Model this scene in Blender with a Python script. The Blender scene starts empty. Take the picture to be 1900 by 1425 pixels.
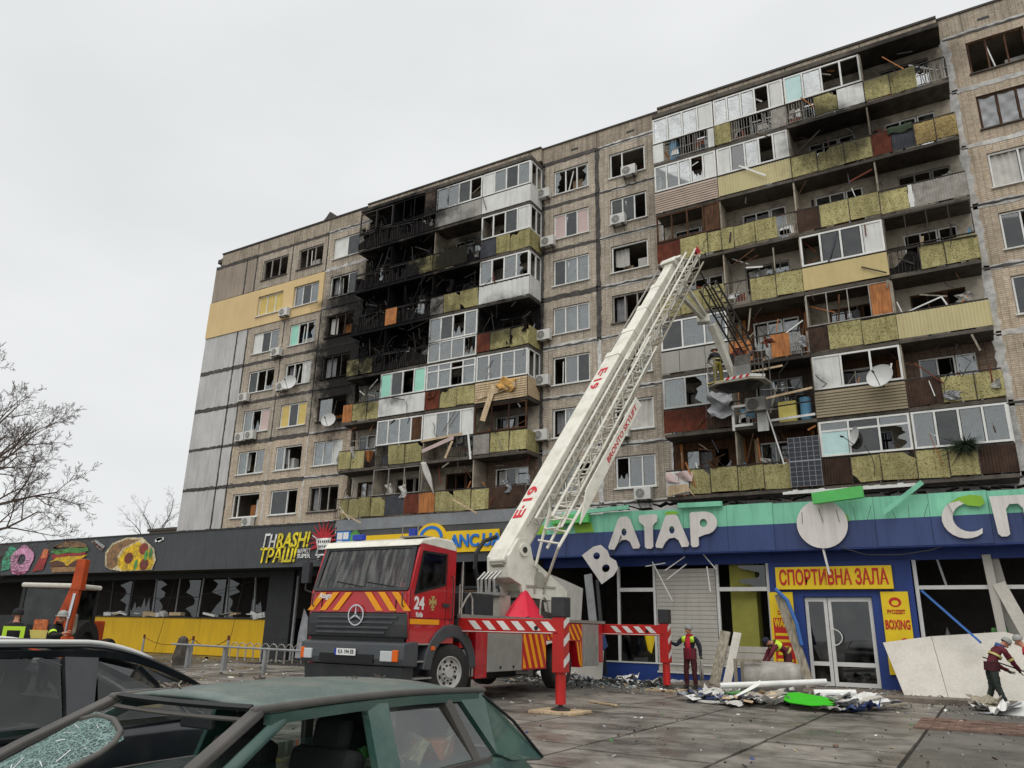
import bpy, bmesh, math, random
from mathutils import Vector, Matrix
random.seed(11)
RAD = math.radians
sc = bpy.context.scene
COL = sc.collection

# ------------------------------------------------------------------ camera
def set_camera():
    yaw, pitch, roll = 0.5429883, 0.30953576, 0.02258526
    cy, sy, cp, sp = math.cos(yaw), math.sin(yaw), math.cos(pitch), math.sin(pitch)
    fwd = Vector((-sy*cp, cy*cp, sp)); right = Vector((cy, sy, 0)); up = right.cross(fwd)
    r2 = math.cos(roll)*right + math.sin(roll)*up
    u2 = -math.sin(roll)*right + math.cos(roll)*up
    cd = bpy.data.cameras.new('camera'); cam = bpy.data.objects.new('camera', cd); COL.objects.link(cam)
    cd.sensor_width = 36; cd.lens = 1427/1900*36; cd.clip_end = 2000; cd.clip_start = 0.05
    m = Matrix.Identity(4)
    for i in range(3):
        m[i][0], m[i][1], m[i][2] = r2[i], u2[i], -fwd[i]
    m[2][3] = 1.55
    cam.matrix_world = m
    sc.camera = cam
set_camera()

# ------------------------------------------------------------------ overcast sky, weak wide sun, exposure
SUN_EL, SUN_AZ = RAD(60), RAD(165)
def set_world():
    w = bpy.data.worlds.new('World'); sc.world = w; w.use_nodes = True
    nt = w.node_tree; N = nt.nodes; L = nt.links
    bg = N['Background']
    sky = N.new('ShaderNodeTexSky'); sky.sky_type = 'NISHITA'; sky.sun_disc = False
    sky.sun_elevation = SUN_EL; sky.sun_rotation = SUN_AZ; sky.air_density = 1.0; sky.dust_density = 4.0
    hs = N.new('ShaderNodeHueSaturation'); hs.inputs['Saturation'].default_value = 0.12
    hs.inputs['Value'].default_value = 0.9
    L.new(sky.outputs[0], hs.inputs['Color'])
    # soft cloud deck
    tc = N.new('ShaderNodeTexCoord'); mp = N.new('ShaderNodeMapping'); mp.inputs['Scale'].default_value = (1.1, 1.1, 2.6)
    no = N.new('ShaderNodeTexNoise'); no.inputs['Scale'].default_value = 1.6; no.inputs['Detail'].default_value = 4
    cr = N.new('ShaderNodeValToRGB')
    cr.color_ramp.elements[0].position = 0.36; cr.color_ramp.elements[0].color = (6.55, 6.72, 6.8, 1)
    cr.color_ramp.elements[1].position = 0.62; cr.color_ramp.elements[1].color = (7.35, 7.5, 7.55, 1)
    L.new(tc.outputs['Generated'], mp.inputs['Vector']); L.new(mp.outputs[0], no.inputs['Vector']); L.new(no.outputs[0], cr.inputs[0])
    mx = N.new('ShaderNodeMix'); mx.data_type = 'RGBA'; mx.inputs[0].default_value = 0.93
    L.new(hs.outputs[0], mx.inputs[6]); L.new(cr.outputs[0], mx.inputs[7])
    L.new(mx.outputs[2], bg.inputs['Color']); bg.inputs['Strength'].default_value = 0.1
set_world()
sd = bpy.data.lights.new('sun', 'SUN'); sd.energy = 1.5; sd.angle = RAD(70); sd.color = (1, 0.97, 0.93)
so = bpy.data.objects.new('sun', sd); COL.objects.link(so)
_d = Vector((math.sin(SUN_AZ)*math.cos(SUN_EL), math.cos(SUN_AZ)*math.cos(SUN_EL), math.sin(SUN_EL)))
so.rotation_euler = _d.to_track_quat('Z', 'Y').to_euler()
sc.view_settings.view_transform = 'Standard'; sc.view_settings.look = 'None'
sc.view_settings.exposure = 0.27; sc.view_settings.gamma = 1; sc.view_settings.use_curve_mapping = False
sc.cycles.max_bounces = 8; sc.cycles.transparent_max_bounces = 16

# ------------------------------------------------------------------ helpers
def lin(c):
    if isinstance(c, str):
        c = c.lstrip('#'); c = [int(c[i:i+2], 16)/255 for i in (0, 2, 4)]
        return tuple((x/12.92 if x <= 0.04045 else ((x+0.055)/1.055)**2.4) for x in c) + (1,)
    return tuple(c) + (1,)

class MB:
    def __init__(s): s.v = []; s.f = []; s.m = []
    def add(s, vs, fs, mi=0):
        o = len(s.v); s.v += [tuple(p) for p in vs]
        for q in fs: s.f.append(tuple(i+o for i in q)); s.m.append(mi)
        return s
    def box(s, x0, x1, y0, y1, z0, z1, mi=0):
        if x1 < x0: x0, x1 = x1, x0
        if y1 < y0: y0, y1 = y1, y0
        if z1 < z0: z0, z1 = z1, z0
        return s.add([(x0,y0,z0),(x1,y0,z0),(x1,y1,z0),(x0,y1,z0),(x0,y0,z1),(x1,y0,z1),(x1,y1,z1),(x0,y1,z1)],
              [(0,3,2,1),(4,5,6,7),(0,1,5,4),(1,2,6,5),(2,3,7,6),(3,0,4,7)], mi)
    def obox(s, c, size, M, mi=0):
        c = Vector(c); vs = []
        for k in range(8):
            p = Vector(((k & 1)-.5, ((k >> 1) & 1)-.5, ((k >> 2) & 1)-.5))
            vs.append(c + M @ Vector((p.x*size[0], p.y*size[1], p.z*size[2])))
        return s.add(vs, [(0,2,3,1),(4,5,7,6),(0,1,5,4),(1,3,7,5),(3,2,6,7),(2,0,4,6)], mi)
    def beam(s, p, q, w, h, up=(0,0,1), mi=0, w2=None, h2=None):
        p = Vector(p); q = Vector(q); d = (q-p).normalized(); up = Vector(up)
        sd_ = d.cross(up)
        if sd_.length < 1e-4: sd_ = d.cross(Vector((1,0,0)))
        sd_.normalize(); n = sd_.cross(d)
        w2 = w if w2 is None else w2; h2 = h if h2 is None else h2
        vs = []
        for (c, a, b) in ((p, w, h), (q, w2, h2)):
            for i, j in ((-1,-1),(1,-1),(1,1),(-1,1)): vs.append(c + sd_*(i*a/2) + n*(j*b/2))
        return s.add(vs, [(0,1,2,3),(7,6,5,4),(0,4,5,1),(1,5,6,2),(2,6,7,3),(3,7,4,0)], mi)
    def tube(s, p, q, r, r2=None, n=8, mi=0, cap=True):
        p = Vector(p); q = Vector(q); d = (q-p)
        if d.length < 1e-6: return s
        d.normalize(); a = d.orthogonal().normalized(); b = d.cross(a); r2 = r if r2 is None else r2
        vs = []
        for c, rr in ((p, r), (q, r2)):
            for i in range(n):
                t = 2*math.pi*i/n; vs.append(c + a*(rr*math.cos(t)) + b*(rr*math.sin(t)))
        fs = [(i, (i+1) % n, n+(i+1) % n, n+i) for i in range(n)]
        if cap: fs += [tuple(range(n-1, -1, -1)), tuple(range(n, 2*n))]
        return s.add(vs, fs, mi)
    def path(s, pts, r, n=6, mi=0):
        """one continuous bent tube"""
        pts = [Vector(p) for p in pts]; vs = []; ref = None
        for i, p in enumerate(pts):
            d = (pts[min(i+1, len(pts)-1)]-pts[max(i-1, 0)]).normalized()
            if ref is None: ref = d.orthogonal().normalized()
            ref = (ref-d*ref.dot(d)).normalized(); b = d.cross(ref)
            for k in range(n):
                t = 2*math.pi*k/n; vs.append(p+ref*(r*math.cos(t))+b*(r*math.sin(t)))
        m = len(pts); fs = [(i*n+k, i*n+(k+1) % n, (i+1)*n+(k+1) % n, (i+1)*n+k) for i in range(m-1) for k in range(n)]
        fs += [tuple(range(n-1, -1, -1)), tuple(range((m-1)*n, m*n))]
        return s.add(vs, fs, mi)
    def prism(s, pts, fa, fb, mi=0):
        """pts: 2d outline; fa / fb map (u, v) to the two end faces"""
        n = len(pts); vs = [fa(*p) for p in pts] + [fb(*p) for p in pts]
        fs = [tuple(range(n)), tuple(range(2*n-1, n-1, -1))] + [(i, n+i, n+(i+1) % n, (i+1) % n) for i in range(n)]
        return s.add(vs, fs, mi)
    def pxz(s, pts, y0, y1, mi=0): return s.prism(pts, lambda u, v: (u, y0, v), lambda u, v: (u, y1, v), mi)
    def pyz(s, pts, x0, x1, mi=0): return s.prism(pts, lambda u, v: (x0, u, v), lambda u, v: (x1, u, v), mi)
    def pxy(s, pts, z0, z1, mi=0): return s.prism(pts, lambda u, v: (u, v, z0), lambda u, v: (u, v, z1), mi)
    def lathe(s, prof, c, axis, n=20, mi=0):
        c = Vector(c); d = Vector(axis).normalized(); a = d.orthogonal().normalized(); b = d.cross(a); vs = []
        for r, h in prof:
            for i in range(n):
                t = 2*math.pi*i/n; vs.append(c + d*h + a*(r*math.cos(t)) + b*(r*math.sin(t)))
        fs = []
        for k in range(len(prof)-1):
            for i in range(n): fs.append((k*n+i, k*n+(i+1) % n, (k+1)*n+(i+1) % n, (k+1)*n+i))
        return s.add(vs, fs, mi)
    def sheet(s, fn, nu, nv, mi=0):
        vs = [fn(i/nu, j/nv) for j in range(nv+1) for i in range(nu+1)]
        fs = [(j*(nu+1)+i, j*(nu+1)+i+1, (j+1)*(nu+1)+i+1, (j+1)*(nu+1)+i) for j in range(nv) for i in range(nu)]
        return s.add(vs, fs, mi)
    def mesh(s, name, mats, smooth=False, fix=True):
        me = bpy.data.meshes.new(name); me.from_pydata(s.v, [], s.f)
        if not isinstance(mats, (list, tuple)): mats = [mats]
        for k in mats: me.materials.append(M[k])
        me.polygons.foreach_set('material_index', s.m)
        if fix:
            b = bmesh.new(); b.from_mesh(me); bmesh.ops.recalc_face_normals(b, faces=b.faces); b.to_mesh(me); b.free()
        if smooth: me.polygons.foreach_set('use_smooth', [True]*len(me.polygons))
        me.update(); return me
    def split(s, name, mats, parent=None, **k):
        """one object for each connected piece"""
        par = list(range(len(s.v)))
        def find(i):
            while par[i] != i: par[i] = par[par[i]]; i = par[i]
            return i
        for f in s.f:
            for i in f[1:]: par[find(i)] = find(f[0])
        groups = {}
        for f, m in zip(s.f, s.m): groups.setdefault(find(f[0]), []).append((f, m))
        out = []
        for fl in groups.values():
            q = MB(); mp = {}
            for f, m in fl:
                for i in f:
                    if i not in mp: mp[i] = len(q.v); q.v.append(s.v[i])
                q.f.append(tuple(mp[i] for i in f)); q.m.append(m)
            out.append(q.build(name, mats, parent, **k))
        return out
    def build(s, name, mats, parent=None, smooth=False, fix=True, bevel=0, subsurf=0, solid=0):
        return link(name, s.mesh(name, mats, smooth, fix), parent, bevel, subsurf, solid)

def link(name, me, parent=None, bevel=0, subsurf=0, solid=0):
    o = bpy.data.objects.new(name, me); COL.objects.link(o)
    if parent is not None: adopt(o, parent)
    if solid:
        md = o.modifiers.new('solid', 'SOLIDIFY'); md.thickness = solid; md.offset = 0
    if bevel:
        md = o.modifiers.new('bevel', 'BEVEL'); md.width = bevel; md.segments = 2; md.limit_method = 'ANGLE'; md.angle_limit = RAD(40)
    if subsurf:
        md = o.modifiers.new('sub', 'SUBSURF'); md.levels = subsurf; md.render_levels = subsurf
    return o
def wm(o):
    m = o.matrix_basis
    if o.parent: m = wm(o.parent) @ o.matrix_parent_inverse @ m
    return m
def adopt(o, p):
    o.parent = p; o.matrix_parent_inverse = wm(p).inverted()
def tag(o, label, cat, group=None, kind=None):
    if label: o['label'] = label
    if cat: o['category'] = cat
    if group: o['group'] = group
    if kind: o['kind'] = kind
    return o
def thing(name, label, cat, loc=(0,0,0), group=None):
    o = bpy.data.objects.new(name, None); o.empty_display_size = .2; COL.objects.link(o); o.location = loc
    return tag(o, label, cat, group)
def copy_tree(src, parent=None):
    c = src.copy(); COL.objects.link(c)
    if parent is not None: c.parent = parent
    for ch in list(src.children): copy_tree(ch, c)
    return c
def struct(o): o['kind'] = 'structure'; return o

def text_mesh(body, size, depth, bold=0.0, shear=0.0, align='CENTER', space=1.0):
    cu = bpy.data.curves.new('lettering', 'FONT'); cu.body = body; cu.size = size; cu.extrude = depth/2
    cu.offset = bold; cu.shear = shear; cu.align_x = align; cu.align_y = 'CENTER'; cu.space_character = space; cu.resolution_u = 3
    ob = bpy.data.objects.new('lettering_tmp', cu); COL.objects.link(ob)
    dg = bpy.context.evaluated_depsgraph_get(); me = bpy.data.meshes.new_from_object(ob.evaluated_get(dg))
    bpy.data.objects.remove(ob); bpy.data.curves.remove(cu)
    return me
def place_text(body, mat, parent, origin, udir, vdir, size, depth=.01, bold=0.0, shear=0.0, width=None, name='lettering', align='CENTER', space=1.0):
    """text in the plane spanned by udir (reading direction) and vdir (letter tops); width squeezes it to fit"""
    me = text_mesh(body, size, depth, bold, shear, align, space); me.name = name
    u = Vector(udir).normalized(); v = Vector(vdir); v = (v - u*v.dot(u)).normalized(); n = u.cross(v)
    xs = [p.co.x for p in me.vertices] or [0]
    sx = 1.0
    if width: sx = width/max(1e-3, max(xs)-min(xs))
    og = Vector(origin)
    for p in me.vertices: p.co = og + u*(p.co.x*sx) + v*p.co.y + n*p.co.z
    me.materials.clear(); me.materials.append(M[mat])
    return link(name, me, parent)
def circle(cx, cz, rx, rz=None, n=20, a0=0, a1=2*math.pi):
    rz = rx if rz is None else rz
    return [(cx+rx*math.cos(a0+(a1-a0)*i/n), cz+rz*math.sin(a0+(a1-a0)*i/n)) for i in range(n)]

# ------------------------------------------------------------------ procedural materials
M = {}
def soot_group():
    g = bpy.data.node_groups.new('soot', 'ShaderNodeTree')
    g.interface.new_socket('Color', in_out='INPUT', socket_type='NodeSocketColor')
    g.interface.new_socket('Color', in_out='OUTPUT', socket_type='NodeSocketColor')
    N = g.nodes; L = g.links; gi = N.new('NodeGroupInput'); go = N.new('NodeGroupOutput')
    geo = N.new('ShaderNodeNewGeometry')
    no = N.new('ShaderNodeTexNoise'); no.inputs['Scale'].default_value = 0.9; no.inputs['Detail'].default_value = 6; no.inputs['Roughness'].default_value = .65
    L.new(geo.outputs['Position'], no.inputs['Vector'])
    nz = N.new('ShaderNodeMath'); nz.operation = 'MULTIPLY_ADD'; nz.inputs[1].default_value = 1.3; nz.inputs[2].default_value = -.65
    L.new(no.outputs[0], nz.inputs[0])
    last = None
    for (bx, bz, rx, rz, st) in ((-28.2, 19.6, 5.0, 6.4, .99), (-27.4, 25.0, 4.6, 2.6, .95), (-23.0, 21.6, 2.3, 2.6, .95), (-19.6, 17.2, 2.1, 1.6, .7), (0.0, 25.6, 2.6, 1.5, .6),
                                 (-3.0, 22.6, 2.6, 2.0, .72), (-10.0, 11.5, 2.0, 1.2, .5), (-6.3, 11.6, 2.2, 2.0, .65), (-32.2, 17.6, 3.1, 6.2, .97), (-19.8, 12.5, 1.8, 1.5, .55), (0, 20.5, 1.9, 1.4, .4)):
        sb = N.new('ShaderNodeVectorMath'); sb.operation = 'SUBTRACT'; sb.inputs[1].default_value = (bx, 32.4, bz); L.new(geo.outputs['Position'], sb.inputs[0])
        ml = N.new('ShaderNodeVectorMath'); ml.operation = 'MULTIPLY'; ml.inputs[1].default_value = (1/rx, .12, 1/rz); L.new(sb.outputs[0], ml.inputs[0])
        ln = N.new('ShaderNodeVectorMath'); ln.operation = 'LENGTH'; L.new(ml.outputs[0], ln.inputs[0])
        ad = N.new('ShaderNodeMath'); ad.operation = 'ADD'; L.new(ln.outputs['Value'], ad.inputs[0]); L.new(nz.outputs[0], ad.inputs[1])
        mr = N.new('ShaderNodeMapRange'); mr.interpolation_type = 'SMOOTHSTEP'
        for k, v in zip(('From Min', 'From Max', 'To Min', 'To Max'), (.5, 1.15, st, 0)): mr.inputs[k].default_value = v
        L.new(ad.outputs[0], mr.inputs['Value'])
        if last is None: last = mr.outputs[0]
        else:
            mx = N.new('ShaderNodeMath'); mx.operation = 'MAXIMUM'; L.new(last, mx.inputs[0]); L.new(mr.outputs[0], mx.inputs[1]); last = mx.outputs[0]
    mix = N.new('ShaderNodeMix'); mix.data_type = 'RGBA'; mix.inputs[7].default_value = (.006, .0058, .0062, 1)
    L.new(last, mix.inputs[0]); L.new(gi.outputs[0], mix.inputs[6]); L.new(mix.outputs[2], go.inputs[0])
    return g
SOOT = soot_group()

def mat(name, color, rough=.7, metal=0, var=.18, vscale=3.0, dirt=0.0, dirtcol='#3a352c', streak=False, bump=0.0, bscale=30, soot=False, spec=.4, coat=0, base=None, grain=0.0, gscale=60, wet=0.0):
    m = bpy.data.materials.new(name); m.use_nodes = True; nt = m.node_tree; N = nt.nodes; L = nt.links
    b = N['Principled BSDF']; M[name] = m
    b.inputs['Roughness'].default_value = rough; b.inputs['Metallic'].default_value = metal
    b.inputs['Specular IOR Level'].default_value = spec; b.inputs['Coat Weight'].default_value = coat
    geo = N.new('ShaderNodeNewGeometry'); pos = geo.outputs['Position']
    oi = N.new('ShaderNodeObjectInfo')
    c = lin(color)
    col = None
    if base: col = base(N, L, pos)
    else:
        r = N.new('ShaderNodeRGB'); r.outputs[0].default_value = c; col = r.outputs[0]
    def mixc(fac, a, colb, mode='MIX'):
        x = N.new('ShaderNodeMix'); x.data_type = 'RGBA'; x.blend_type = mode
        if hasattr(fac, 'links'): L.new(fac, x.inputs[0])
        else: x.inputs[0].default_value = fac
        L.new(a, x.inputs[6])
        if hasattr(colb, 'links'): L.new(colb, x.inputs[7])
        else: x.inputs[7].default_value = colb
        return x.outputs[2]
    if var:
        no = N.new('ShaderNodeTexNoise'); no.inputs['Scale'].default_value = vscale; no.inputs['Detail'].default_value = 6; no.inputs['Roughness'].default_value = .6
        L.new(pos, no.inputs['Vector'])
        mr = N.new('ShaderNodeMapRange'); mr.inputs['From Min'].default_value = .3; mr.inputs['From Max'].default_value = .7
        mr.inputs['To Min'].default_value = 1-var; mr.inputs['To Max'].default_value = 1+var; L.new(no.outputs[0], mr.inputs['Value'])
        # each object a little lighter or darker than its neighbours
        rr = N.new('ShaderNodeMapRange'); rr.inputs['To Min'].default_value = 1-var*.5; rr.inputs['To Max'].default_value = 1+var*.5; L.new(oi.outputs['Random'], rr.inputs['Value'])
        pm = N.new('ShaderNodeMath'); pm.operation = 'MULTIPLY'; L.new(mr.outputs[0], pm.inputs[0]); L.new(rr.outputs[0], pm.inputs[1])
        vm = N.new('ShaderNodeVectorMath'); vm.operation = 'SCALE'; L.new(col, vm.inputs[0]); L.new(pm.outputs[0], vm.inputs['Scale']); col = vm.outputs[0]
    if grain:
        gn = N.new('ShaderNodeTexNoise'); gn.inputs['Scale'].default_value = gscale; gn.inputs['Detail'].default_value = 2; L.new(pos, gn.inputs['Vector'])
        gr = N.new('ShaderNodeMapRange'); gr.inputs['From Min'].default_value = .35; gr.inputs['From Max'].default_value = .65
        gr.inputs['To Min'].default_value = 1-grain; gr.inputs['To Max'].default_value = 1+grain; L.new(gn.outputs[0], gr.inputs['Value'])
        vm = N.new('ShaderNodeVectorMath'); vm.operation = 'SCALE'; L.new(col, vm.inputs[0]); L.new(gr.outputs[0], vm.inputs['Scale']); col = vm.outputs[0]
    if dirt:
        mp = N.new('ShaderNodeMapping'); mp.inputs['Scale'].default_value = (2.2, 2.2, .22) if streak else (1, 1, 1); L.new(pos, mp.inputs['Vector'])
        dn = N.new('ShaderNodeTexNoise'); dn.inputs['Scale'].default_value = 2.2; dn.inputs['Detail'].default_value = 7; dn.inputs['Roughness'].default_value = .68
        L.new(mp.outputs[0], dn.inputs['Vector'])
        dr = N.new('ShaderNodeMapRange'); dr.inputs['From Min'].default_value = .46; dr.inputs['From Max'].default_value = .72; dr.inputs['To Max'].default_value = dirt
        L.new(dn.outputs[0], dr.inputs['Value']); col = mixc(dr.outputs[0], col, lin(dirtcol))
    if soot:
        sg = N.new('ShaderNodeGroup'); sg.node_tree = SOOT; L.new(col, sg.inputs[0]); col = sg.outputs[0]
    if wet:
        wn = N.new('ShaderNodeTexNoise'); wn.inputs['Scale'].default_value = .55; wn.inputs['Detail'].default_value = 7; wn.inputs['Roughness'].default_value = .62; L.new(pos, wn.inputs['Vector'])
        wr = N.new('ShaderNodeMapRange'); wr.inputs['From Min'].default_value = .42; wr.inputs['From Max'].default_value = .6; L.new(wn.outputs[0], wr.inputs['Value'])
        rg = N.new('ShaderNodeMapRange'); rg.inputs['To Min'].default_value = .75; rg.inputs['To Max'].default_value = .22; L.new(wr.outputs[0], rg.inputs['Value']); L.new(rg.outputs[0], b.inputs['Roughness'])
        dk = N.new('ShaderNodeMapRange'); dk.inputs['To Min'].default_value = 1; dk.inputs['To Max'].default_value = 1-wet; L.new(wr.outputs[0], dk.inputs['Value'])
        vm = N.new('ShaderNodeVectorMath'); vm.operation = 'SCALE'; L.new(col, vm.inputs[0]); L.new(dk.outputs[0], vm.inputs['Scale']); col = vm.outputs[0]
    if soot: b.inputs['Specular IOR Level'].default_value = min(spec, .12)
    L.new(col, b.inputs['Base Color'])
    if bump:
        bn = N.new('ShaderNodeTexNoise'); bn.inputs['Scale'].default_value = bscale; bn.inputs['Detail'].default_value = 5; L.new(pos, bn.inputs['Vector'])
        bp = N.new('ShaderNodeBump'); bp.inputs['Strength'].default_value = bump; bp.inputs['Distance'].default_value = .02
        L.new(bn.outputs[0], bp.inputs['Height']); L.new(bp.outputs[0], b.inputs['Normal'])
    return m

def tile_base(c1, c2, mortar, w=.25, h=.085, msize=.012):
    def fn(N, L, pos):
        sp = N.new('ShaderNodeSeparateXYZ'); L.new(pos, sp.inputs[0])
        ad = N.new('ShaderNodeMath'); ad.operation = 'ADD'; L.new(sp.outputs['X'], ad.inputs[0]); L.new(sp.outputs['Y'], ad.inputs[1])
        cb = N.new('ShaderNodeCombineXYZ'); L.new(ad.outputs[0], cb.inputs['X']); L.new(sp.outputs['Z'], cb.inputs['Y'])
        br = N.new('ShaderNodeTexBrick'); br.offset = 0.0; br.inputs['Scale'].default_value = 1
        br.inputs['Brick Width'].default_value = w; br.inputs['Row Height'].default_value = h; br.inputs['Mortar Size'].default_value = msize
        br.inputs['Mortar Smooth'].default_value = .3; br.inputs['Bias'].default_value = 0
        br.inputs['Color1'].default_value = lin(c1); br.inputs['Color2'].default_value = lin(c2); br.inputs['Mortar'].default_value = lin(mortar)
        L.new(cb.outputs[0], br.inputs['Vector']); return br.outputs['Color']
    return fn
def gravel_base(c1, c2, spot):
    def fn(N, L, pos):
        vo = N.new('ShaderNodeTexVoronoi'); vo.inputs['Scale'].default_value = 26; L.new(pos, vo.inputs['Vector'])
        cr = N.new('ShaderNodeValToRGB'); cr.color_ramp.interpolation = 'CONSTANT'
        cr.color_ramp.elements[0].color = lin(c1); cr.color_ramp.elements[1].position = .45; cr.color_ramp.elements[1].color = lin(c2)
        e = cr.color_ramp.elements.new(.86); e.color = lin(spot)
        sp = N.new('ShaderNodeSeparateColor'); L.new(vo.outputs['Color'], sp.inputs[0]); L.new(sp.outputs[0], cr.inputs[0])
        # holes where gravel has fallen out
        v2 = N.new('ShaderNodeTexVoronoi'); v2.inputs['Scale'].default_value = 12; L.new(pos, v2.inputs['Vector'])
        lt = N.new('ShaderNodeMath'); lt.operation = 'LESS_THAN'; lt.inputs[1].default_value = .19; L.new(v2.outputs['Distance'], lt.inputs[0])
        n2 = N.new('ShaderNodeTexNoise'); n2.inputs['Scale'].default_value = 1.1; L.new(pos, n2.inputs['Vector'])
        gt = N.new('ShaderNodeMath'); gt.operation = 'GREATER_THAN'; gt.inputs[1].default_value = .52; L.new(n2.outputs[0], gt.inputs[0])
        mu = N.new('ShaderNodeMath'); mu.operation = 'MULTIPLY'; L.new(lt.outputs[0], mu.inputs[0]); L.new(gt.outputs[0], mu.inputs[1])
        mx = N.new('ShaderNodeMix'); mx.data_type = 'RGBA'; L.new(mu.outputs[0], mx.inputs[0]); L.new(cr.outputs[0], mx.inputs[6]); mx.inputs[7].default_value = lin('#4d4930')
        return mx.outputs[2]
    return fn
def wood_base(c1, c2):
    def fn(N, L, pos):
        mp = N.new('ShaderNodeMapping'); mp.inputs['Scale'].default_value = (9, 9, .8); L.new(pos, mp.inputs['Vector'])
        no = N.new('ShaderNodeTexNoise'); no.inputs['Scale'].default_value = 2; no.inputs['Detail'].default_value = 5; L.new(mp.outputs[0], no.inputs['Vector'])
        cr = N.new('ShaderNodeValToRGB'); cr.color_ramp.elements[0].position = .35; cr.color_ramp.elements[0].color = lin(c1); cr.color_ramp.elements[1].position = .68; cr.color_ramp.elements[1].color = lin(c2)
        L.new(no.outputs[0], cr.inputs[0]); return cr.outputs[0]
    return fn

mat('tile', '#8c7a64', .75, var=.17, vscale=.7, dirt=.6, dirtcol='#655a4d', streak=True, soot=True, base=tile_base('#bcb2a2', '#a89c8b', '#847c71'), grain=.12, gscale=9)
mat('tile_pale', '#97836a', .75, var=.14, vscale=.8, dirt=.4, dirtcol='#6b5b48', streak=True, soot=True, base=tile_base('#c8b9a4', '#b8a690', '#918779'), grain=.12, gscale=9)
mat('end_concrete', '#bbb9b6', .85, var=.12, vscale=.6, dirt=.5, dirtcol='#888580', streak=True, bump=.3, bscale=12, grain=.06, gscale=14)
mat('end_concrete_brown', '#998d7e', .85, var=.12, vscale=.6, dirt=.55, dirtcol='#655a4d', streak=True, bump=.3, bscale=12, grain=.08, gscale=14)
mat('yellow_render', '#d3b98a', .85, var=.07, vscale=.5, dirt=.3, dirtcol='#b39a6e', streak=True, soot=True)
mat('joint_white', '#c2c0bc', .8, var=.25, vscale=4, dirt=.6, dirtcol='#5e5a56', soot=True, bump=.3, bscale=18)
mat('joint_dark', '#4c4946', .85, var=.3, vscale=4, dirt=.4, dirtcol='#77736f', soot=True, bump=.3, bscale=18)
mat('parapet', '#8d7a66', .8, var=.15, vscale=1, dirt=.7, dirtcol='#4e453b', streak=True, soot=True, base=tile_base('#b5a997', '#a39684', '#7d756a', .25, .085), grain=.1, gscale=9)
mat('roof_edge', '#4a4541', .7, var=.2, vscale=3, soot=True)
mat('slab_concrete', '#5c564f', .85, var=.2, vscale=2, dirt=.7, dirtcol='#2b2825', soot=True, bump=.3)
mat('back_wall', '#aaa08f', .85, var=.16, vscale=1.2, dirt=.7, dirtcol='#3d3730', soot=True)
mat('back_wall_light', '#b5ac9d', .85, var=.12, vscale=1.0, dirt=.45, dirtcol='#5f574d', soot=True)
mat('back_brick', '#6f5f52', .85, var=.2, vscale=2, dirt=.5, dirtcol='#322c27', soot=True, base=tile_base('#7b685a', '#66564a', '#4a4038', .25, .085))
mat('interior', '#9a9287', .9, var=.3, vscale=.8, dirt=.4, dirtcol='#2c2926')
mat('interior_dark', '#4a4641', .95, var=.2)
mat('olive_gravel', '#8a8048', .85, var=.26, vscale=.9, dirt=.6, dirtcol='#5a522f', streak=True, soot=True, base=gravel_base('#a9a173', '#9a9266', '#766f48'), bump=.6, bscale=40)
mat('ochre_gravel', '#94824a', .85, var=.24, vscale=1.6, dirt=.4, dirtcol='#66532a', soot=True, base=gravel_base('#ad9a6b', '#9f895b', '#7a6742'), bump=.6, bscale=40)
mat('pvc', '#dededa', .4, var=.07, vscale=2, dirt=.3, dirtcol='#8d8a84', soot=True)
mat('white_sheet', '#d4d4d0', .5, var=.08, vscale=1.5, dirt=.35, dirtcol='#8d8b84', streak=True, soot=True)
mat('grey_sheet', '#9b9992', .55, var=.08, vscale=1.5, dirt=.4, dirtcol='#6e6b63', streak=True, soot=True)
mat('cream_sheet', '#c2b07e', .5, var=.06, vscale=1.2, dirt=.25, dirtcol='#8b7d58', streak=True, soot=True)
mat('cream_ribbed', '#c0b68c', .5, var=.06, vscale=1.2, dirt=.3, dirtcol='#8f8662', streak=True, soot=True)
mat('beige_siding', '#a8988a', .5, var=.07, vscale=1.5, dirt=.3, dirtcol='#74685c', soot=True)
mat('taupe_siding', '#8b8069', .5, var=.07, vscale=1.5, dirt=.3, dirtcol='#615844', soot=True)
mat('teal_board', '#93cdb8', .5, var=.08, vscale=2, dirt=.2, dirtcol='#6f9a8b')
mat('pale_teal', '#b9d6d4', .5, var=.08, vscale=2, dirt=.2, dirtcol='#8aa6a4')
mat('rust_ribbed', '#6a3a2c', .75, var=.3, vscale=3, dirt=.6, dirtcol='#2d1c17', soot=True)
mat('brown_bars', '#4a3a31', .75, var=.3, vscale=3, dirt=.5, dirtcol='#241d19', soot=True)
mat('dark_ribbed', '#4a4c52', .6, var=.2, vscale=3, dirt=.4, dirtcol='#2a2928', soot=True)
mat('burnt', '#1b1918', .95, var=.6, vscale=4, dirt=.35, dirtcol='#433c37', soot=True, bump=.5)
mat('burnt_metal', '#2b2624', .8, var=.5, vscale=6, dirt=.4, dirtcol='#4b3e36')
mat('rail_metal', '#3d3733', .6, var=.3, vscale=5, soot=True)
mat('rail_light', '#9a968f', .6, var=.25, vscale=5, dirt=.4, dirtcol='#5e4a3a', soot=True)
mat('orange_board', '#a86a38', .7, var=.18, vscale=2, dirt=.4, dirtcol='#5a3a22', soot=False, base=wood_base('#8f5729', '#b9773e'))
mat('wood_brown', '#4c3426', .7, var=.2, vscale=2, dirt=.5, dirtcol='#211812', base=wood_base('#3c2a20', '#63452f'), soot=True)
mat('wood_pale', '#b9a283', .7, var=.15, vscale=2, dirt=.3, dirtcol='#75624a', base=wood_base('#a78f6e', '#cbb797'))
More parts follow.
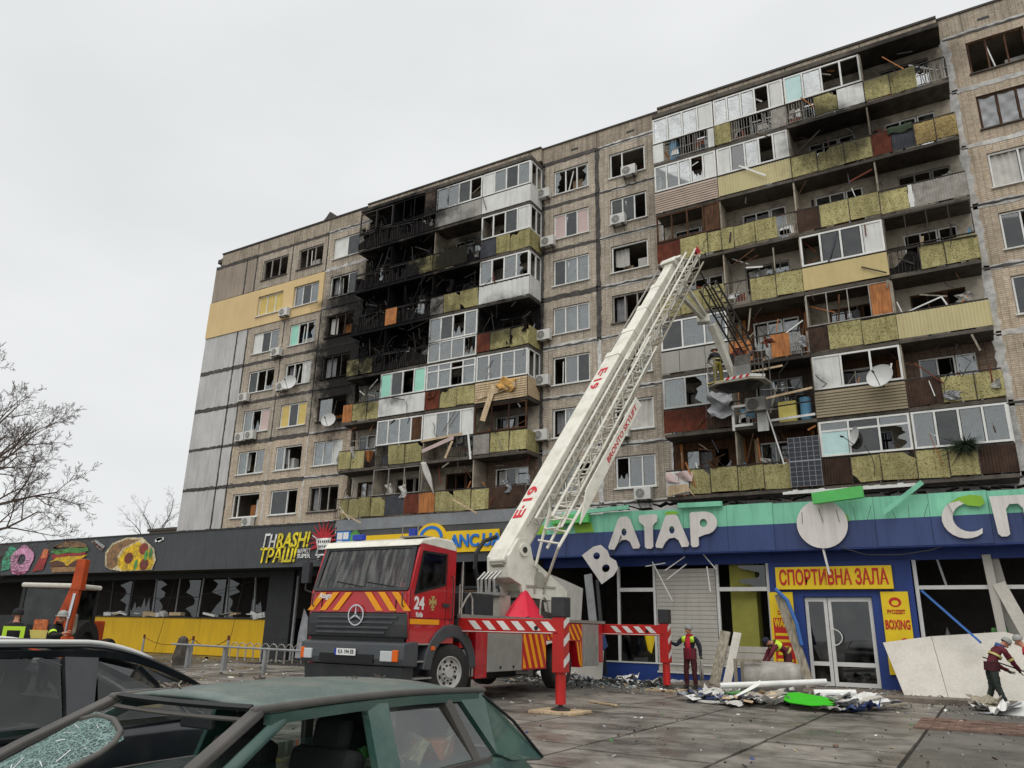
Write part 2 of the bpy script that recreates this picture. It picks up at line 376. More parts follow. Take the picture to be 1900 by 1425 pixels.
mat('wood_weathered', '#8b8478', .8, var=.2, vscale=2, dirt=.5, dirtcol='#4c463d', base=wood_base('#77705f', '#a09888'))
mat('foam', '#b98f4e', .9, var=.25, vscale=6, bump=.8, bscale=14)
mat('curtain', '#b7b4ae', .9, var=.15, vscale=3)
mat('curtain_grey', '#7d7c7e', .9, var=.2, vscale=3)
mat('blind_pink', '#bfa9a5', .8, var=.08, vscale=2)
mat('blind_yellow', '#cbb36a', .8, var=.1, vscale=2)
mat('film', '#8e8f92', .35, var=.3, vscale=3, bump=.6, bscale=5)
mat('blue_thing', '#5b8fae', .6, var=.15)
mat('yellow_thing', '#c6b862', .6, var=.1)
mat('ac_white', '#c9c8c2', .5, var=.06, dirt=.25, dirtcol='#8d8a80')
mat('ac_dark', '#3b3b3b', .6)
mat('bracket', '#4d443d', .7, var=.2)
mat('dish_white', '#c2c2c0', .5, var=.06, dirt=.2, dirtcol='#97938c')
mat('solar', '#10141f', .18, var=.1, spec=.6)
mat('solar_line', '#8c8f96', .4)
# street level
mat('asphalt', '#66625c', .7, wet=.45, var=.22, vscale=.8, dirt=.5, dirtcol='#36332f', bump=.5, bscale=60, grain=.15, gscale=70)
mat('slab_paving', '#827c74', .42, var=.2, vscale=1.4, wet=.5, dirt=.8, dirtcol='#5a554f', bump=.3, bscale=45, grain=.14, gscale=48)
mat('slab_joint', '#2c2925', .9, var=.3, vscale=6)
mat('kerb_stone', '#7d776d', .8, var=.15, dirt=.4)
mat('step_concrete', '#756b60', .6, var=.2, vscale=1.5, dirt=.6, dirtcol='#37312a', bump=.4)
mat('brick_paving', '#71594d', .8, var=.3, vscale=3, dirt=.6, dirtcol='#473930', bump=.4)
mat('fascia_black', '#45474a', .55, var=.12, vscale=1.2, dirt=.35, dirtcol='#2f3032', streak=True)
mat('fascia_grey', '#7b7f83', .55, var=.1, dirt=.3)
mat('shop_dark', '#2a2b2c', .6, var=.2, vscale=1.5)
mat('shop_frame', '#2e2f31', .5, var=.15)
mat('shop_yellow', '#d2a80e', .6, var=.08, vscale=.8, dirt=.35, dirtcol='#a2800f', streak=True)
mat('fascia_green', '#7cc2a3', .5, var=.1, vscale=.7, dirt=.6, dirtcol='#4e8f72', streak=True)
mat('fascia_green_bright', '#55b45c', .5, var=.08, dirt=.2)
mat('lime', '#7fae2c', .5, var=.15, vscale=1.5, dirt=.3, dirtcol='#5c8a3c')
mat('fascia_blue', '#33436f', .5, var=.14, vscale=.7, dirt=.6, dirtcol='#1f2a4a', streak=True)
mat('wall_blue', '#203a7c', .55, var=.1, vscale=.8, dirt=.35, dirtcol='#16234a', streak=True)
mat('letter_back', '#d2cdc8', .7, var=.06, vscale=1.5, dirt=.4, dirtcol='#9b948c', streak=True)
mat('shutter', '#b3afa6', .5, var=.06, vscale=1.0, dirt=.35, dirtcol='#857f74', streak=True)
mat('alu_white', '#cfcfcb', .4, var=.05, dirt=.25, dirtcol='#989590')
mat('alu_grey', '#8d8f90', .45, var=.1, dirt=.3)
mat('sign_yellow', '#e2c21a', .5, var=.04, dirt=.2, dirtcol='#b3961a')
mat('sign_red', '#b8201c', .5, var=.06)
mat('anc_yellow', '#e6bd10', .5, var=.04, dirt=.2, dirtcol='#b08f14')
mat('anc_blue', '#1f6fc0', .5, var=.05)
mat('pillar_yellow', '#8c8a3c', .7, var=.12)
mat('board_white', '#c0bbb1', .75, var=.06, vscale=1.5, dirt=.3, dirtcol='#928a7c', grain=.06, gscale=22)
mat('leaf_green', '#36b81c', .5, var=.05)
mat('blue_plastic', '#2f5fa0', .5, var=.08)
mat('dusty_glass', '#6f7b7d', .3, var=.2)
for nm, c in dict(pt_pink='#c98fae', pt_magenta='#8c4060', pt_brown='#8d6a45', pt_darkbrown='#5a3524', pt_red='#9a2f2a', pt_green='#4f8f46', pt_teal='#3d8f6e', pt_yellow='#d6b02a', pt_cheese='#e0b71c', pt_pepperoni='#7c3426', pt_cream='#cfc09c', pt_orange='#c8703f', pt_grey='#9a9c9c', pt_white='#dcdcd8', pt_logored='#c01f2c', pt_lemon='#e8d428').items():
    mat(nm, c, .6, var=.38, vscale=5, dirt=.8, dirtcol='#3f3f3c', grain=.2, gscale=14)
# vehicles
mat('fire_red', '#b2141f', .3, var=.1, vscale=2, dirt=.34, dirtcol='#5b241f', coat=.5, spec=.5)
mat('jack_red', '#b5221f', .4, var=.12, vscale=3, dirt=.35, dirtcol='#6c2a22')
mat('reflect_orange', '#e79a17', .35, var=.05)
mat('reflect_white', '#d9d9d4', .35, var=.05, dirt=.3)
mat('boom_white', '#dcd9cc', .4, var=.06, vscale=1.5, dirt=.5, dirtcol='#98917e', streak=False, coat=.2)
mat('boom_grey', '#a5a297', .45, var=.12, vscale=3, dirt=.4, dirtcol='#6d685c')
mat('ladder_metal', '#a09a8c', .4, metal=.4, var=.15, dirt=.4, dirtcol='#5a5348')
mat('dark_metal', '#3a3734', .5, metal=.3, var=.2)
mat('silver_panel', '#a6a6a2', .35, metal=.55, var=.08, dirt=.35, dirtcol='#6b675f')
mat('black_plastic', '#2c2e31', .5, var=.12, dirt=.35, dirtcol='#55524c')
mat('bumper_grey', '#43474b', .45, var=.08, dirt=.35, dirtcol='#5f5b54')
mat('black', '#121213', .5, var=.1)
mat('rubber', '#252423', .85, var=.15, dirt=.4, dirtcol='#4a453e')
mat('rim_grey', '#b9b7b2', .4, metal=.3, var=.08, dirt=.4, dirtcol='#6b665d')
mat('chrome', '#c7c9cc', .12, metal=1, var=0)
mat('lamp_lens', '#b9bcbd', .15, var=.05, spec=.7)
mat('lamp_orange', '#d8600f', .25, var=.05)
mat('lamp_blue', '#23389c', .25, var=.05)
mat('tarp_red', '#cc1f3a', .6, var=.12, vscale=3)
mat('text_red', '#c01c2c', .5, var=.03)
mat('text_white', '#dddddb', .5, var=.03)
mat('emblem_gold', '#a8935a', .5, var=.1)
mat('text_black', '#141414', .6, var=0)
mat('car_green', '#26473f', .3, var=.08, vscale=3, dirt=.55, dirtcol='#5a6a60', coat=.4, spec=.5)
mat('car_green_roof', '#596662', .5, var=.14, vscale=5, dirt=.85, dirtcol='#7d7c72', coat=.15, grain=.15, gscale=60)
mat('car_dark', '#1e2126', .28, var=.08, vscale=3, dirt=.4, dirtcol='#4d4d4b', coat=.6, spec=.5)
mat('car_trim', '#4c4946', .55, var=.15, dirt=.4, dirtcol='#6c6760')
mat('car_rail', '#d0d0cc', .35, metal=0, var=.05)
mat('seat_dark', '#1e1f20', .85, var=.2)
mat('tractor_orange', '#c14f24', .55, var=.15, dirt=.4, dirtcol='#6e3320')
# people
mat('cloth_maroon', '#5e1f2c', .85, var=.15, vscale=9, bump=.4, bscale=12)
mat('cloth_darkmaroon', '#451a20', .85, var=.15, vscale=9, bump=.4, bscale=12)
mat('cloth_red', '#a8182c', .85, var=.12, vscale=9, bump=.4, bscale=12)
mat('cloth_navy', '#1e2030', .85, var=.15, vscale=9, bump=.4, bscale=12)
mat('cloth_black', '#1d1d1f', .85, var=.2, vscale=9, bump=.4, bscale=12)
mat('cloth_green', '#2e3530', .85, var=.15, vscale=9, bump=.4, bscale=12)
mat('cloth_blue', '#35507f', .85, var=.15, vscale=9)
mat('cloth_tan', '#8d8038', .85, var=.15, vscale=9)
mat('hiviz', '#b9e03a', .6, var=.06)
mat('hiviz_strip', '#b8b06a', .5, var=.08)
mat('skin', '#b07a62', .55, var=.06)
mat('wool_grey', '#8b8f89', .95, var=.2, vscale=30)
mat('helmet', '#8e8f8a', .35, var=.08)
mat('boot', '#1c1917', .6, var=.15)
mat('glove', '#4a453c', .8, var=.1)
mat('bark', '#5c5048', .95, var=.2, vscale=4)
mat('bark_far', '#6f6862', .95, var=.15, vscale=2)
mat('evergreen', '#26331f', .8, var=.3, vscale=9)
mat('far_wall', '#a8967c', .85, var=.08, dirt=.3)

def glass_mat(name, tint, refl, rough=.03, dirt=.0, top=.4, streak=False):
    m = bpy.data.materials.new(name); m.use_nodes = True; nt = m.node_tree; N = nt.nodes; L = nt.links; M[name] = m
    N.remove(N['Principled BSDF']); out = N['Material Output']
    tr = N.new('ShaderNodeBsdfTransparent'); tr.inputs[0].default_value = tint
    gl = N.new('ShaderNodeBsdfGlossy'); gl.inputs['Roughness'].default_value = rough; gl.inputs['Color'].default_value = (.95, .97, .98, 1)
    lw = N.new('ShaderNodeLayerWeight'); lw.inputs['Blend'].default_value = .35
    mr = N.new('ShaderNodeMapRange'); mr.inputs['To Min'].default_value = refl; mr.inputs['To Max'].default_value = top; L.new(lw.outputs['Fresnel'], mr.inputs['Value'])
    mx = N.new('ShaderNodeMixShader'); L.new(mr.outputs[0], mx.inputs[0]); L.new(tr.outputs[0], mx.inputs[1]); L.new(gl.outputs[0], mx.inputs[2])
    last = mx.outputs[0]
    if dirt:
        geo = N.new('ShaderNodeNewGeometry'); no = N.new('ShaderNodeTexNoise'); no.inputs['Scale'].default_value = 2.5; no.inputs['Detail'].default_value = 6
        if streak:
            mp = N.new('ShaderNodeMapping'); mp.inputs['Scale'].default_value = (5, 1, .7); L.new(geo.outputs['Position'], mp.inputs['Vector']); L.new(mp.outputs[0], no.inputs['Vector'])
        else: L.new(geo.outputs['Position'], no.inputs['Vector'])
        m2 = N.new('ShaderNodeMapRange'); m2.inputs['From Min'].default_value = .4; m2.inputs['From Max'].default_value = .7; m2.inputs['To Max'].default_value = dirt; L.new(no.outputs[0], m2.inputs['Value'])
        df = N.new('ShaderNodeBsdfDiffuse'); df.inputs[0].default_value = (.3, .3, .28, 1)
        x2 = N.new('ShaderNodeMixShader'); L.new(m2.outputs[0], x2.inputs[0]); L.new(last, x2.inputs[1]); L.new(df.outputs[0], x2.inputs[2]); last = x2.outputs[0]
    L.new(last, out.inputs[0]); return m
glass_mat('glass', (.7, .74, .75, 1), .17, .02, .28, .3)
glass_mat('glass_dark', (.25, .27, .28, 1), .08, .02, .1, .2)
glass_mat('car_glass', (.5, .58, .56, 1), .06, .02, .16, .14)
glass_mat('car_glass_tint', (.3, .33, .34, 1), .05, .02, .1, .12)
glass_mat('windscreen_glass', (.5, .54, .55, 1), .06, .01, .42, .14, True)  # upright grey streaks: dirt, and tree reflections painted into the glass
def crazed():
    m = bpy.data.materials.new('crazed_glass'); m.use_nodes = True; N = m.node_tree.nodes; L = m.node_tree.links; M['crazed_glass'] = m
    N.remove(N['Principled BSDF']); geo = N.new('ShaderNodeNewGeometry'); no = N.new('ShaderNodeTexNoise'); no.inputs['Scale'].default_value = 6; L.new(geo.outputs['Position'], no.inputs['Vector'])
    mx = N.new('ShaderNodeMix'); mx.data_type = 'RGBA'; mx.inputs[0].default_value = .12; L.new(geo.outputs['Position'], mx.inputs[6]); L.new(no.outputs['Color'], mx.inputs[7])
    last = None
    for sc_, th in ((16, .045), (55, .11)):
        vo = N.new('ShaderNodeTexVoronoi'); vo.feature = 'DISTANCE_TO_EDGE'; vo.inputs['Scale'].default_value = sc_; L.new(mx.outputs[2], vo.inputs['Vector'])
        mr = N.new('ShaderNodeMapRange'); mr.inputs['From Max'].default_value = th; mr.inputs['To Min'].default_value = 1; mr.inputs['To Max'].default_value = 0; L.new(vo.outputs['Distance'], mr.inputs['Value'])
        if last is None: last = mr.outputs[0]
        else:
            a = N.new('ShaderNodeMath'); a.operation = 'MAXIMUM'; L.new(last, a.inputs[0]); L.new(mr.outputs[0], a.inputs[1]); last = a.outputs[0]
    sc2 = N.new('ShaderNodeMapRange'); sc2.inputs['To Min'].default_value = .22; sc2.inputs['To Max'].default_value = .95; L.new(last, sc2.inputs['Value'])
    tr = N.new('ShaderNodeBsdfTransparent'); tr.inputs[0].default_value = (.6, .8, .74, 1); df = N.new('ShaderNodeBsdfDiffuse'); df.inputs[0].default_value = (.25, .35, .33, 1)
    x = N.new('ShaderNodeMixShader'); L.new(sc2.outputs[0], x.inputs[0]); L.new(tr.outputs[0], x.inputs[1]); L.new(df.outputs[0], x.inputs[2]); L.new(x.outputs[0], N['Material Output'].inputs[0])
crazed()

# ------------------------------------------------------------------ ground
def build_ground():
    struct(MB().box(-300, 300, -300, 400, -.6, -.22).build('ground', 'asphalt'))
    pv = struct(MB().box(-75, 14, 8.0, 34, -.5, -.035).build('pavement', 'slab_joint'))
    # concrete paving slabs, each its own piece
    X0 = -1.25; k = 0
    for i in range(13):
        off = (0, .75, .3, 1.1)[i % 4]; w = 2.0
        y = 8.02 - off*.0
        r = 0
        rows = []
        yy = 8.05
        first = .6+.4*(i % 3)
        while yy < 23.4:
            d = first if r == 0 else 1.5
            y1 = min(yy+d, 23.45); rows.append((yy, y1)); yy = y1; r += 1
        for (a, b) in rows:
            if b-a < .2: continue
            x1 = X0-i*w; x0 = x1-w
            t = [random.uniform(-.008, .006) for _ in range(4)]
            g = .028
            vs = [(x0+g, a+g, t[0]), (x1-g, a+g, t[1]), (x1-g, b-g, t[2]), (x0+g, b-g, t[3])]
            bot = [(p[0], p[1], -.06) for p in vs]
            q = MB().add(vs+bot, [(0,1,2,3), (0,4,5,1), (1,5,6,2), (2,6,7,3), (3,7,4,0)])
            q.build('paving_slab', 'slab_paving', pv, fix=True)
    # dark asphalt apron to the right, brick strip in it
    ap = struct(MB().box(-1.22, 14, 8.0, 23.45, -.1, -.004).build('asphalt_apron', 'asphalt'))
    left = struct(MB().box(-75, -27.3, 8.0, 34, -.1, -.006).build('forecourt', 'asphalt'))
    kb = struct(MB().build('kerb', 'kerb_stone')) if False else None
    for i in range(40):
        x = -62+i*1.9
        if kb is None: kb = struct(MB().box(x+.01, x+1.89, 7.84, 7.995, -.4, .012).build('kerb', 'kerb_stone'))
        else: MB().box(x+.01, x+1.89, 7.84, 7.995, -.4, .012).build('kerb_stone', 'kerb_stone', kb)
    bs = struct(MB().box(-1.5, 8, 17.0, 19.3, -.05, .004).build('brick_strip', 'brick_paving'))
    for r in range(9):
        for c in range(14):
            x0 = -1.46+c*.25+(.12 if r % 2 else 0); y0 = 17.03+r*.25
            if random.random() < .12: continue
            MB().box(x0+.006, x0+.24, y0+.006, y0+.24, 0, .012+random.uniform(0, .012)).build('brick', 'brick_paving', bs)
    st = struct(MB().box(-8.6, 14, 23.5, 26.3, -.1, .13).build('entrance_step', 'step_concrete', bevel=.02))
build_ground()

# ------------------------------------------------------------------ apartment building
YF, YB = 33.0, 31.8
def Z0(k): return 7.2 + 2.757*(k-1)
BLD = thing('apartment_building', 'long tiled panel apartment block with burnt and blasted balconies, rising behind the shops', 'building', (-20, 33, 0))

def wall_panel(x0, x1, z0, z1, m, op=None, y=YF, th=.28, g=.018):
    q = MB(); a, b, c, d = x0+g, x1-g, z0+g, z1-g
    if not op: q.box(a, b, y, y+th, c, d)
    else:
        ox0, ox1, oz0, oz1 = op
        q.box(a, ox0, y, y+th, c, d); q.box(ox1, b, y, y+th, c, d); q.box(ox0, ox1, y, y+th, c, oz0); q.box(ox0, ox1, y, y+th, oz1, d)
    return q.build('wall_panel', m, BLD)
def ragged(x0, x1, z, h, y, m, vertical=False, rnd=.5):
    q = MB(); n = max(2, int((x1-x0)/.22)); up = []; lo = []
    for i in range(n+1):
        t = x0+(x1-x0)*i/n
        up.append((t, z+h/2*(1-rnd*random.random()*.9)+random.choice((0, 0, .03)))); lo.append((t, z-h/2*(1-rnd*random.random()*.9)))
    F = (lambda a, b: (b, y-.014, a)) if vertical else (lambda a, b: (a, y-.014, b))
    G = (lambda a, b: (b, y+.003, a)) if vertical else (lambda a, b: (a, y+.003, b))
    vs = []
    for (a, b), (c, d) in zip(lo, up): vs += [F(a, b), F(c, d), G(a, b), G(c, d)]
    fs = []
    for i in range(n):
        o, p = 4*i, 4*i+4; fs += [(o, p, p+1, o+1), (o+1, p+1, p+3, o+3), (o, o+2, p+2, p)]
    q.add(vs, fs)
    return q.build('joint_sealant', m, BLD)

def jag(x0, x1, z0, z1):
    """outline of the glass left in a broken pane: it hugs one or two edges with spikes"""
    pts = []; w = x1-x0; h = z1-z0; n = 9
    kind = random.choice('LRBB')
    if kind == 'B':
        pts = [(x0, z0), (x1, z0)]; line = [(x1-w*i/n, z0+h*random.uniform(.08, .55)) for i in range(n+1)]
    elif kind == 'L':
        pts = [(x0, z1), (x0, z0)]; line = [(x0+w*random.uniform(.1, .6), z0+h*i/n) for i in range(n+1)]
    else:
        pts = [(x1, z0), (x1, z1)]; line = [(x1-w*random.uniform(.1, .6), z1-h*i/n) for i in range(n+1)]
    return pts+line
def pane(tok, x0, x1, z0, z1, y, parent, name='pane'):
    """one light of a window; y is the glass plane"""
    if tok == 'D': return
    if tok == 'd':
        if random.random() < .45: MB().box(x0, x1, y, y+.008, z0, z1).build(name, 'glass_dark', parent)
        return
    if tok in 'gcf' or tok == 'b':
        if tok == 'b': MB().pxz(jag(x0, x1, z0, z1), y, y+.006).build('broken_pane', 'glass', parent)
        elif tok == 'f':
            MB().sheet(lambda u, v: (x0+(x1-x0)*u, y+.015*math.sin(7*u+9*v+x0)+.02*math.sin(17*v-5*u), z0+(z1-z0)*v), 8, 8).build('plastic_film', 'film', parent, smooth=True)
        else: MB().box(x0, x1, y, y+.008, z0, z1).build(name, 'glass', parent)
        if tok == 'c': curtain(x0, x1, z0, z1, y+.16, parent, 'curtain')
        return
    mm = {'w': 'white_sheet', 't': 'teal_board', 'T': 'pale_teal', 'y': 'blind_yellow', 'p': 'blind_pink', 'n': 'orange_board', 'm': 'wood_brown', 'e': 'pale_teal', 'G': 'grey_sheet'}
    if tok == 'k': curtain(x0, x1, z0, z1, y+.12, parent, 'curtain_grey'); return
    if tok == 'K': curtain(x0, x1, z0, z1, y+.08, parent, 'curtain'); return
    if tok in mm: MB().box(x0, x1, y-.01, y+.02, z0, z1).build('infill_panel', mm[tok], parent)
def curtain(x0, x1, z0, z1, y, parent, m):
    n = max(6, int((x1-x0)/.05)); ph = random.random()*6
    def fn(u, v):
        x = x0+(x1-x0)*u
        return (x, y+.03*math.sin(x*26+ph)*(.6+.4*v)+.015*math.sin(x*9), z0+(z1-z0)*v + (.05*math.sin(x*5+ph) if v == 0 else 0))
    MB().sheet(fn, n, 2).build('curtain', m, parent, smooth=True)

def glazing(x0, x1, z0, z1, y, toks, frame, parent, name='window', fw=.06, depth=.07, tilt=True, transom=None, weights=None):
    """frame with mullions is one mesh; each light is a child"""
    if frame != 'pvc': toks = toks.replace('d', 'D')
    n = len(toks); q = MB(); w = fw
    q.box(x0, x1, y, y+depth, z0, z0+w); q.box(x0, x1, y, y+depth, z1-w, z1)
    ws = weights or [1]*n; tot = sum(ws); xs = [x0]
    for a in ws: xs.append(xs[-1]+(x1-x0)*a/tot)
    for i, x in enumerate(xs):
        a, b = (x, x+w) if i == 0 else ((x-w, x) if i == n else (x-w/2, x+w/2))
        q.box(a, b, y+.002, y+depth-.002, z0+w, z1-w)
    zt = None
    if transom:
        zt = z0+(z1-z0)*transom; q.box(x0+w, x1-w, y+.006, y+depth-.006, zt-w/2, zt+w/2)
    o = q.build(name, frame, parent)
    for i, t in enumerate(toks):
        a, b = xs[i]+w*.8, xs[i+1]-w*.8
        if zt:
            pane('g' if t not in 'dDwt' else t, a, b, zt+w/2, z1-w, y+depth*.5, o); pane(t, a, b, z0+w, zt-w/2, y+depth*.5, o)
        else: pane(t, a, b, z0+w*.9, z1-w*.9, y+depth*.5, o)
    return o

# --- interior: floors, cross walls, rear wall so that open windows look into real rooms
def interior():
    q = MB()
    for k in range(1, 9): q.box(-45.4, 8, YF+.28, 38.6, Z0(k)-.26, Z0(k)-.06)
    q.split('floor_slab', 'interior', BLD)
    q = MB()
    for x in (-45.5, -41.3, -37.75, -34.45, -31.2, -27.9, -24.65, -21.4, -18.1, -14.87, -11.4, -8.15, -4.85, -1.55, 1.72, 5.0):
        q.box(x-.06, x+.06, YF+.3, 38.5, 6.5, 26.5)
    q.split('cross_wall', 'interior', BLD)
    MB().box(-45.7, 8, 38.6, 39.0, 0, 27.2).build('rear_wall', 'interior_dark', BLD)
    MB().box(-45.7, 8, YF+.02, 39.0, 27.0, 27.3).build('roof', 'roof_edge', BLD)
    MB().box(-45.7, 8, YF, YF+.3, 0, 7.18).build('ground_floor_wall', 'end_concrete', BLD)
interior()
# joint backing so that panel gaps read dark
BACKING = ((-45.74, -30.6), (-18.2, -11.3), (1.62, 8.0))

# --- window columns
COLS = {1: (-40.6, -38.15, -41.3, -37.75), 2: (-37.15, -34.85, -37.75, -34.45), 3: (-33.9, -31.55, -34.45, -30.9),
        4: (-17.5, -15.4, -18.2, -14.87), 5: (-14.15, -12.15, -14.87, -11.3), 6: (2.5, 4.6, 1.7, 5.05), 7: (5.9, 7.9, 5.05, 8.0)}
WIN = {  # column: rows 1..7 (tokens, frame)
 1: ['dd', 'gdg', 'gbp', 'ddb', 'wdg', 'yyy', 'ddd'],
 2: ['dd', 'gd', 'ydy', 'ddw', 'tdb', 'gdg', 'ddd'],
 3: ['ddd', 'ccw', 'gd', 'ddd', 'ddd', 'ddd', 'wd'],
 4: ['dgd', 'dgd', 'dgd', 'gcc', 'dcc', 'pdp', 'bdb'],
 5: ['bgg', 'dK', 'gdg', 'ddd', 'D', 'ddd', 'DD'],
 6: ['gdg', 'dbg', 'ddd', 'ddb', 'KK', 'fff', 'ddd'],
 7: ['ggg', 'gdg', 'ddd', 'gdg', 'ccc', 'fff', 'ddd']}
FR = {(3, 3): 'wood_brown', (3, 1): 'rail_light', (5, 4): 'rail_light', (6, 7): 'wood_brown', (6, 6): 'wood_brown', (3, 4): 'burnt_metal', (3, 5): 'burnt_metal', (1, 7): 'rail_light', (2, 7): 'rail_light'}
WEIGHT = {(2, 2): (1, 2.2), (5, 7): (1, 1.9), (5, 2): (1, 2.6), (1, 1): (.5, 2), (2, 1): (1.6, 1)}
def windows():
    for c, (x0, x1, p0, p1) in COLS.items():
        for k in range(1, 8):
            z = Z0(k); zt = Z0(k+1)
            m = 'yellow_render' if (k == 6 and c in (1, 2)) else ('tile_pale' if (k <= 2 and c <= 3) or c in (6, 7) else 'tile')
            wz0, wz1 = z+.7, z+2.22
            if c in (6, 7): wz0, wz1 = z+.68, z+2.3
            dy = -.06 if m == 'yellow_render' else 0
            wall_panel(p0, p1, z, zt, m, (x0, x1, wz0, wz1), y=YF+dy, th=.28-dy, g=.0 if dy else .018)
            y = YF+.07
            toks = WIN[c][k-1]; fr = FR.get((c, k), 'pvc')
            o = glazing(x0+.02, x1-.02, wz0+.02, wz1-.02, y, toks, fr, BLD, fw=.065, weights=WEIGHT.get((c, k)))
            s = MB().box(x0-.06, x1+.06, YF+dy-.09, YF+.14, wz0-.045, wz0+.012).build('sill', 'white_sheet' if fr == 'pvc' else 'slab_concrete', o)
            if random.random() < .5 and 'd' in toks:   # a sash hanging askew
                a = x0+random.uniform(.3, 1.2); q = MB(); t = random.uniform(-.35, .35)
                q.beam((a, y+.12, wz0+.1), (a+t, y+.05, wz1-.25), .05, .05); q.build('loose_sash', 'pvc', o)
            for _ in range(random.randint(1, 2)):    # furniture standing in the room
                a = random.uniform(x0, x1-.5); w = random.uniform(.4, .9); h = random.uniform(.9, 2.1); yy = YF+random.uniform(.5, 1.6)
                MB().box(a, min(a+w, x1+.3), yy, yy+.4, z, z+h).build('furniture', random.choice(['wood_pale', 'orange_board', 'white_sheet', 'wood_brown', 'blue_thing', 'curtain']), BLD)
            if random.random() < .35 and 'c' not in toks and 'K' not in toks and k < 7:
                curtain(x0+.1, x0+random.uniform(.6, 1.0), wz0+random.uniform(0, .5), wz1-.1, y+.3, o, random.choice(['curtain', 'curtain_grey']))
    # blank end panels
    for k in range(1, 8):
        z, zt = Z0(k), Z0(k+1)
        if k == 6: wall_panel(-45.74, -41.3, z, zt, 'yellow_render', y=YF-.06, th=.34, g=0)
        else:
            m = 'end_concrete_brown' if k == 7 else 'end_concrete'
            wall_panel(-45.74, -42.35, z, zt, m); wall_panel(-42.35, -41.3, z, zt, m)
    # dark fill behind the joints
    q = MB()
    for x in (-42.35, -41.3, -37.75, -34.45, -14.87, 5.05):
        q.box(x-.03, x+.03, YF+.06, YF+.2, 7.2, 26.5)
    for a, b in BACKING:
        for k in range(1, 9): q.box(a, b, YF+.06, YF+.2, Z0(k)-.03, Z0(k)+.03)
    q.split('joint_filler', 'joint_dark', BLD)
    # smeared joint sealant
    for k in range(1, 9):
        z = Z0(k)
        for (a, b, ms) in ((-45.7, -41.3, 'joint_dark'), (-41.3, -34.45, 'joint_dark'), (-34.45, -30.7, 'joint_white'), (-18.2, -14.9, 'joint_white' if k < 5 else 'joint_dark'), (-14.85, -11.3, 'joint_white'), (1.7, 8, 'joint_white')):
            if k in (6, 7) and b <= -34: h = .07
            else: h = random.uniform(.2, .34)
            ragged(a, b, z+.04, h, YF, ms)
            if ms == 'joint_white' and random.random() < .8: ragged(a, b, z+.02+random.uniform(-.03, .03), .12, YF-.016, 'joint_dark', rnd=.8)
    for x, ms, w in ((-42.35, 'joint_dark', .16), (-41.3, 'joint_dark', .14), (-37.75, 'joint_dark', .09), (-34.45, 'joint_dark', .1), (-18.15, 'joint_dark', .22), (-14.87, 'joint_dark', .3), (-11.35, 'joint_white', .12), (1.72, 'joint_white', .42), (5.05, 'joint_white', .3)):
        for k in range(1, 8):
            if k == 6 and x < -34: continue
            mm = ms
            if x in (-37.75, -34.45) and k < 3: mm = 'joint_white'
            if x == -14.87 and k < 4: mm = 'joint_white'
            ragged(Z0(k)+.06, Z0(k+1)+.02, x, w, YF, mm, vertical=True)
    # parapet with seams, roof edging and vent slots
    for a, b in ((-45.2, -41.3), (-41.3, -37.75), (-37.75, -34.45), (-34.45, -31.0), (-18.2, -14.87), (-14.87, -11.3), (1.6, 5.05), (5.05, 8)):
        MB().box(a+.015, b-.015, YF+.003, YF+.28, Z0(8)+.02, 27.62).build('parapet_panel', 'parapet', BLD)
    for a, b in ((-31.0, -27.9), (-27.9, -24.65), (-24.65, -21.4), (-21.4, -18.2), (-11.3, -8.15), (-8.15, -4.85), (-4.85, -1.55), (-1.55, 1.6)):
        MB().box(a+.015, b-.015, YF-.2, YF+.28, Z0(8)+.32, 27.6).build('parapet_panel', 'parapet', BLD)
    ragged(-45.2, -31, 27.6, .1, YF-.01, 'roof_edge')
    for a, b in ((-45.25, -31), (-31, -18.2), (-18.2, -11.3), (-11.3, 1.6), (1.6, 8)):
        y = YF-.26 if (a in (-31, -11.3)) else YF-.05
        MB().box(a, b, y, YF+.6, 27.62, 27.7+random.uniform(0, .04)).build('roof_edging', 'roof_edge', BLD)
    for x in (-16.2, -12.9, 3.3): MB().box(x-.22, x+.22, YF-.004, YF+.1, 26.95, 27.08).build('roof_vent', 'black', BLD)
    # gable end: stacked small balconies seen edge on
    for k in range(1, 8):
        z = Z0(k)
        q = MB().box(-46.7, -45.75, 33.9, 36.6, z-.15, z-.02); q.build('end_balcony', 'slab_concrete', BLD)
        if k not in (4,): MB().box(-46.72, -46.64, 33.88, 36.6, z, z+1.0).build('end_balcony_panel', 'white_sheet' if k < 5 else 'rust_ribbed' if k == 7 else 'grey_sheet', BLD)
        if k in (1, 2, 3, 5): MB().box(-46.7, -45.76, 33.9, 33.94, z+1.0, z+2.5).build('end_balcony_glazing', 'white_sheet', BLD)
        else:
            q = MB(); q.box(-46.7, -46.64, 33.9, 33.96, z+1, z+2.6); q.box(-46.1, -46.05, 33.9, 33.96, z+1, z+2.6); q.build('end_balcony_post', 'rail_light', BLD)
    MB().box(-45.72, -45.5, YF+.3, 39, 0, 27.6).build('gable_wall', 'end_concrete', BLD)
windows()
# antenna stub and roof wreckage
MB().pxz([(-35.2, 27.66), (-34.1, 27.66), (-34.3, 28.05), (-34.6, 28.25), (-34.9, 27.9)], YF-.02, YF+.5).build('lifted_roofing', 'roof_edge', BLD)

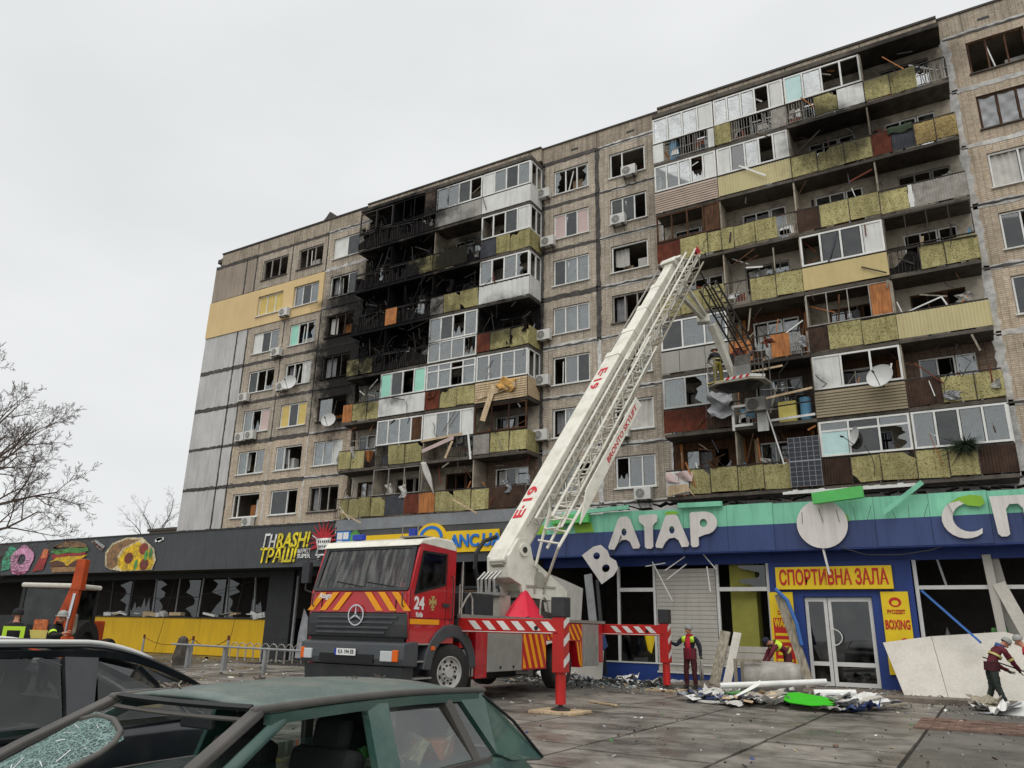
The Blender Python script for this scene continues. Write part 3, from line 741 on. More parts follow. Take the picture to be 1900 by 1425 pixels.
# ------------------------------------------------------------------ balconies
EDGE = {'B': [-30.55, -27.9, -24.65, -21.4, -18.25], 'D': [-11.25, -8.15, -4.85, -1.55, 1.6]}
def ribbed(x0, x1, z0, z1, y, pitch, amp, horizontal=False):
    q = MB()
    if not horizontal:
        n = max(2, int(round((x1-x0)/pitch)))*2; vs = []; fs = []
        for i in range(n+1):
            x = x0+(x1-x0)*i/n; yy = y+(amp if i % 2 else 0)
            vs += [(x, yy, z0), (x, yy, z1)]
        fs = [(2*i, 2*i+2, 2*i+3, 2*i+1) for i in range(n)]
    else:
        n = max(2, int(round((z1-z0)/pitch))); vs = []; fs = []
        for i in range(n):
            a = z0+(z1-z0)*i/n; b = z0+(z1-z0)*(i+1)/n; o = len(vs)
            vs += [(x0, y, a), (x1, y, a), (x1, y+amp, b), (x0, y+amp, b), (x0, y, b), (x1, y, b)]
            fs += [(o, o+1, o+2, o+3)]
            if i < n-1: fs += [(o+3, o+2, o+5, o+4)]
    q.add(vs, fs); return q
FLAT = {'O': 'olive_gravel', 'Y': 'ochre_gravel', 'W': 'white_sheet', 'G': 'grey_sheet', 'C': 'cream_sheet', 'N': 'orange_board', 'J': 'white_sheet'}
RIB = {'R': ('rust_ribbed', .11), 'B': ('brown_bars', .1), 'D': ('dark_ribbed', .1), 'V': ('cream_ribbed', .12), 'L': ('rail_light', .1), 'w': ('white_sheet', .3)}
LAP = {'H': 'beige_siding', 'T': 'taupe_siding', 'I': 'wood_pale'}
def rail_piece(t, x0, x1, z0, z1, y, bal):
    if t == 'X': return
    g = .012
    if t in FLAT:
        j = random.uniform(-.012, .012) if t in 'OY' else 0
        a, b = x0+g, x1-g; zz = z0+random.uniform(-.03, .03) if t in 'OY' else z0
        zt = z1+random.uniform(-.05, .03) if t in 'OY' else z1
        s = random.uniform(-.02, .02) if t in 'OY' else 0
        pts = [(a, zz+s), (b, zz-s), (b, zt-s), (a, zt+s)]; lean = 0
        if t in 'OY':
            lean = random.gauss(0, .03) if random.random() > .12 else random.uniform(-.16, -.06); w = b-a
            r_ = random.random()
            if r_ < .1: pts = [(a, zz+s), (b, zz-s), (b, zt-s-.25), (b-w*.2, zt-s-.12), (b-w*.3, zt-s), (a, zt+s)]
            elif r_ < .18: pts = [(a+w*.25, zz+s), (b, zz-s), (b, zt-s), (a, zt+s), (a, zz+.3), (a+w*.12, zz+.2)]
            elif r_ < .24: pts = [(a, zz+s), (b, zz-s), (b, zt-s), (a+w*.5, zt), (a+w*.35, zt-.18), (a+w*.1, zt-.1), (a, zt-.3)]
        MB().prism(pts, lambda u, v: (u, y+j-.03+lean*(v-zz), v), lambda u, v: (u, y+j+.02+lean*(v-zz), v)).build('railing_panel', FLAT[t], bal)
        if t in 'OY': MB().box(x0-.018, x0+.018, y-.045, y+.0, z0-.04, z1+.04).build('rail_post', 'rail_metal', bal)
    elif t in RIB:
        m, p = RIB[t]; ribbed(x0+g, x1-g, z0, z1, y-.02, p, .035).build('ribbed_panel', m, bal, solid=.004, fix=False)
    elif t in LAP:
        ribbed(x0+g, x1-g, z0-.06, z1, y-.06, .12, .03, True).build('siding_panel', LAP[t], bal, solid=.006, fix=False)
    elif t in 'PQZ':
        q = MB(); w = .02 if t != 'Q' else .07; st = .12 if t != 'Q' else .1; x = x0+.03
        while x < x1:
            if random.random() > .12:
                tz = z1-(random.uniform(0, .2) if t == 'Q' else 0); q.beam((x, y, z0), (x+random.uniform(-.03, .03), y+random.uniform(-.03, .03), tz), w, .02)
            x += st
        q.box(x0, x1, y-.02, y+.01, z0+.03, z0+.06); q.box(x0, x1, y-.02, y+.01, z0+.5, z0+.52)
        q.build('bars', 'rail_light' if t != 'P' else 'rail_metal', bal)
        if t == 'Z':
            for _ in range(3):
                a = random.uniform(x0, x1-.4); b = a+random.uniform(.25, .7); h = random.uniform(.2, .6); zz = z0+random.uniform(0, .35)
                MB().pxz([(a, zz), (min(b, x1), zz+random.uniform(-.05, .05)), (min(b, x1)-.05, zz+h), (a+.06, zz+h*.8)], y+.02, y+.035).build('torn_sheet', random.choice(['white_sheet', 'grey_sheet', 'rust_ribbed']), bal)
    elif t == 'K':
        q = MB(); x = x0+.04
        while x < x1:
            if random.random() > .25: q.beam((x, y, z0), (x+random.uniform(-.12, .12), y+random.uniform(-.1, .1), z0+random.uniform(.5, 1)*(z1-z0)), .022, .022)
            x += .14
        q.beam((x0, y, z1-.05), (x1, y+random.uniform(-.06, .06), z1-random.uniform(0, .2)), .04, .04)
        q.build('buckled_bars', 'burnt_metal', bal)
        n = 6; ph = random.random()*6
        MB().sheet(lambda u, v: (x0+(x1-x0)*u, y+.04+.05*math.sin(9*u+ph)*v, z0+(z1-z0)*v*(.55+.3*math.sin(5*u+ph))), 8, 3).build('scorched_sheet', 'burnt', bal, solid=.004)
    elif t == 'S':
        zt = z1+.95
        b2 = MB().box(x0, x1, y-.16, y-.12, z0-.02, zt).build('solar_panel', 'solar', bal)
        q = MB()
        for i in range(6): x = x0+(x1-x0)*i/5; q.box(x-.008, x+.008, y-.166, y-.161, z0-.02, zt)
        for i in range(11): z = z0-.02+(zt-z0)*i/10; q.box(x0, x1, y-.168, y-.1665, z-.006, z+.006)
        q.box(x0-.02, x1+.02, y-.175, y-.1, (z0+zt)/2-.02, (z0+zt)/2+.03)
        q.build('solar_grid', 'solar_line', b2)

SPEC = {
 ('D',7,1): ('W.25 Z1 W.15', 'gggw', 'pvc', 'back_wall'), ('D',7,2): ('O.6 Z1.4 L.5', 'gggdw', 'pvc', 'back_wall'),
 ('D',7,3): ('Z1 O.8 W.9', 'Tgdd', 'pvc', 'back_wall'), ('D',7,4): ('O1 O1 P.3 Q.8', '', '', 'back_wall'),
 ('D',6,1): ('H1', 'gggbw', 'pvc', 'back_wall'), ('D',6,2): ('V1', 'wdgdw', 'pvc', 'back_wall'),
 ('D',6,3): ('O1 O1 O1', '', '', 'back_wall'), ('D',6,4): ('R.8 D.9 Y.8 Y.8', '', '', 'back_wall'),
 ('D',5,1): ('R.9 O1 O.5', 'dddm', 'wood_brown', 'back_wall'), ('D',5,2): ('O.6 O1 O1 Z.9', '', '', 'back_wall'),
 ('D',5,3): ('B.8 O1 O1', '', '', 'back_wall'), ('D',5,4): ('O.9 W.15 L1.6', '', '', 'back_wall_light'),
 ('D',4,1): ('O1 O1 O1', '', '', 'back_wall_light'), ('D',4,2): ('Z1 O1 O1', '', '', 'back_wall_light'),
 ('D',4,3): ('C1', 'dddw', 'pvc', 'back_wall'), ('D',4,4): ('K.9 O.7 O.9', 'dddd', 'rail_metal', 'back_wall'),
 ('D',3,1): ('G.8 G1.1 G1', 'dgg', 'pvc', 'back_wall_light'), ('D',3,2): ('N.9 X.7 N.7 Q.7', '', '', 'wood'),
 ('D',3,3): ('B.6 O1 O1', 'dddn', 'rail_light', 'back_wall'), ('D',3,4): ('V1', '', '', 'back_wall_light'),
 ('D',2,1): ('R1 R1 B1.2', 'cbd', 'pvc', 'back_wall'), ('D',2,2): ('Z.8 X1.6', '', '', 'back_brick'),
 ('D',2,3): ('T1', 'wdd', 'pvc', 'wood'), ('D',2,4): ('B1.2 O1.1 O.9', '', '', 'back_brick'),
 ('D',1,1): ('J.9 O.8 O1', '', '', 'wood'), ('D',1,2): ('O.9 O.9 S1', '', '', 'wood'),
 ('D',1,3): ('B.8 O.8 O.9', 'edb', 'pvc', 'back_wall'), ('D',1,4): ('O1 O.9 B1.1', 'gdgg', 'pvc', 'back_wall_light'),
 ('B',7,1): ('K1', 'dd', 'burnt_metal', 'burnt'), ('B',7,2): ('K.9 K.9', 'dddd', 'rail_metal', 'burnt'),
 ('B',7,3): ('G1', 'ggdd', 'pvc', 'back_wall'), ('B',7,4): ('W1', 'wgdg', 'pvc', 'back_wall'),
 ('B',6,1): ('K1', '', '', 'burnt'), ('B',6,2): ('K1 O.7 O.7', '', '', 'burnt'),
 ('B',6,3): ('O1 O1 K.7', '', '', 'back_wall'), ('B',6,4): ('D.6 O.5 O.7', 'dddw', 'pvc', 'back_wall'),
 ('B',5,1): ('K1', '', '', 'burnt'), ('B',5,2): ('N.35 K1', '', '', 'burnt'),
 ('B',5,3): ('L.8 O1 O1', '', '', 'burnt'), ('B',5,4): ('w1', 'gdgb', 'pvc', 'back_wall'),
 ('B',4,1): ('O.9 O1 K.7', '', '', 'burnt'), ('B',4,2): ('K1', '', '', 'burnt'),
 ('B',4,3): ('F', 'gdbg', 'pvc', 'back_wall_light'), ('B',4,4): ('R.7 O1 O.9', '', '', 'burnt'),
 ('B',3,1): ('N.7 O1 O.8', '', '', 'back_wall_light'), ('B',3,2): ('W1', 'tddt', 'pvc', 'back_wall'),
 ('B',3,3): ('R.8 O.9 O.9', 'ccdc', 'pvc', 'back_wall'), ('B',3,4): ('I1', 'gggg', 'pvc', 'back_wall'),
 ('B',2,1): ('O1 O1 K.8', '', '', 'back_wall'), ('B',2,2): ('P.8 O.9 O.9', 'gggm', 'pvc', 'back_wall'),
 ('B',2,3): ('X1 P1', 'wggw', 'pvc', 'back_wall'), ('B',2,4): ('L.8 O.9 O.8', 'ddd', 'wood_brown', 'back_wall'),
 ('B',1,1): ('P.6 O.6 O.9 O.9', '', '', 'back_wall_light'), ('B',1,2): ('O1 D1.3 R1', 'ddd', 'rail_light', 'back_wall_light'),
 ('B',1,3): ('N1 O1.1 O1', '', '', 'back_wall'), ('B',1,4): ('O.8 B1.6', '', '', 'back_brick'),
}
def back_unit(x0, x1, z, style, bal, seed):
    """rear wall of a balcony with its window and balcony door"""
    rn = random.Random(seed); w = x1-x0; cx = (x0+x1)/2+rn.uniform(-.15, .15)
    wm = style if style != 'wood' else 'wood_brown'
    a0, a1, d1 = cx-.95, cx+.3, cx+1.02
    wz, top = z+.85, z+2.2
    q = MB(); y0, y1 = YF, YF+.22; zt = z+2.757-.2
    q.box(x0, a0, y0, y1, z-.05, zt); q.box(d1, x1, y0, y1, z-.05, zt); q.box(a0, d1, y0, y1, top, zt); q.box(a0, a1, y0, y1, z-.05, wz)
    q.build('rear_wall_panel', wm, bal)
    fr = 'burnt_metal' if style == 'burnt' else rn.choice(['pvc', 'pvc', 'rail_light', 'wood_brown'])
    if style == 'wood':
        n = int(w/.16)
        for i in range(n):
            x = x0+w*i/n
            if rn.random() < .35 or (a0-.05 < x < d1): continue
            MB().beam((x+.07, YF-.03, z), (x+.07+rn.uniform(-.05, .05), YF-.05, zt-rn.uniform(0, .3)), .13, .02, up=(0, 1, 0)).build('wall_plank', rn.choice(['orange_board', 'wood_brown', 'orange_board', 'wood_pale']), bal)
        q = MB()
    toks = ''.join(rn.choice('dddbg') for _ in range(2))
    o = glazing(a0, a1, wz, top, YF+.06, toks, fr, bal, name='balcony_window')
    o2 = glazing(a1+.03, d1, z, top, YF+.06, rn.choice('ddg'), fr, bal, name='balcony_door', transom=.4)
    if rn.random() < .4 and style != 'burnt': curtain(a0+.1, a1-.1, wz+.05, top-.1, YF+.25, o, rn.choice(['curtain', 'curtain_grey']))

def balconies():
    for blk, ed in EDGE.items():
        for k in range(7, 0, -1):
            z = Z0(k)
            for b in range(4):
                x0, x1 = ed[b], ed[b+1]; rail, gl, fr, back = SPEC[(blk, k, b+1)]
                bal = MB().box(x0+.004, x1-.004, YB-.02, YF+.05, z-.2, z-.05).build('balcony', 'slab_concrete', BLD, bevel=.015)
                back_unit(x0, x1, z, back, bal, hash((blk == 'B', k, b)) & 0xffff)
                # partition to the next bay
                if b: MB().box(x0-.03, x0+.03, YB+.05, YF, z-.05, z+2.55).build('partition', 'burnt' if back == 'burnt' else 'back_wall', bal)
                # handrail
                if rail != 'F':
                    dip = .06 if 'K' in rail else 0
                    MB().beam((x0, YB, z+1.07), (x1, YB-dip, z+1.07-dip*2), .05, .05).build('handrail', 'rail_metal', bal)
                    toks = rail.split(); ws = [float(t[1:]) for t in toks]; tot = sum(ws); x = x0
                    for t, wd in zip(toks, ws):
                        xe = x+(x1-x0)*wd/tot; rail_piece(t[0], x, xe, z, z+1.02, YB-.03, bal); x = xe
                else:
                    glazing(x0+.03, x1-.03, z-.1, z+1.05, YB-.06, 'gggb', 'pvc', bal, name='lower_glazing')
                if gl:
                    thin = fr in ('rail_light', 'rail_metal')
                    glazing(x0+.03, x1-.03, z+1.1, z+2.52, YB-.06, gl, fr, bal, name='balcony_glazing', fw=.035 if thin else .075, transom=.72 if (blk, k, b) in (('B', 3, 2), ('D', 1, 2)) else None)
                # returns at the right hand end of each stack
                if b == 3:
                    t = rail.split()[-1][0]
                    mm = FLAT.get(t) or (RIB[t][0] if t in RIB else LAP.get(t, 'rail_metal'))
                    MB().box(x1-.03, x1+.02, YB+.02, YF-.02, z, z+1.02).build('end_panel', mm, bal)
                    if gl and fr == 'pvc':
                        q = MB(); yy = (YB, (YB+YF)/2, YF-.06)
                        for y in yy: q.box(x1-.05, x1+.02, y, y+.06, z+1.1, z+2.5)
                        q.box(x1-.05, x1+.02, YB, YF, z+1.04, z+1.1); q.box(x1-.05, x1+.02, YB, YF, z+2.46, z+2.52)
                        o = q.build('end_glazing', 'pvc', bal)
                        if k != 7: MB().box(x1-.02, x1-.012, (YB+YF)/2+.06, YF-.06, z+1.1, z+2.46).build('pane', 'glass', o)
        # canopy over the top row
        for b in range(4):
            MB().box(ed[b]+.004, ed[b+1]-.004, YB-.05, YF+.05, Z0(8)-.12, Z0(8)+.1).build('canopy', 'slab_concrete', BLD)
    # brick pier on the burnt top floor
    MB().box(-25.5, -24.72, YB-.05, YB+.1, Z0(7)+.9, Z0(8)-.12).build('brick_pier', 'back_brick', BLD)
    # clutter left on the balconies
    for blk, ed in EDGE.items():
        for k in range(1, 8):
            for b in range(4):
                rn = random.Random(k*31+b*7+(blk == 'B')*101); z = Z0(k); x0, x1 = ed[b]+.2, ed[b+1]-.2
                for _ in range(rn.randint(2, 5)):
                    x = rn.uniform(x0, x1); y = rn.uniform(YB+.25, YF-.25); s = rn.choice('pppbbs')
                    m = rn.choice(['wood_brown', 'orange_board', 'wood_pale', 'grey_sheet', 'white_sheet', 'blue_thing', 'rust_ribbed', 'burnt', 'dark_ribbed'])
                    if blk == 'B' and b < 2 and k > 3: m = 'burnt'
                    if s == 'p':
                        L = rn.uniform(.7, 1.7); a = rn.uniform(-1, 1)
                        MB().beam((x, y, z), (max(x0, min(x1, x+L*math.sin(a))), y-rn.uniform(0, .15), z+L*math.cos(a)), .1, .02, up=(0, 1, 0)).build('debris_board', m, BLD)
                    elif s == 'b':
                        h = rn.uniform(.5, 1.25); MB().obox((x, y, z+h/2), (rn.uniform(.3, .6), .35, h), Matrix.Rotation(rn.uniform(-.3, .3), 3, 'Z')).build('stored_box', m, BLD)
                    else:
                        MB().sheet(lambda u, v: (x+.5*u+.05*math.sin(9*v), y+.05*math.sin(11*u+7*v), z+.9+.5*v*u), 6, 6).build('torn_cloth', rn.choice(['curtain', 'curtain_grey', 'film']), BLD, smooth=True)
balconies()

# air conditioners: built once, then copied with their parts
def make_ac():
    r = thing('air_conditioner', 'x', 'air conditioner')
    b = MB().box(-.4, .4, -.3, 0, 0, .56).build('casing', 'ac_white', r, bevel=.015)
    q = MB(); q.lathe([(.0, -.304), (.2, -.304), (.21, -.31), (.22, -.304)], (-.1, 0, .28), (0, 1, 0), 20)
    MB().lathe([(.0, 0), (.205, 0), (.205, .012), (.0, .012)], (-.1, -.312, .28), (0, 1, 0), 20).build('fan_opening', 'ac_dark', r)
    q = MB()
    for rr in (.06, .11, .16, .205): q.lathe([(rr, 0), (rr+.012, 0), (rr+.012, .008), (rr, .008)], (-.1, -.322, .28), (0, 1, 0), 20)
    for i in range(4):
        t = i*math.pi/4; q.beam((-.1+.2*math.cos(t), -.318, .28+.2*math.sin(t)), (-.1-.2*math.cos(t), -.318, .28-.2*math.sin(t)), .012, .008)
    q.build('fan_grille', 'ac_white', r)
    q = MB()
    for x in (-.25, .25): q.beam((x, .1, -.02), (x, -.34, -.02), .04, .04); q.beam((x, .1, -.3), (x, -.3, -.03), .03, .03)
    q.split('bracket', 'bracket', r)
    return r
AC = make_ac()
ACS = [  # x, z, label
 (-37.6, Z0(6)+.12, 'white air conditioner under the boarded window of the yellow rendered flat'),
 (-37.9, Z0(5)+.1, 'air conditioner under the white-panelled window just below the yellow rendered flat'),
 (-40.5, Z0(4)+.1, 'air conditioner left below a broken window, a row under the topmost grey end panels'),
 (-37.0, Z0(4)+.35, 'air conditioner tucked beside the satellite dish on the left of the block'),
 (-40.3, Z0(3)+.12, 'left one of a pair of air conditioners under the pink-curtained window'),
 (-39.4, Z0(3)+.16, 'right one of a pair of air conditioners under the pink-curtained window'),
 (-38.6, Z0(1)+.1, 'air conditioner under the window with a fallen diagonal bar, above the black shop fascia'),
 (-31.2, Z0(2)+.55, 'air conditioner at the left end of the second-lowest olive balcony'),
 (-18.0, Z0(7)+.55, 'topmost air conditioner of the left window column behind the crane'),
 (-17.7, Z0(6)+.28, 'air conditioner under the window with pink blinds'),
 (-17.9, Z0(4)+.42, 'air conditioner left of the glazed window beside the dark burnt corner balcony'),
 (-17.95, Z0(3)+.72, 'air conditioner beside the balcony with torn cream siding'),
 (-18.0, Z0(2)+.6, 'air conditioner half hidden beside the crane boom, right of an olive balcony'),
 (-12.95, Z0(7)+.42, 'topmost air conditioner, under the wide blown-out window near the white balconies'),
 (-13.6, Z0(6)+.5, 'air conditioner under a three-part dark window, second from the roof'),
 (-12.7, Z0(1)+.08, 'air conditioner on the wall just above the green shop fascia'),
 (-13.7, Z0(2)+.3, 'air conditioner below the window with a torn lace curtain, beside the boom'),
]
for i, (x, z, lb) in enumerate(ACS):
    o = AC if i == 0 else copy_tree(AC)
    o.location = (x, YF-.1, z); o['label'] = lb; o['group'] = 'air conditioners on the apartment block'
def dish(x, y, z, r, face, label):
    d = thing('satellite_dish', label, 'satellite dish', (x, y, z), 'satellite dishes on the apartment block')
    f = Vector(face).normalized(); c = Vector((x, y, z))
    prof = [(r*t, -.16*r*2*(1-t*t)) for t in (0.001, .3, .6, .8, .95, 1.0)]+[(r*1.0, .012), (r*.97, .004)]
    MB().lathe(prof, c, f, 24).build('reflector', 'dish_white', d, smooth=True)
    q = MB(); tip = c+f*(r*1.1)-Vector((0, 0, r*.35)); q.tube(c-Vector((0, 0, r*.95)), tip, .015); q.tube(tip, tip+f*.12, .04); q.build('feed_arm', 'dark_metal', d)
    MB().tube(c-f*.2, c-f*.2+Vector((0, .55, -.2)), .03).build('mount', 'bracket', d)
dish(-36.1, YF-.55, Z0(4)+.72, .5, (.35, -.85, .25), 'white satellite dish hiding the sill of a window at the left of the block')
dish(-32.3, YF-.6, Z0(3)+.55, .45, (.35, -.85, .25), 'satellite dish at the brown-framed window next to the lower burnt balconies')
dish(-2.35, YB-.75, Z0(2)+1.15, .5, (-.25, -.85, .3), 'white satellite dish on the balcony with taupe siding')
dish(-3.55, YB-.35, Z0(1)+1.75, .38, (-.75, -.5, .2), 'grey satellite dish turned aside among the wreckage of the lowest white-framed balcony')

# ------------------------------------------------------------------ shops in front of the block
FY, WY, LY = 25.5, 26.3, 27.3
def slope_box(q, p, size, rot, mi=0):
    from mathutils import Euler
    q.obox(p, size, Euler(rot).to_matrix(), mi); return q

def dark_shop():
    s = thing('dark_clad_shop', 'single-storey black-clad shop with a yellow lower wall and blown-out windows', 'shop', (-40, 27, 0))
    # ribbed fascia in sheets
    x = -75
    while x < -24.4:
        xe = min(x+3.0, -24.35)
        ribbed(x+.006, xe-.006, 4.05, 5.93, FY, .22, .03).build('fascia_sheet', 'fascia_black', s, solid=.01, fix=False); x = xe
    MB().box(-75, -24.35, FY-.02, FY+.25, 5.93, 6.0).build('fascia_cap', 'shop_dark', s)
    MB().box(-75, -24.3, FY+.05, LY+.2, 4.06, 4.2).build('soffit', 'shop_dark', s)
    MB().box(-75, -24.3, LY, 33, 4.2, 5.6).build('roof', 'shop_dark', s)
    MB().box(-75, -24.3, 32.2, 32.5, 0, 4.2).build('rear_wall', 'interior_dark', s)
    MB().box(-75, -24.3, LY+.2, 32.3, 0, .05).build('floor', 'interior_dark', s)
    MB().box(-75, -24.3, LY+.05, LY+.2, 3.78, 4.06).build('window_head', 'shop_dark', s)
    x = -44.5
    while x < -30.0:                                     # yellow lower wall panels
        xe = min(x+2.42, -29.95); MB().box(x+.004, xe-.004, LY, LY+.2, .02, 1.78).build('lower_wall_panel', 'shop_yellow', s); x = xe
    MB().box(-75, -44.5, LY, LY+.2, 0, 1.78).build('lower_wall_panel', 'shop_dark', s)
    MB().box(-44.55, -29.9, LY-.06, LY+.24, 1.78, 1.84).build('sill', 'shop_dark', s)
    for i in range(9):
        x = -46.8+i*1.95; t = random.uniform(-.12, .22)
        MB().beam((x+t, LY+.08, 1.84), (x, LY+.1, 3.8), .07, .07).build('window_post', 'alu_grey' if i > 3 else 'shop_frame', s)
    for i in range(7):
        x = -43+i*1.95; MB().pxz(jag(x+.05, x+1.85, 1.84, 3.7), LY+.09, LY+.098).build('broken_pane', 'glass_dark', s)
    for i in range(16):
        x = random.uniform(-43, -30.5); w = random.uniform(.3, 1.2); q = MB()
        slope_box(q, (x, LY+.05, 1.9+random.uniform(0, .12)), (w, .25, random.uniform(.02, .3)), (random.uniform(-.2, .2), random.uniform(-.25, .25), random.uniform(-.3, .3)))
        q.build('sill_debris', random.choice(['white_sheet', 'grey_sheet', 'wood_pale', 'white_sheet', 'pt_orange']), s)
    MB().box(-30.0, -28.35, LY-.1, LY+.3, 0, 4.06).build('pillar', 'shop_dark', s)
    for z in (.9, 1.9, 2.9): MB().box(-29.85, -28.5, LY-.12, LY-.09, z, z+.02).build('pillar_groove', 'shop_frame', s)
    for x in (-28.2, -26.9, -25.6): MB().box(x-.05, x+.05, LY, LY+.1, 0, 3.8).build('door_post', 'alu_grey', s)
    MB().pxz([(-27.9, .1), (-27.2, .1), (-27.3, 1.9), (-27.6, 2.3), (-27.8, 1.2)], LY+.02, LY+.05).build('torn_door_panel', 'film', s)
    for i in range(5):                                   # shelving remains inside
        x = -42+i*2.9; MB().box(x, x+1.8, 30.5, 31.1, .05, 1.9).build('shelf_unit', random.choice(['interior', 'dark_ribbed', 'rust_ribbed']), s)
dark_shop()

def pharmacy():
    s = thing('pharmacy_shop', 'dark pharmacy front with a grey top band, behind the fire engine', 'shop', (-19, 26, 0))
    MB().box(-24.3, -14.5, FY-.03, FY+.4, 5.53, 6.0).build('top_band', 'fascia_grey', s)
    x = -24.3
    while x < -14.6:
        xe = min(x+1.63, -14.5); MB().box(x+.006, xe-.006, FY, FY+.1, 4.05, 5.53).build('fascia_panel', 'fascia_black', s); x = xe
    MB().box(-24.3, -14.5, FY-.06, FY+.02, 4.05, 4.42).build('lintel', 'fascia_black', s)
    MB().box(-24.3, -14.5, FY+.1, 33, 4.25, 5.5).build('roof', 'shop_dark', s)
    MB().box(-24.3, -14.5, 32.2, 32.5, 0, 4.2).build('rear_wall', 'interior_dark', s)
    MB().box(-24.3, -14.5, WY, 32.2, 0, .05).build('floor', 'interior_dark', s)
    for x in (-24.2, -21.8, -19.4, -18.2, -16.55, -14.6): MB().box(x-.06, x+.06, WY+.3, WY+.4, 0, 4.06).build('frame_post', 'alu_grey' if x > -19 else 'shop_frame', s)
    MB().box(-24.3, -14.5, WY+.28, WY+.38, 3.1, 3.2).build('transom', 'shop_frame', s)
    MB().box(-18.1, -16.6, WY+.33, WY+.36, 2.35, 3.05).build('poster', 'back_brick', s)
    MB().box(-18.1, -16.6, WY+.30, WY+.33, 2.62, 2.72).build('poster_strip', 'white_sheet', s)
    MB().box(-18.1, -16.6, WY+.33, WY+.36, .3, 2.0).build('lower_panel', 'interior', s)
    MB().box(-24.2, -19.4, WY+.32, WY+.34, .5, 3.0).build('pane', 'glass_dark', s)
pharmacy()

def green_shop():
    s = thing('green_and_blue_shop', 'shop front with a turquoise and navy fascia, white shutters and a smashed glass front', 'shop', (-4, 26, 0))
    x = -14.4
    while x < 9:
        w = 1.48; xe = min(x+w, 9)
        tl = random.uniform(-.01, .01)
        MB().box(x+.005, xe-.005, FY+tl, FY+.06, 4.95, 5.62+random.uniform(-.03, .02)).build('fascia_panel', 'fascia_green', s)
        MB().box(x+.005, xe-.005, FY-.01+tl, FY+.06, 4.14, 4.95).build('fascia_panel', 'fascia_blue', s); x = xe
    MB().box(-14.4, 9, FY+.06, 33, 4.5, 5.5).build('roof', 'shop_dark', s)
    MB().box(-14.4, 9, FY+.01, WY+.1, 4.1, 4.18).build('soffit', 'wall_blue', s)
    MB().box(-14.4, 9, WY, WY+.12, 3.8, 4.1).build('head_band', 'wall_blue', s)
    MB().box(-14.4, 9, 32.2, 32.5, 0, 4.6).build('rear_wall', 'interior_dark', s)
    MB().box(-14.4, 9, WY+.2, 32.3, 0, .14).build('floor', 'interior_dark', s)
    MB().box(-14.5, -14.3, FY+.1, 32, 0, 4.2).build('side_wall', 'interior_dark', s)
    # blue plinths
    MB().box(-14.2, -9.85, WY-.03, WY+.2, 0, .56).build('plinth', 'wall_blue', s)
    MB().box(-9.85, -7.72, WY-.03, WY+.2, 0, .33).build('plinth', 'wall_blue', s)
    MB().box(-7.72, -5.97, WY-.03, WY+.2, 0, .6).build('plinth', 'wall_blue', s)
    MB().box(-1.8, 9, WY-.03, WY+.2, 0, .9).build('plinth', 'wall_blue', s)
    MB().box(-14.2, -5.97, WY-.06, WY+.1, .565, .61).build('sill', 'alu_white', s)
    # left window with posts and a transom
    def post(x, t=0, m='alu_white', z0=.6, z1=3.8): MB().beam((x+t, WY+.05, z0), (x, WY+.05, z1), .09, .09, up=(0, 1, 0)).build('frame_post', m, s)
    post(-11.25); post(-9.9); post(-7.68); post(-6.02)
    MB().box(-11.2, -9.95, WY, WY+.1, 2.93, 3.06).build('transom', 'alu_white', s)
    MB().box(-7.63, -6.07, WY, WY+.1, 2.93, 3.06).build('transom', 'alu_white', s)
    MB().box(-10.4, -9.95, WY+.12, WY+.14, .62, 1.6).build('window_poster', 'sign_yellow', s)
    # roller shutter of many slats
    q = MB(); n = 24
    for i in range(n):
        z = .36+i*(3.32/n); MB().box(-9.82, -7.74, WY-.04+.006*(i % 2), WY+.03, z+.006, z+3.32/n-.004).build('shutter_slat', 'shutter', s)
    MB().box(-9.86, -7.7, WY-.07, WY+.02, .3, .36).build('shutter_foot', 'alu_white', s)
    # right of it: dark glazing with a yellow-green pillar inside and white slats below
    MB().box(-7.35, -6.5, WY+.35, WY+.9, .2, 4.1).build('inner_pillar', 'pillar_yellow', s)
    for i in range(3): MB().box(-7.6, -6.0, WY-.02, WY+.04, .63+i*.2, .81+i*.2).build('shutter_slat', 'shutter', s)
    MB().pxz(jag(-7.6, -6.1, 3.06, 3.75), WY+.05, WY+.058).build('broken_pane', 'glass_dark', s)
    MB().pxz(jag(-11.2, -9.95, .62, 2.9), WY+.05, WY+.058).build('broken_pane', 'glass_dark', s)
    # blue portal with double glass door
    MB().box(-5.95, -4.95, WY-.12, WY+.2, 0, 3.8).build('portal_pier', 'wall_blue', s)
    MB().box(-2.98, -1.82, WY-.12, WY+.2, 0, 3.8).build('portal_pier', 'wall_blue', s)
    MB().box(-4.95, -2.98, WY-.12, WY+.2, 2.74, 3.8).build('portal_head', 'wall_blue', s)
    for a, b in ((-4.93, -4.28), (-4.26, -3.0)):
        q = MB(); w = .1
        q.box(a, a+w, WY-.02, WY+.06, .15, 2.72); q.box(b-w, b, WY-.02, WY+.06, .15, 2.72)
        q.box(a+w, b-w, WY-.018, WY+.058, 2.6, 2.72); q.box(a+w, b-w, WY-.018, WY+.058, .15, .27); q.box(a+w, b-w, WY-.018, WY+.058, .72, .84)
        d = q.build('door', 'alu_white', s)
        MB().box(a+w, b-w, WY+.015, WY+.025, .84, 2.6).build('pane', 'glass_dark', d)
        MB().box(a+w, b-w, WY+.015, WY+.025, .27, .72).build('pane', 'glass_dark', d)
        if b > -3.5:
            pts = [(a+.06+.28*math.sin(t)*1.0, WY-.12, 1.55+.24*math.cos(t)) for t in [math.pi*i/10 for i in range(11)]]
            MB().path(pts, .02).build('handle', 'alu_white', d)
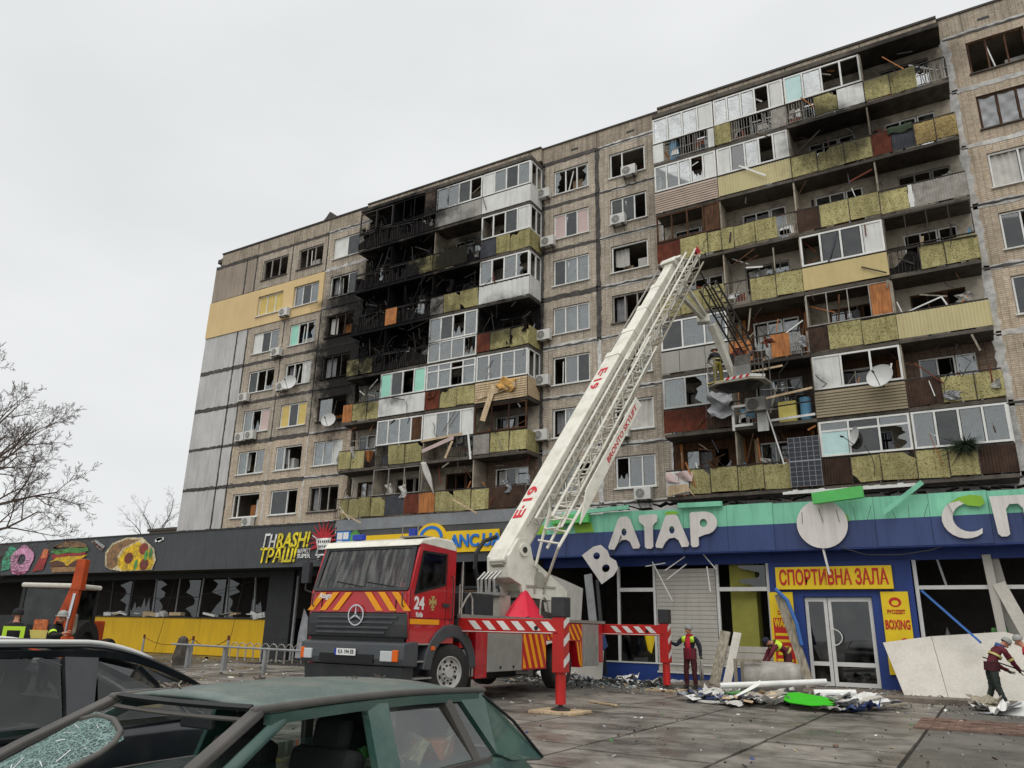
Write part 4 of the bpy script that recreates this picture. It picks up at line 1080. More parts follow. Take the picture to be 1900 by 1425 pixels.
    # wrecked right-hand glazing
    MB().box(-1.78, -1.68, WY-.02, WY+.08, .9, 3.8).build('frame_post', 'alu_white', s)
    MB().box(-1.68, 9, WY-.005, WY+.07, 2.95, 3.06).build('transom', 'alu_white', s)
    MB().beam((-.95, WY+.04, 3.0), (-1.1, WY+.04, 3.8), .06, .06).build('frame_post', 'alu_grey', s)
    MB().beam((.65, WY+.5, .9), (.3, WY+.2, 3.8), .3, .08, up=(0, 1, 0)).build('torn_cladding_strip', 'shutter', s)
    MB().beam((.25, WY-.1, 1.5), (.15, WY-.05, 3.9), .22, .06, up=(0, 1, 0)).build('torn_cladding_strip', 'shutter', s)
    MB().beam((1.0, WY-.35, 1.2), (.35, WY-.1, 3.1), .32, .07, up=(0, 1, 0)).build('torn_cladding_strip', 'board_white', s)
    MB().pxz([(-.1, 1.4), (.35, 1.3), (.4, 1.9), (.0, 1.9)], WY+.1, WY+.12).build('green_offcut', 'pt_green', s)
    MB().pxz(jag(-1.65, 0, .95, 2.9), WY+.03, WY+.038).build('broken_pane', 'glass_dark', s)
    MB().pxz(jag(1.2, 3, .95, 2.9), WY+.03, WY+.038).build('broken_pane', 'glass_dark', s)
    # lime paint patch at the left of the fascia
    for a, b in ((-13.4, -12.95), (-12.55, -11.8), (-14.2, -13.7)): MB().pxz([(a, 4.97), (b, 4.97), (b-.1, 5.3), (a-.05, 5.35)], FY-.02, FY-.012).build('lime_stripe', 'lime', s)
    # gutter line and torn strip on the roof edge
    q = MB(); x = -14.3
    while x < 3:
        w = random.uniform(.15, .4); h = random.uniform(-.05, .1); q.obox((x, FY+.35, 5.78+h), (w, .3, .04), Matrix.Rotation(random.uniform(-.4, .4), 3, 'Y')); x += w
    q.build('torn_roof_felt', 'burnt', s)['kind'] = 'stuff'
    q = MB()
    x = -14.2
    while x < -11.2:
        q.box(x, x+.2, FY+.1, FY+.12, 5.72, 5.8+random.uniform(0, .05)); x += .2
    x = -5.2
    while x < -1.2:
        q.box(x, x+.16, FY+.2, FY+.22, 5.9, 5.98+random.uniform(0, .06)); x += .16
    q.build('torn_flashing', 'white_sheet', s)['kind'] = 'stuff'
green_shop()
def strip_thing(name, label, cat, pts, w, h, m, up=(0, 1, 0)):
    o = MB().beam(pts[0], pts[1], w, h, up=up).build(name, m); return tag(o, label, cat)
strip_thing('metal_trim', 'long pale green metal trim hanging above the left of the big white letters', 'metal trim', ((-13.0, FY-.1, 5.66), (-10.4, FY-.15, 5.76)), .14, .1, 'fascia_green')
strip_thing('metal_trim', 'bright green box trim torn loose at the left end of the turquoise fascia', 'metal trim', ((-13.4, FY-.2, 5.44), (-11.9, FY-.2, 5.44)), .3, .2, 'fascia_green_bright')
strip_thing('metal_trim', 'pale green trim lying on the fascia top above the last of the four letters', 'metal trim', ((-8.6, FY-.12, 5.7), (-7.1, FY-.12, 5.68)), .16, .14, 'fascia_green')
strip_thing('metal_trim', 'bright green box trim fallen over the top of the round white disc', 'metal trim', ((-4.2, FY-.35, 5.62), (-2.75, FY-.45, 5.72)), .34, .22, 'fascia_green_bright')
strip_thing('metal_trim', 'thin turquoise trim sticking up diagonally beside the round white disc', 'metal trim', ((-2.3, FY-.25, 5.08), (-1.15, FY-.3, 5.92)), .14, .04, 'fascia_green')

# ------------------------------------------------------------------ signs
def sign(name, label, loc, cat='sign'): return thing(name, label, cat, loc)
UX, UZ = (1, 0, 0), (0, 0, 1)
def flat(pts, y, m, parent, name, th=.012): return MB().pxz(pts, y, y+th).build(name, m, parent)
def mural():
    s = sign('food_mural', 'painted mural of a doughnut, a burger and a pizza on the black fascia', (-45, FY, 4), 'mural')
    y = FY-.045
    def f(pts, lvl, m, n): return flat(pts, y-.004*lvl, m, s, n, .003)
    f([(-51.5, 4.3), (-50.6, 4.4), (-50.2, 5.6), (-51.0, 5.8), (-51.6, 5.2)], 0, 'pt_teal', 'leaf')
    q = MB()
    n = 24; vs = []
    for i in range(n):
        t = 2*math.pi*i/n; r = 1+.06*math.sin(5*t); vs += [(-49.4+1.25*r*math.cos(t), y-.004, 4.9+.85*r*math.sin(t)), (-49.4+.42*math.cos(t), y-.004, 4.95+.3*math.sin(t))]
    q.add(vs, [(2*i, (2*i+2) % (2*n), (2*i+3) % (2*n), 2*i+1) for i in range(n)]); q.build('doughnut', 'pt_pink', s)
    f([(-50.5, 4.35), (-49.4, 4.02), (-48.3, 4.3), (-49.4, 4.22)], 2, 'pt_magenta', 'doughnut_base')
    f([(-48.0, 4.2), (-46.9, 4.3), (-46.6, 5.2), (-47.2, 5.5), (-47.6, 4.9)], 0, 'pt_red', 'sauce')
    f([(-47.4, 4.95), (-46.8, 5.0), (-46.7, 5.45), (-47.2, 5.5)], 1, 'pt_orange', 'crisps')
    f([(-46.3, 5.55)]+[(-44.6+1.7*math.cos(t), 5.45+.4*math.sin(t)) for t in [math.pi*i/10 for i in range(10, -1, -1)]], 0, 'pt_brown', 'bun_top')
    f([(-46.5, 5.3), (-46.2, 5.45), (-45.3, 5.4), (-44.5, 5.5), (-43.6, 5.42), (-42.8, 5.45), (-42.7, 5.25), (-43.6, 5.15), (-44.7, 5.22), (-45.7, 5.12)], 1, 'pt_green', 'lettuce')
    f([(-46.3, 5.15), (-42.9, 5.2), (-43, 4.95), (-46.2, 4.9)], 0, 'pt_red', 'tomato')
    f([(-46.4, 4.7), (-45.7, 4.95), (-44.6, 5.0), (-43.4, 4.98), (-42.7, 5.05), (-43.2, 4.85), (-44.0, 4.7), (-44.5, 4.45), (-45, 4.7), (-45.7, 4.8)], 2, 'pt_cheese', 'cheese')
    f([(-46.3, 4.8), (-42.9, 4.85), (-43, 4.45), (-46.2, 4.45)], 1, 'pt_darkbrown', 'patty')
    f([(-46.2, 4.42), (-43.1, 4.42), (-43.4, 4.15), (-45.9, 4.12)], 0, 'pt_brown', 'bun_bottom')
    f([(-42.6, 5.75), (-41.5, 5.2), (-41.2, 5.45), (-42.2, 5.85)], 0, 'pt_grey', 'stripes')
    for i in range(3): f([(-42.5+i*.35, 5.72-i*.16), (-42.4+i*.35, 5.8-i*.16), (-42.0+i*.35, 5.6-i*.16), (-42.1+i*.35, 5.5-i*.16)], 1, 'pt_darkbrown', 'stripe')
    f([(-40.9, 4.35), (-41.1, 5.1), (-40.6, 5.6), (-39.4, 5.85), (-38.0, 5.8), (-36.9, 5.2), (-36.6, 4.6), (-36.8, 4.1), (-39.4, 4.08), (-40.4, 4.2)], 0, 'pt_cream', 'pizza_outline')
    f([(-40.75, 4.4), (-40.95, 5.05), (-40.5, 5.5), (-39.4, 5.75), (-38.2, 5.7), (-39.6, 5.3), (-40.1, 4.7)], 1, 'pt_brown', 'crust')
    f([(-40.0, 4.5), (-39.4, 5.25), (-38.3, 5.6), (-37.5, 5.3), (-37.0, 4.9), (-36.7, 4.5), (-36.85, 4.12), (-39.3, 4.1)], 1, 'pt_cheese', 'pizza')
    for cx, cz in ((-38.9, 4.75), (-37.75, 5.2), (-37.5, 4.4)): f(circle(cx, cz, .38, .3, 14), 2, 'pt_pepperoni', 'pepperoni')
    for cx, cz in ((-38.2, 4.4), (-37.1, 4.95), (-37.45, 4.85)): f(circle(cx, cz, .16, .28, 8), 3, 'pt_green', 'basil')
    f(circle(-40.3, 4.6, .5, .38, 14), 2, 'pt_brown', 'crust_roll')
    for i in range(4): f([(-36.9+i*.15, 5.5+.12*(i % 2)), (-36.5+i*.1, 5.6), (-36.6+i*.12, 5.75), (-36.9, 5.68)], 1, 'pt_white', 'sparkle')
mural()
def front_signs():
    y = FY-.07
    s = sign('shop_name_sign', 'slanted yellow and white shop name in two lines on the black fascia', (-27.4, FY, 4.4))
    place_text('ГH', 'pt_white', s, (-28.35, y, 5.18), UX, UZ, .95, .03, .012, .18, .85, 'letters')
    place_text('RASH!', 'pt_lemon', s, (-26.85, y, 5.2), UX, UZ, .95, .03, .02, .18, 2.1, 'letters')
    place_text('ТРАШ!', 'pt_lemon', s, (-27.75, y, 4.55), UX, UZ, .9, .03, .02, .18, 2.35, 'letters')
    place_text('МАРКЕТ', 'pt_white', s, (-26.05, y, 4.72), UX, UZ, .26, .02, .004, 0, .8, 'small_letters')
    place_text('SUPER', 'pt_white', s, (-26.05, y, 4.5), UX, UZ, .26, .02, .004, 0, .8, 'small_letters')
    # trolley logo with a burst of red spikes
    c = sign('trolley_logo_sign', 'white shopping trolley logo with red spiky burst at the end of the black fascia', (-25, FY, 4.3))
    pts = []
    for i in range(26):
        t = math.pi*(-.15+1.3*i/25); r = .95 if i % 2 else .42
        pts.append((-24.95+r*math.cos(t), 5.15+r*.95*math.sin(t)))
    flat(pts, y, 'pt_logored', c, 'burst', .03)
    q = MB(); q.pxz([(-25.35, 5.25), (-24.45, 5.25), (-24.55, 4.75), (-25.2, 4.75)], y-.04, y-.01); q.beam((-25.6, y-.02, 5.4), (-25.35, y-.02, 5.25), .06, .03); q.beam((-25.2, y-.02, 4.75), (-25.25, y-.02, 4.55), .05, .03); q.box(-25.3, -24.5, y-.04, y-.01, 4.5, 4.56)
    q.tube((-25.1, y-.05, 4.4), (-25.1, y-.01, 4.4), .08); q.tube((-24.65, y-.05, 4.4), (-24.65, y-.01, 4.4), .08); q.build('trolley', 'pt_white', c)
    q = MB()
    for i in range(6): q.box(-25.2+i*.12, -25.13+i*.12, y-.046, y-.041, 5.05, 5.15); q.box(-25.15+i*.11, -25.09+i*.11, y-.046, y-.041, 4.85, 4.93)
    q.build('basket_mesh', 'text_black', c)['kind'] = 'stuff'
    g = sign('small_green_sign', 'small blue and green square sign beside the trolley logo', (-23.9, FY, 4.9))
    MB().box(-24.15, -23.35, y-.02, y+.02, 4.85, 5.5).build('board', 'anc_blue', g)
    q = MB(); q.box(-24.1, -23.8, y-.03, y-.021, 5.15, 5.45); q.box(-23.75, -23.45, y-.03, y-.021, 5.15, 5.45); q.box(-24.1, -23.8, y-.03, y-.021, 4.9, 5.1); q.split('square', 'text_white', g)
    flat(circle(-23.1, 5.2, .3, .32, 14), y-.01, 'pt_green', g, 'leaf')
    a = sign('pharmacy_sign', 'long yellow pharmacy sign with blue letters and an arch above the fire engine cab', (-19, FY, 4.4))
    MB().box(-22.95, -15.75, FY-.14, FY-.04, 4.42, 5.25).build('board', 'anc_yellow', a)
    arch = [(-18.95+.72*math.cos(t), 5.0+.62*math.sin(t)) for t in [math.pi*i/14 for i in range(15)]]
    flat(arch, FY-.16, 'anc_yellow', a, 'arch', .12)
    q = MB(); n = 12
    for r0, r1, m in ((.55, .75, 0),):
        vs = []
        for i in range(n+1):
            t = math.pi*i/n; vs += [(-18.95+r0*math.cos(t)*.8, FY-.175, 5.02+r0*math.sin(t)*.65), (-18.95+r1*math.cos(t)*.8, FY-.175, 5.02+r1*math.sin(t)*.65)]
        q.add(vs, [(2*i, 2*i+1, 2*i+3, 2*i+2) for i in range(n)])
    q.build('arch_stripe', 'anc_blue', a)
    place_text('ANC.UA', 'anc_blue', a, (-16.8, FY-.17, 4.83), UX, UZ, .66, .05, .02, 0, 2.45, 'letters')
front_signs()

# big white letter backs, each letter a part
def rrect(x0, x1, z0, z1): return [(x0, z0), (x1, z0), (x1, z1), (x0, z1)]
def ring_letter(outer, holes, y, parent, m='letter_back', th=.05, name='letter'):
    """extruded outline with holes (polygon fill through a curve keeps the holes)"""
    cu = bpy.data.curves.new('outline', 'CURVE'); cu.dimensions = '2D'; cu.fill_mode = 'BOTH'; cu.extrude = th/2
    for loop in [outer]+holes:
        sp = cu.splines.new('POLY'); sp.points.add(len(loop)-1); sp.use_cyclic_u = True
        for p, (a, b) in zip(sp.points, loop): p.co = (a, b, 0, 1)
    ob = bpy.data.objects.new('outline_tmp', cu); COL.objects.link(ob)
    me = bpy.data.meshes.new_from_object(ob.evaluated_get(bpy.context.evaluated_depsgraph_get()))
    bpy.data.objects.remove(ob); bpy.data.curves.remove(cu)
    for v in me.vertices: v.co = (v.co.x, y+v.co.z, v.co.y)
    me.materials.clear(); me.materials.append(M[m]); me.name = name
    return link(name, me, parent)
def big_letters():
    s = sign('big_letter_sign', 'four big white letter backs across the turquoise and navy fascia', (-9, FY, 4.3))
    y = FY-.1
    def A(x):
        o = [(x, 4.33), (x+.22, 4.3), (x+.34, 4.5), (x+.48, 4.62), (x+.66, 4.64), (x+.8, 4.55), (x+.9, 4.32), (x+1.12, 4.32), (x+1.16, 4.42), (x+.8, 5.35), (x+.7, 5.44), (x+.46, 5.44), (x+.36, 5.35), (x-.02, 4.42)]
        ring_letter(o, [circle(x+.58, 4.9, .1, .13, 12)], y, s)
    A(-11.18); A(-9.44)
    x = -10.06
    ring_letter([(x+.22, 4.36), (x+.3, 4.3), (x+.44, 4.3), (x+.52, 4.36), (x+.52, 5.05), (x+.6, 5.16), (x+.68, 5.2), (x+.7, 5.4), (x+.64, 5.46), (x+.06, 5.46), (x+.02, 5.4), (x+.04, 5.22), (x+.12, 5.16), (x+.22, 5.05)], [], y, s)
    x = -8.22
    arc = [(x+.5+.42*math.cos(t), 5.08+.38*math.sin(t)) for t in [math.pi/2-math.pi*i/10 for i in range(11)]]
    ring_letter([(x, 4.36), (x+.06, 4.3), (x+.2, 4.3), (x+.27, 4.36), (x+.27, 4.62), (x+.5, 4.7)]+arc[::-1]+[(x+.06, 5.46), (x, 5.4)], [circle(x+.46, 5.08, .13, .14, 12)], y, s)
    flat([(-9.1, 5.42), (-8.6, 5.42), (-8.68, 5.52), (-9.02, 5.53)], y-.03, 'lime', s, 'leaf', .03)
    d = sign('round_sign_disc', 'large round off-white disc sign on the fascia above the sports entrance', (-4.05, FY, 4.15))
    MB().lathe([(.001, 0), (.74, 0), (.74, .06), (.001, .06)], (-4.05, FY-.14, 4.87), (0, 1, 0), 36).build('disc', 'letter_back', d)
    flat([(-3.55, 5.3), (-3.3, 5.1), (-3.27, 4.9), (-3.5, 5.15)], FY-.09, 'lime', d, 'leaf', .03)
    t = sign('big_letter_sign', 'big white letters С and П at the right edge of the turquoise and navy fascia', (.3, FY, 4.3))
    n = 16; vs = []
    oc = [(-.22+.58*math.cos(a)*1.0, 4.84+.56*math.sin(a)) for a in [math.radians(60+250*i/n) for i in range(n+1)]]
    ic = [(-.1+.42*math.cos(a), 4.86+.4*math.sin(a)) for a in [math.radians(310-250*i/n) for i in range(n+1)]]
    ring_letter(oc+ic, [], y, t)
    flat([(-.55, 5.3), (-.3, 5.45), (.0, 5.5), (.28, 5.45), (.33, 5.25), (.2, 5.15), (-.1, 5.2), (-.3, 5.35)], y-.03, 'lime', t, 'leaf', .03)
    x = .45
    ring_letter([(x, 5.42), (x+1.05, 5.42), (x+1.05, 4.36), (x+.97, 4.3), (x+.82, 4.3), (x+.75, 4.36), (x+.75, 5.05), (x+.65, 5.18), (x+.45, 5.18), (x+.35, 5.05), (x+.35, 4.36), (x+.28, 4.3), (x+.14, 4.3), (x+.07, 4.38)], [], y, t)
    # fallen letter hanging from a wire
    b = thing('fallen_letter', 'fallen white letter В hanging askew from the navy fascia behind the crane', 'letter', (-11.4, FY-.3, 3.2))
    me_o = ring_letter([(-.42, -.6), (.1, -.6), (.38, -.5), (.46, -.25), (.36, -.02), (.42, .2), (.34, .5), (.1, .6), (-.42, .6)], [circle(.0, .28, .13, .12, 12), circle(.02, -.25, .15, .13, 12)], 0, b, name='letter_plate')
    me_o.matrix_parent_inverse = Matrix.Identity(4); me_o.rotation_euler = (.1, -.6, .12); me_o.location = (.0, 0, .66)
    MB().path([(-11.0, FY-.3, 4.1), (-10.75, FY-.28, 4.5), (-10.7, FY-.05, 4.9)], .02).build('hanging_wire', 'dark_metal', b)
    e = sign('entrance_sign', 'yellow sign with red Cyrillic letters over the sports entrance door', (-4, WY, 2.95))
    MB().box(-5.7, -2.33, WY-.3, WY-.14, 2.96, 3.64).build('board', 'sign_yellow', e)
    place_text('СПОРТИВНА ЗАЛА', 'sign_red', e, (-4.02, WY-.31, 3.29), UX, UZ, .62, .02, .014, 0, 3.15, 'letters')
    l = sign('banner', 'narrow yellow banner with red martial arts lettering left of the glass door', (-5.6, WY, .55), 'banner')
    MB().box(-5.98, -5.25, WY-.2, WY-.15, .56, 2.88).build('board', 'sign_yellow', l)
    MB().box(-5.9, -5.32, WY-.206, WY-.201, .72, 2.1).build('red_block', 'sign_red', l)
    place_text('WAKO', 'sign_yellow', l, (-5.61, WY-.212, 1.93), UX, UZ, .34, .01, .012, 0, .52, 'letters')
    for i in range(5): MB().box(-5.86+.04*(i % 2), -5.38-.05*(i % 3), WY-.212, WY-.207, .8+i*.19, .88+i*.19).build('lettering_bar', 'sign_yellow', l)
    for z in (2.28, 2.2): MB().box(-5.75, -5.45, WY-.206, WY-.201, z, z+.035).build('lettering_bar', 'sign_red', l)
    flat([(-5.75, 2.55), (-5.45, 2.5), (-5.4, 2.56), (-5.6, 2.62)], WY-.21, 'sign_red', l, 'crest_line', .008)
    r = sign('banner', 'narrow yellow boxing banner with a red boxer right of the glass door', (-2.3, WY, .5), 'banner')
    MB().box(-2.72, -1.98, WY-.2, WY-.15, .55, 2.88).build('board', 'sign_yellow', r)
    place_text('FYOZEST', 'sign_red', r, (-2.35, WY-.212, 2.3), UX, UZ, .16, .01, .004, 0, .48, 'letters')
    place_text('BOXING', 'sign_red', r, (-2.35, WY-.212, 1.93), UX, UZ, .36, .01, .01, 0, .66, 'letters')
    n = 14; vs = []
    for i in range(n):
        a = 2*math.pi*i/n; vs += [(-2.35+.17*math.cos(a), WY-.21, 2.58+.14*math.sin(a)), (-2.35+.1*math.cos(a), WY-.21, 2.56+.08*math.sin(a))]
    MB().add(vs, [(2*i, (2*i+2) % (2*n), (2*i+3) % (2*n), 2*i+1) for i in range(n)]).build('crest', 'sign_red', r)
    flat([(-2.4, 1.25), (-2.35, 1.45), (-2.28, 1.55), (-2.2, 1.58), (-2.12, 1.52), (-2.1, 1.4), (-1.99, 1.38), (-2.0, 1.3), (-2.1, 1.25), (-2.05, 1.1), (-2.4, 1.1)], WY-.212, 'sign_red', r, 'boxer', .008)
    flat([(-2.5, .7), (-2.3, .66), (-2.2, .8), (-2.35, .9), (-2.5, .85)], WY-.212, 'sign_red', r, 'boxing_glove', .008)
big_letters()

# ------------------------------------------------------------------ fire engine with aerial platform (axis along Y, nose towards the camera)
XL, XR = -10.0, -12.7           # its left flank (towards us) and its right flank
XC = (XL+XR)/2
def mirror_x(x): return 2*XC-x
def wheel(parent, x, y, z, r=.6, w=.36, steer=0.0, out=1):
    """tyre with rim; out = +1 faces +X"""
    ax = Vector((out*math.cos(steer), out*math.sin(steer), 0)); c = Vector((x, y, z)) - ax*w
    t = MB().lathe([(r*.56, w*.02), (r*.62, 0), (r*.9, 0), (r*.985, w*.1), (r, w*.25), (r, w*.75), (r*.985, w*.9), (r*.9, w), (r*.63, w), (r*.56, w*.97)], c, ax, 40).build('wheel', 'rubber', parent, smooth=True)
    MB().lathe([(r*.575, w*.1), (r*.575, w*.98), (r*.54, w*.99), (r*.5, w*.85), (r*.36, w*.78), (r*.33, w*.9), (r*.2, w*.92), (r*.17, w*1.0), (.001, w*1.0)], c, ax, 32).build('rim', 'rim_grey', t, smooth=False)
    q = MB(); a = ax.orthogonal().normalized(); b = ax.cross(a)
    for i in range(10):
        th = 2*math.pi*i/10; p = c + ax*(w*.9) + (a*math.cos(th)+b*math.sin(th))*(r*.27); q.tube(p, p+ax*.03, .022, n=6)
    for i in range(8):
        th = 2*math.pi*(i+.5)/8; p = c + ax*(w*.80) + (a*math.cos(th)+b*math.sin(th))*(r*.43); q.tube(p, p+ax*.008, .045, n=8, mi=1)
    q.build('wheel_nuts', ['dark_metal', 'black'], t)['kind'] = 'stuff'
    return t
def fire_engine():
    T = thing('fire_engine', 'red and white fire engine with aerial platform crane, standing on red outrigger jacks', 'fire engine', (XC, 17, 0))
    YN = 12.75
    # cab shell: side profile extruded, with real window openings made from separate walls
    prof = [(YN+.03, 1.3), (YN, 1.85), (YN+.02, 2.25), (YN+.3, 3.2), (YN+.38, 3.26), (YN+1.6, 3.26), (YN+1.6, 1.25), (YN+.05, 1.25)]
    def side(x, t, name):
        # flank with a window hole: build from pieces round the opening
        q = MB(); x0, x1 = (x-t, x)
        q.pyz([(YN+.06, 1.25), (YN+1.6, 1.25), (YN+1.6, 1.72), (YN, 1.72), (YN+.01, 1.6)], x0, x1)
        q.pyz([(YN, 1.72), (YN+1.6, 1.72), (YN+1.6, 2.5), (YN+1.22, 2.45), (YN+.18, 2.22), (YN+.02, 2.26)], x0, x1)
        q.pyz([(YN+.02, 2.26), (YN+.18, 2.22), (YN+.4, 3.08), (YN+.3, 3.2)], x0, x1)
        q.pyz([(YN+.3, 3.2), (YN+.4, 3.08), (YN+1.22, 3.08), (YN+1.6, 3.14), (YN+1.6, 3.26), (YN+.38, 3.26)], x0, x1)
        q.pyz([(YN+1.22, 2.45), (YN+1.6, 2.5), (YN+1.6, 3.14), (YN+1.22, 3.08)], x0, x1)
        o = q.build(name, 'fire_red', T)
        MB().pyz([(YN+.2, 2.24), (YN+1.21, 2.46), (YN+1.21, 3.07), (YN+.41, 3.07)], x-.03, x-.02).build('side_window', 'car_glass_tint', o)
        return o
    L_ = side(XL, .05, 'cab_side'); R_ = side(XR+.05, .05, 'cab_side')
    q = MB(); q.pyz([(YN+.18, 2.2), (YN+1.24, 2.43), (YN+1.24, 2.47), (YN+.2, 2.25)], XL-.01, XL+.012); q.pyz([(YN+1.2, 2.45), (YN+1.24, 2.45), (YN+1.24, 3.1), (YN+1.2, 3.06)], XL-.01, XL+.012); q.pyz([(YN+.4, 3.05), (YN+1.22, 3.05), (YN+1.24, 3.1), (YN+.4, 3.1)], XL-.01, XL+.012); q.pyz([(YN+.16, 2.2), (YN+.21, 2.24), (YN+.43, 3.07), (YN+.38, 3.1)], XL-.01, XL+.012)
    q.build('window_seal', 'black', T)
    MB().box(XR+.05, XL-.05, YN+1.56, YN+1.6, 1.25, 3.26).build('cab_rear', 'fire_red', T)
    # nose panel with slanted stripes
    nose = MB().pyz([(YN, 1.82), (YN+.02, 2.27), (YN+.1, 2.27), (YN+.1, 1.82)], XR+.002, XL-.002).build('nose_panel', 'fire_red', T, bevel=.02)
    q = MB(); y = YN-.012
    def stripe(xa, xb, z0, z1, w): q.pxz([(xa, z0), (xa+w, z0), (xb+w, z1), (xb, z1)], y, y+.01)
    z0, z1 = 1.87, 2.24
    for i in range(3):
        x = XC+.18+i*.36; stripe(x+.34, x, z0, z1, .17); x = XC-.18-i*.36; stripe(x-.34-.17, x-.17, z0, z1, .17)
    q.split('nose_stripe', 'reflect_orange', nose)
    place_text('Atego', 'text_white', nose, (XR+.42, y-.004, 2.17), UX, UZ, .16, .004, .004, .2, .36, 'small_letters')
    # windscreen, frame, wipers
    def ws(x, z): t = (z-2.27)/.93; return (x, YN+.02+.28*t-.004, z)
    MB().add([ws(XR+.12, 2.33), ws(XL-.12, 2.33), ws(XL-.17, 3.14), ws(XR+.17, 3.14)], [(0, 1, 2, 3)]).build('windscreen', 'windscreen_glass', T, fix=False)
    q = MB()
    def bar(p, q_, w=.07): q.beam(ws(*p), ws(*q_), w, .05, up=(0, -1, .3))
    bar((XR+.06, 2.3), (XL-.06, 2.3)); bar((XR+.1, 3.17), (XL-.1, 3.17), .06); bar((XR+.08, 2.3), (XR+.13, 3.17), .1); bar((XL-.08, 2.3), (XL-.13, 3.17), .1)
    q.build('windscreen_frame', 'black_plastic', T)
    q = MB(); q.beam(ws(XC+.2, 2.33), ws(XC-.7, 2.47), .025, .02); q.beam(ws(XL-.3, 2.33), ws(XC+.15, 2.45), .025, .02); q.split('wiper', 'black', T)
    q = MB().box(XR+.2, XL-.2, YN+.35, YN+.7, 2.1, 2.3); q.build('dashboard', 'black_plastic', T)
    for x in (XL-.6, XR+.6): MB().box(x-.25, x+.25, YN+1.1, YN+1.3, 1.6, 2.75).build('seat', 'seat_dark', T, bevel=.05)
    MB().box(XL-.55, XL-.4, YN+.36, YN+.4, 2.35, 2.45).build('red_pennant', 'sign_red', T)
    # white roof
    q = MB(); q.pyz([(YN+.22, 3.19), (YN+.34, 3.33), (YN+.8, 3.42), (YN+1.45, 3.42), (YN+1.62, 3.25), (YN+1.62, 3.16), (YN+.34, 3.22)], XR, XL+.004)
    q.build('roof', 'boom_white', T, bevel=.04)
    MB().box(XL-.6, XL-.42, YN+.6, YN+.72, 3.42, 3.6).build('beacon', 'lamp_blue', T, bevel=.02)
    q = MB(); q.path([(XL-.72, YN+.55, 3.4), (XL-.72, YN+.55, 3.66), (XL-.3, YN+.55, 3.66), (XL-.3, YN+.55, 3.4)], .012); q.box(XL-.75, XL-.1, YN+.5, YN+.85, 3.4, 3.43); q.build('beacon_guard', 'rail_light', T)
    for x in (XR+.4,): MB().box(x, x+.3, YN+.7, YN+.85, 3.42, 3.55).build('beacon', 'lamp_blue', T, bevel=.02)
    # black grille with slots and the star
    gr = MB().pyz([(YN-.01, 1.36), (YN-.03, 1.6), (YN-.01, 1.82), (YN+.1, 1.82), (YN+.1, 1.3)], XR+.01, XL-.01).build('grille', 'black_plastic', T, bevel=.02)
    for i in range(4): MB().box(XR+.28, XL-.55+.1*i, YN-.05, YN, 1.42+i*.1, 1.46+i*.1).build('grille_bar', 'bumper_grey', gr)
    q = MB(); c = (XC+.02, YN-.06, 1.78); q.lathe([(.185, 0), (.215, 0), (.215, .025), (.185, .025), (.185, 0)], c, (0, 1, 0), 28)
    for k in range(3):
        a = math.pi/2+k*2*math.pi/3; q.beam(c, (c[0]+.19*math.cos(a), c[1], c[2]+.19*math.sin(a)), .045, .02, up=(0, 1, 0), w2=.012)
    q.build('star_badge', 'chrome', gr)
    MB().pyz([(YN+.02, 1.22), (YN+.02, 1.36), (YN+.3, 1.36), (YN+.3, 1.22)], XR+.08, XL-.08).build('grille_gap', 'black', T)
    # bumper with lamps, number plate
    bm = MB().pyz([(YN-.1, .82), (YN-.14, .95), (YN-.12, 1.24), (YN+.1, 1.28), (YN+.35, 1.28), (YN+.35, .8)], XR-.04, XL+.04).build('bumper', 'bumper_grey', T, bevel=.03)
    MB().box(XR+.55, XL-.7, YN-.16, YN-.1, .86, 1.02).build('bumper_intake', 'black', bm)
    MB().pyz([(YN-.02, .5), (YN-.06, .8), (YN+.3, .8), (YN+.3, .5)], XR+.05, XL-.03).build('lower_valance', 'black_plastic', T)
    for xa, xb, oa, ob in ((XR+.1, XR+.32, XR+.0, XR+.1), (XL-.52, XL-.22, XL-.22, XL-.08)):
        MB().box(xa, xb, YN-.17, YN-.11, .9, 1.1).build('headlamp', 'lamp_lens', bm, bevel=.015); MB().box(oa, ob, YN-.165, YN-.1, .9, 1.12).build('indicator', 'lamp_orange', bm, bevel=.015)
    pl = MB().box(XC-.35, XC+.2, YN-.19, YN-.17, .99, 1.12).build('number_plate', 'text_white', bm)
    place_text('KA 194 EB', 'text_black', pl, (XC-.05, YN-.192, 1.055), UX, UZ, .11, .003, .002, 0, .42, 'plate_letters')
    MB().box(XC-.36, XC-.31, YN-.193, YN-.19, .99, 1.12).build('plate_band', 'lamp_blue', pl)
    # mirrors
    q = MB(); q.path([(XR-.05, YN+.2, 3.0), (XR-.3, YN+.1, 2.95), (XR-.3, YN+.1, 2.3), (XR-.02, YN+.2, 2.2)], .02); q.box(XR-.42, XR-.2, YN+.06, YN+.16, 2.45, 2.9); q.build('mirror', 'black_plastic', T)
    # door details, number, emblem, stripe, steps, wing
    q = MB(); q.box(XL, XL+.012, YN+.06, YN+1.05, 1.62, 1.72); q.build('side_stripe', 'reflect_orange', T)
    UYp = (0, 1, 0)
    place_text('24', 'text_white', T, (XL+.004, YN+.34, 2.02), UYp, UZ, .34, .006, .012, 0, .34, 'number')
    place_text('Київ', 'text_white', T, (XL+.004, YN+.36, 1.8), UYp, UZ, .12, .005, .004, 0, .22, 'small_letters')
    q = MB(); cx, cz = YN+.8, 2.07
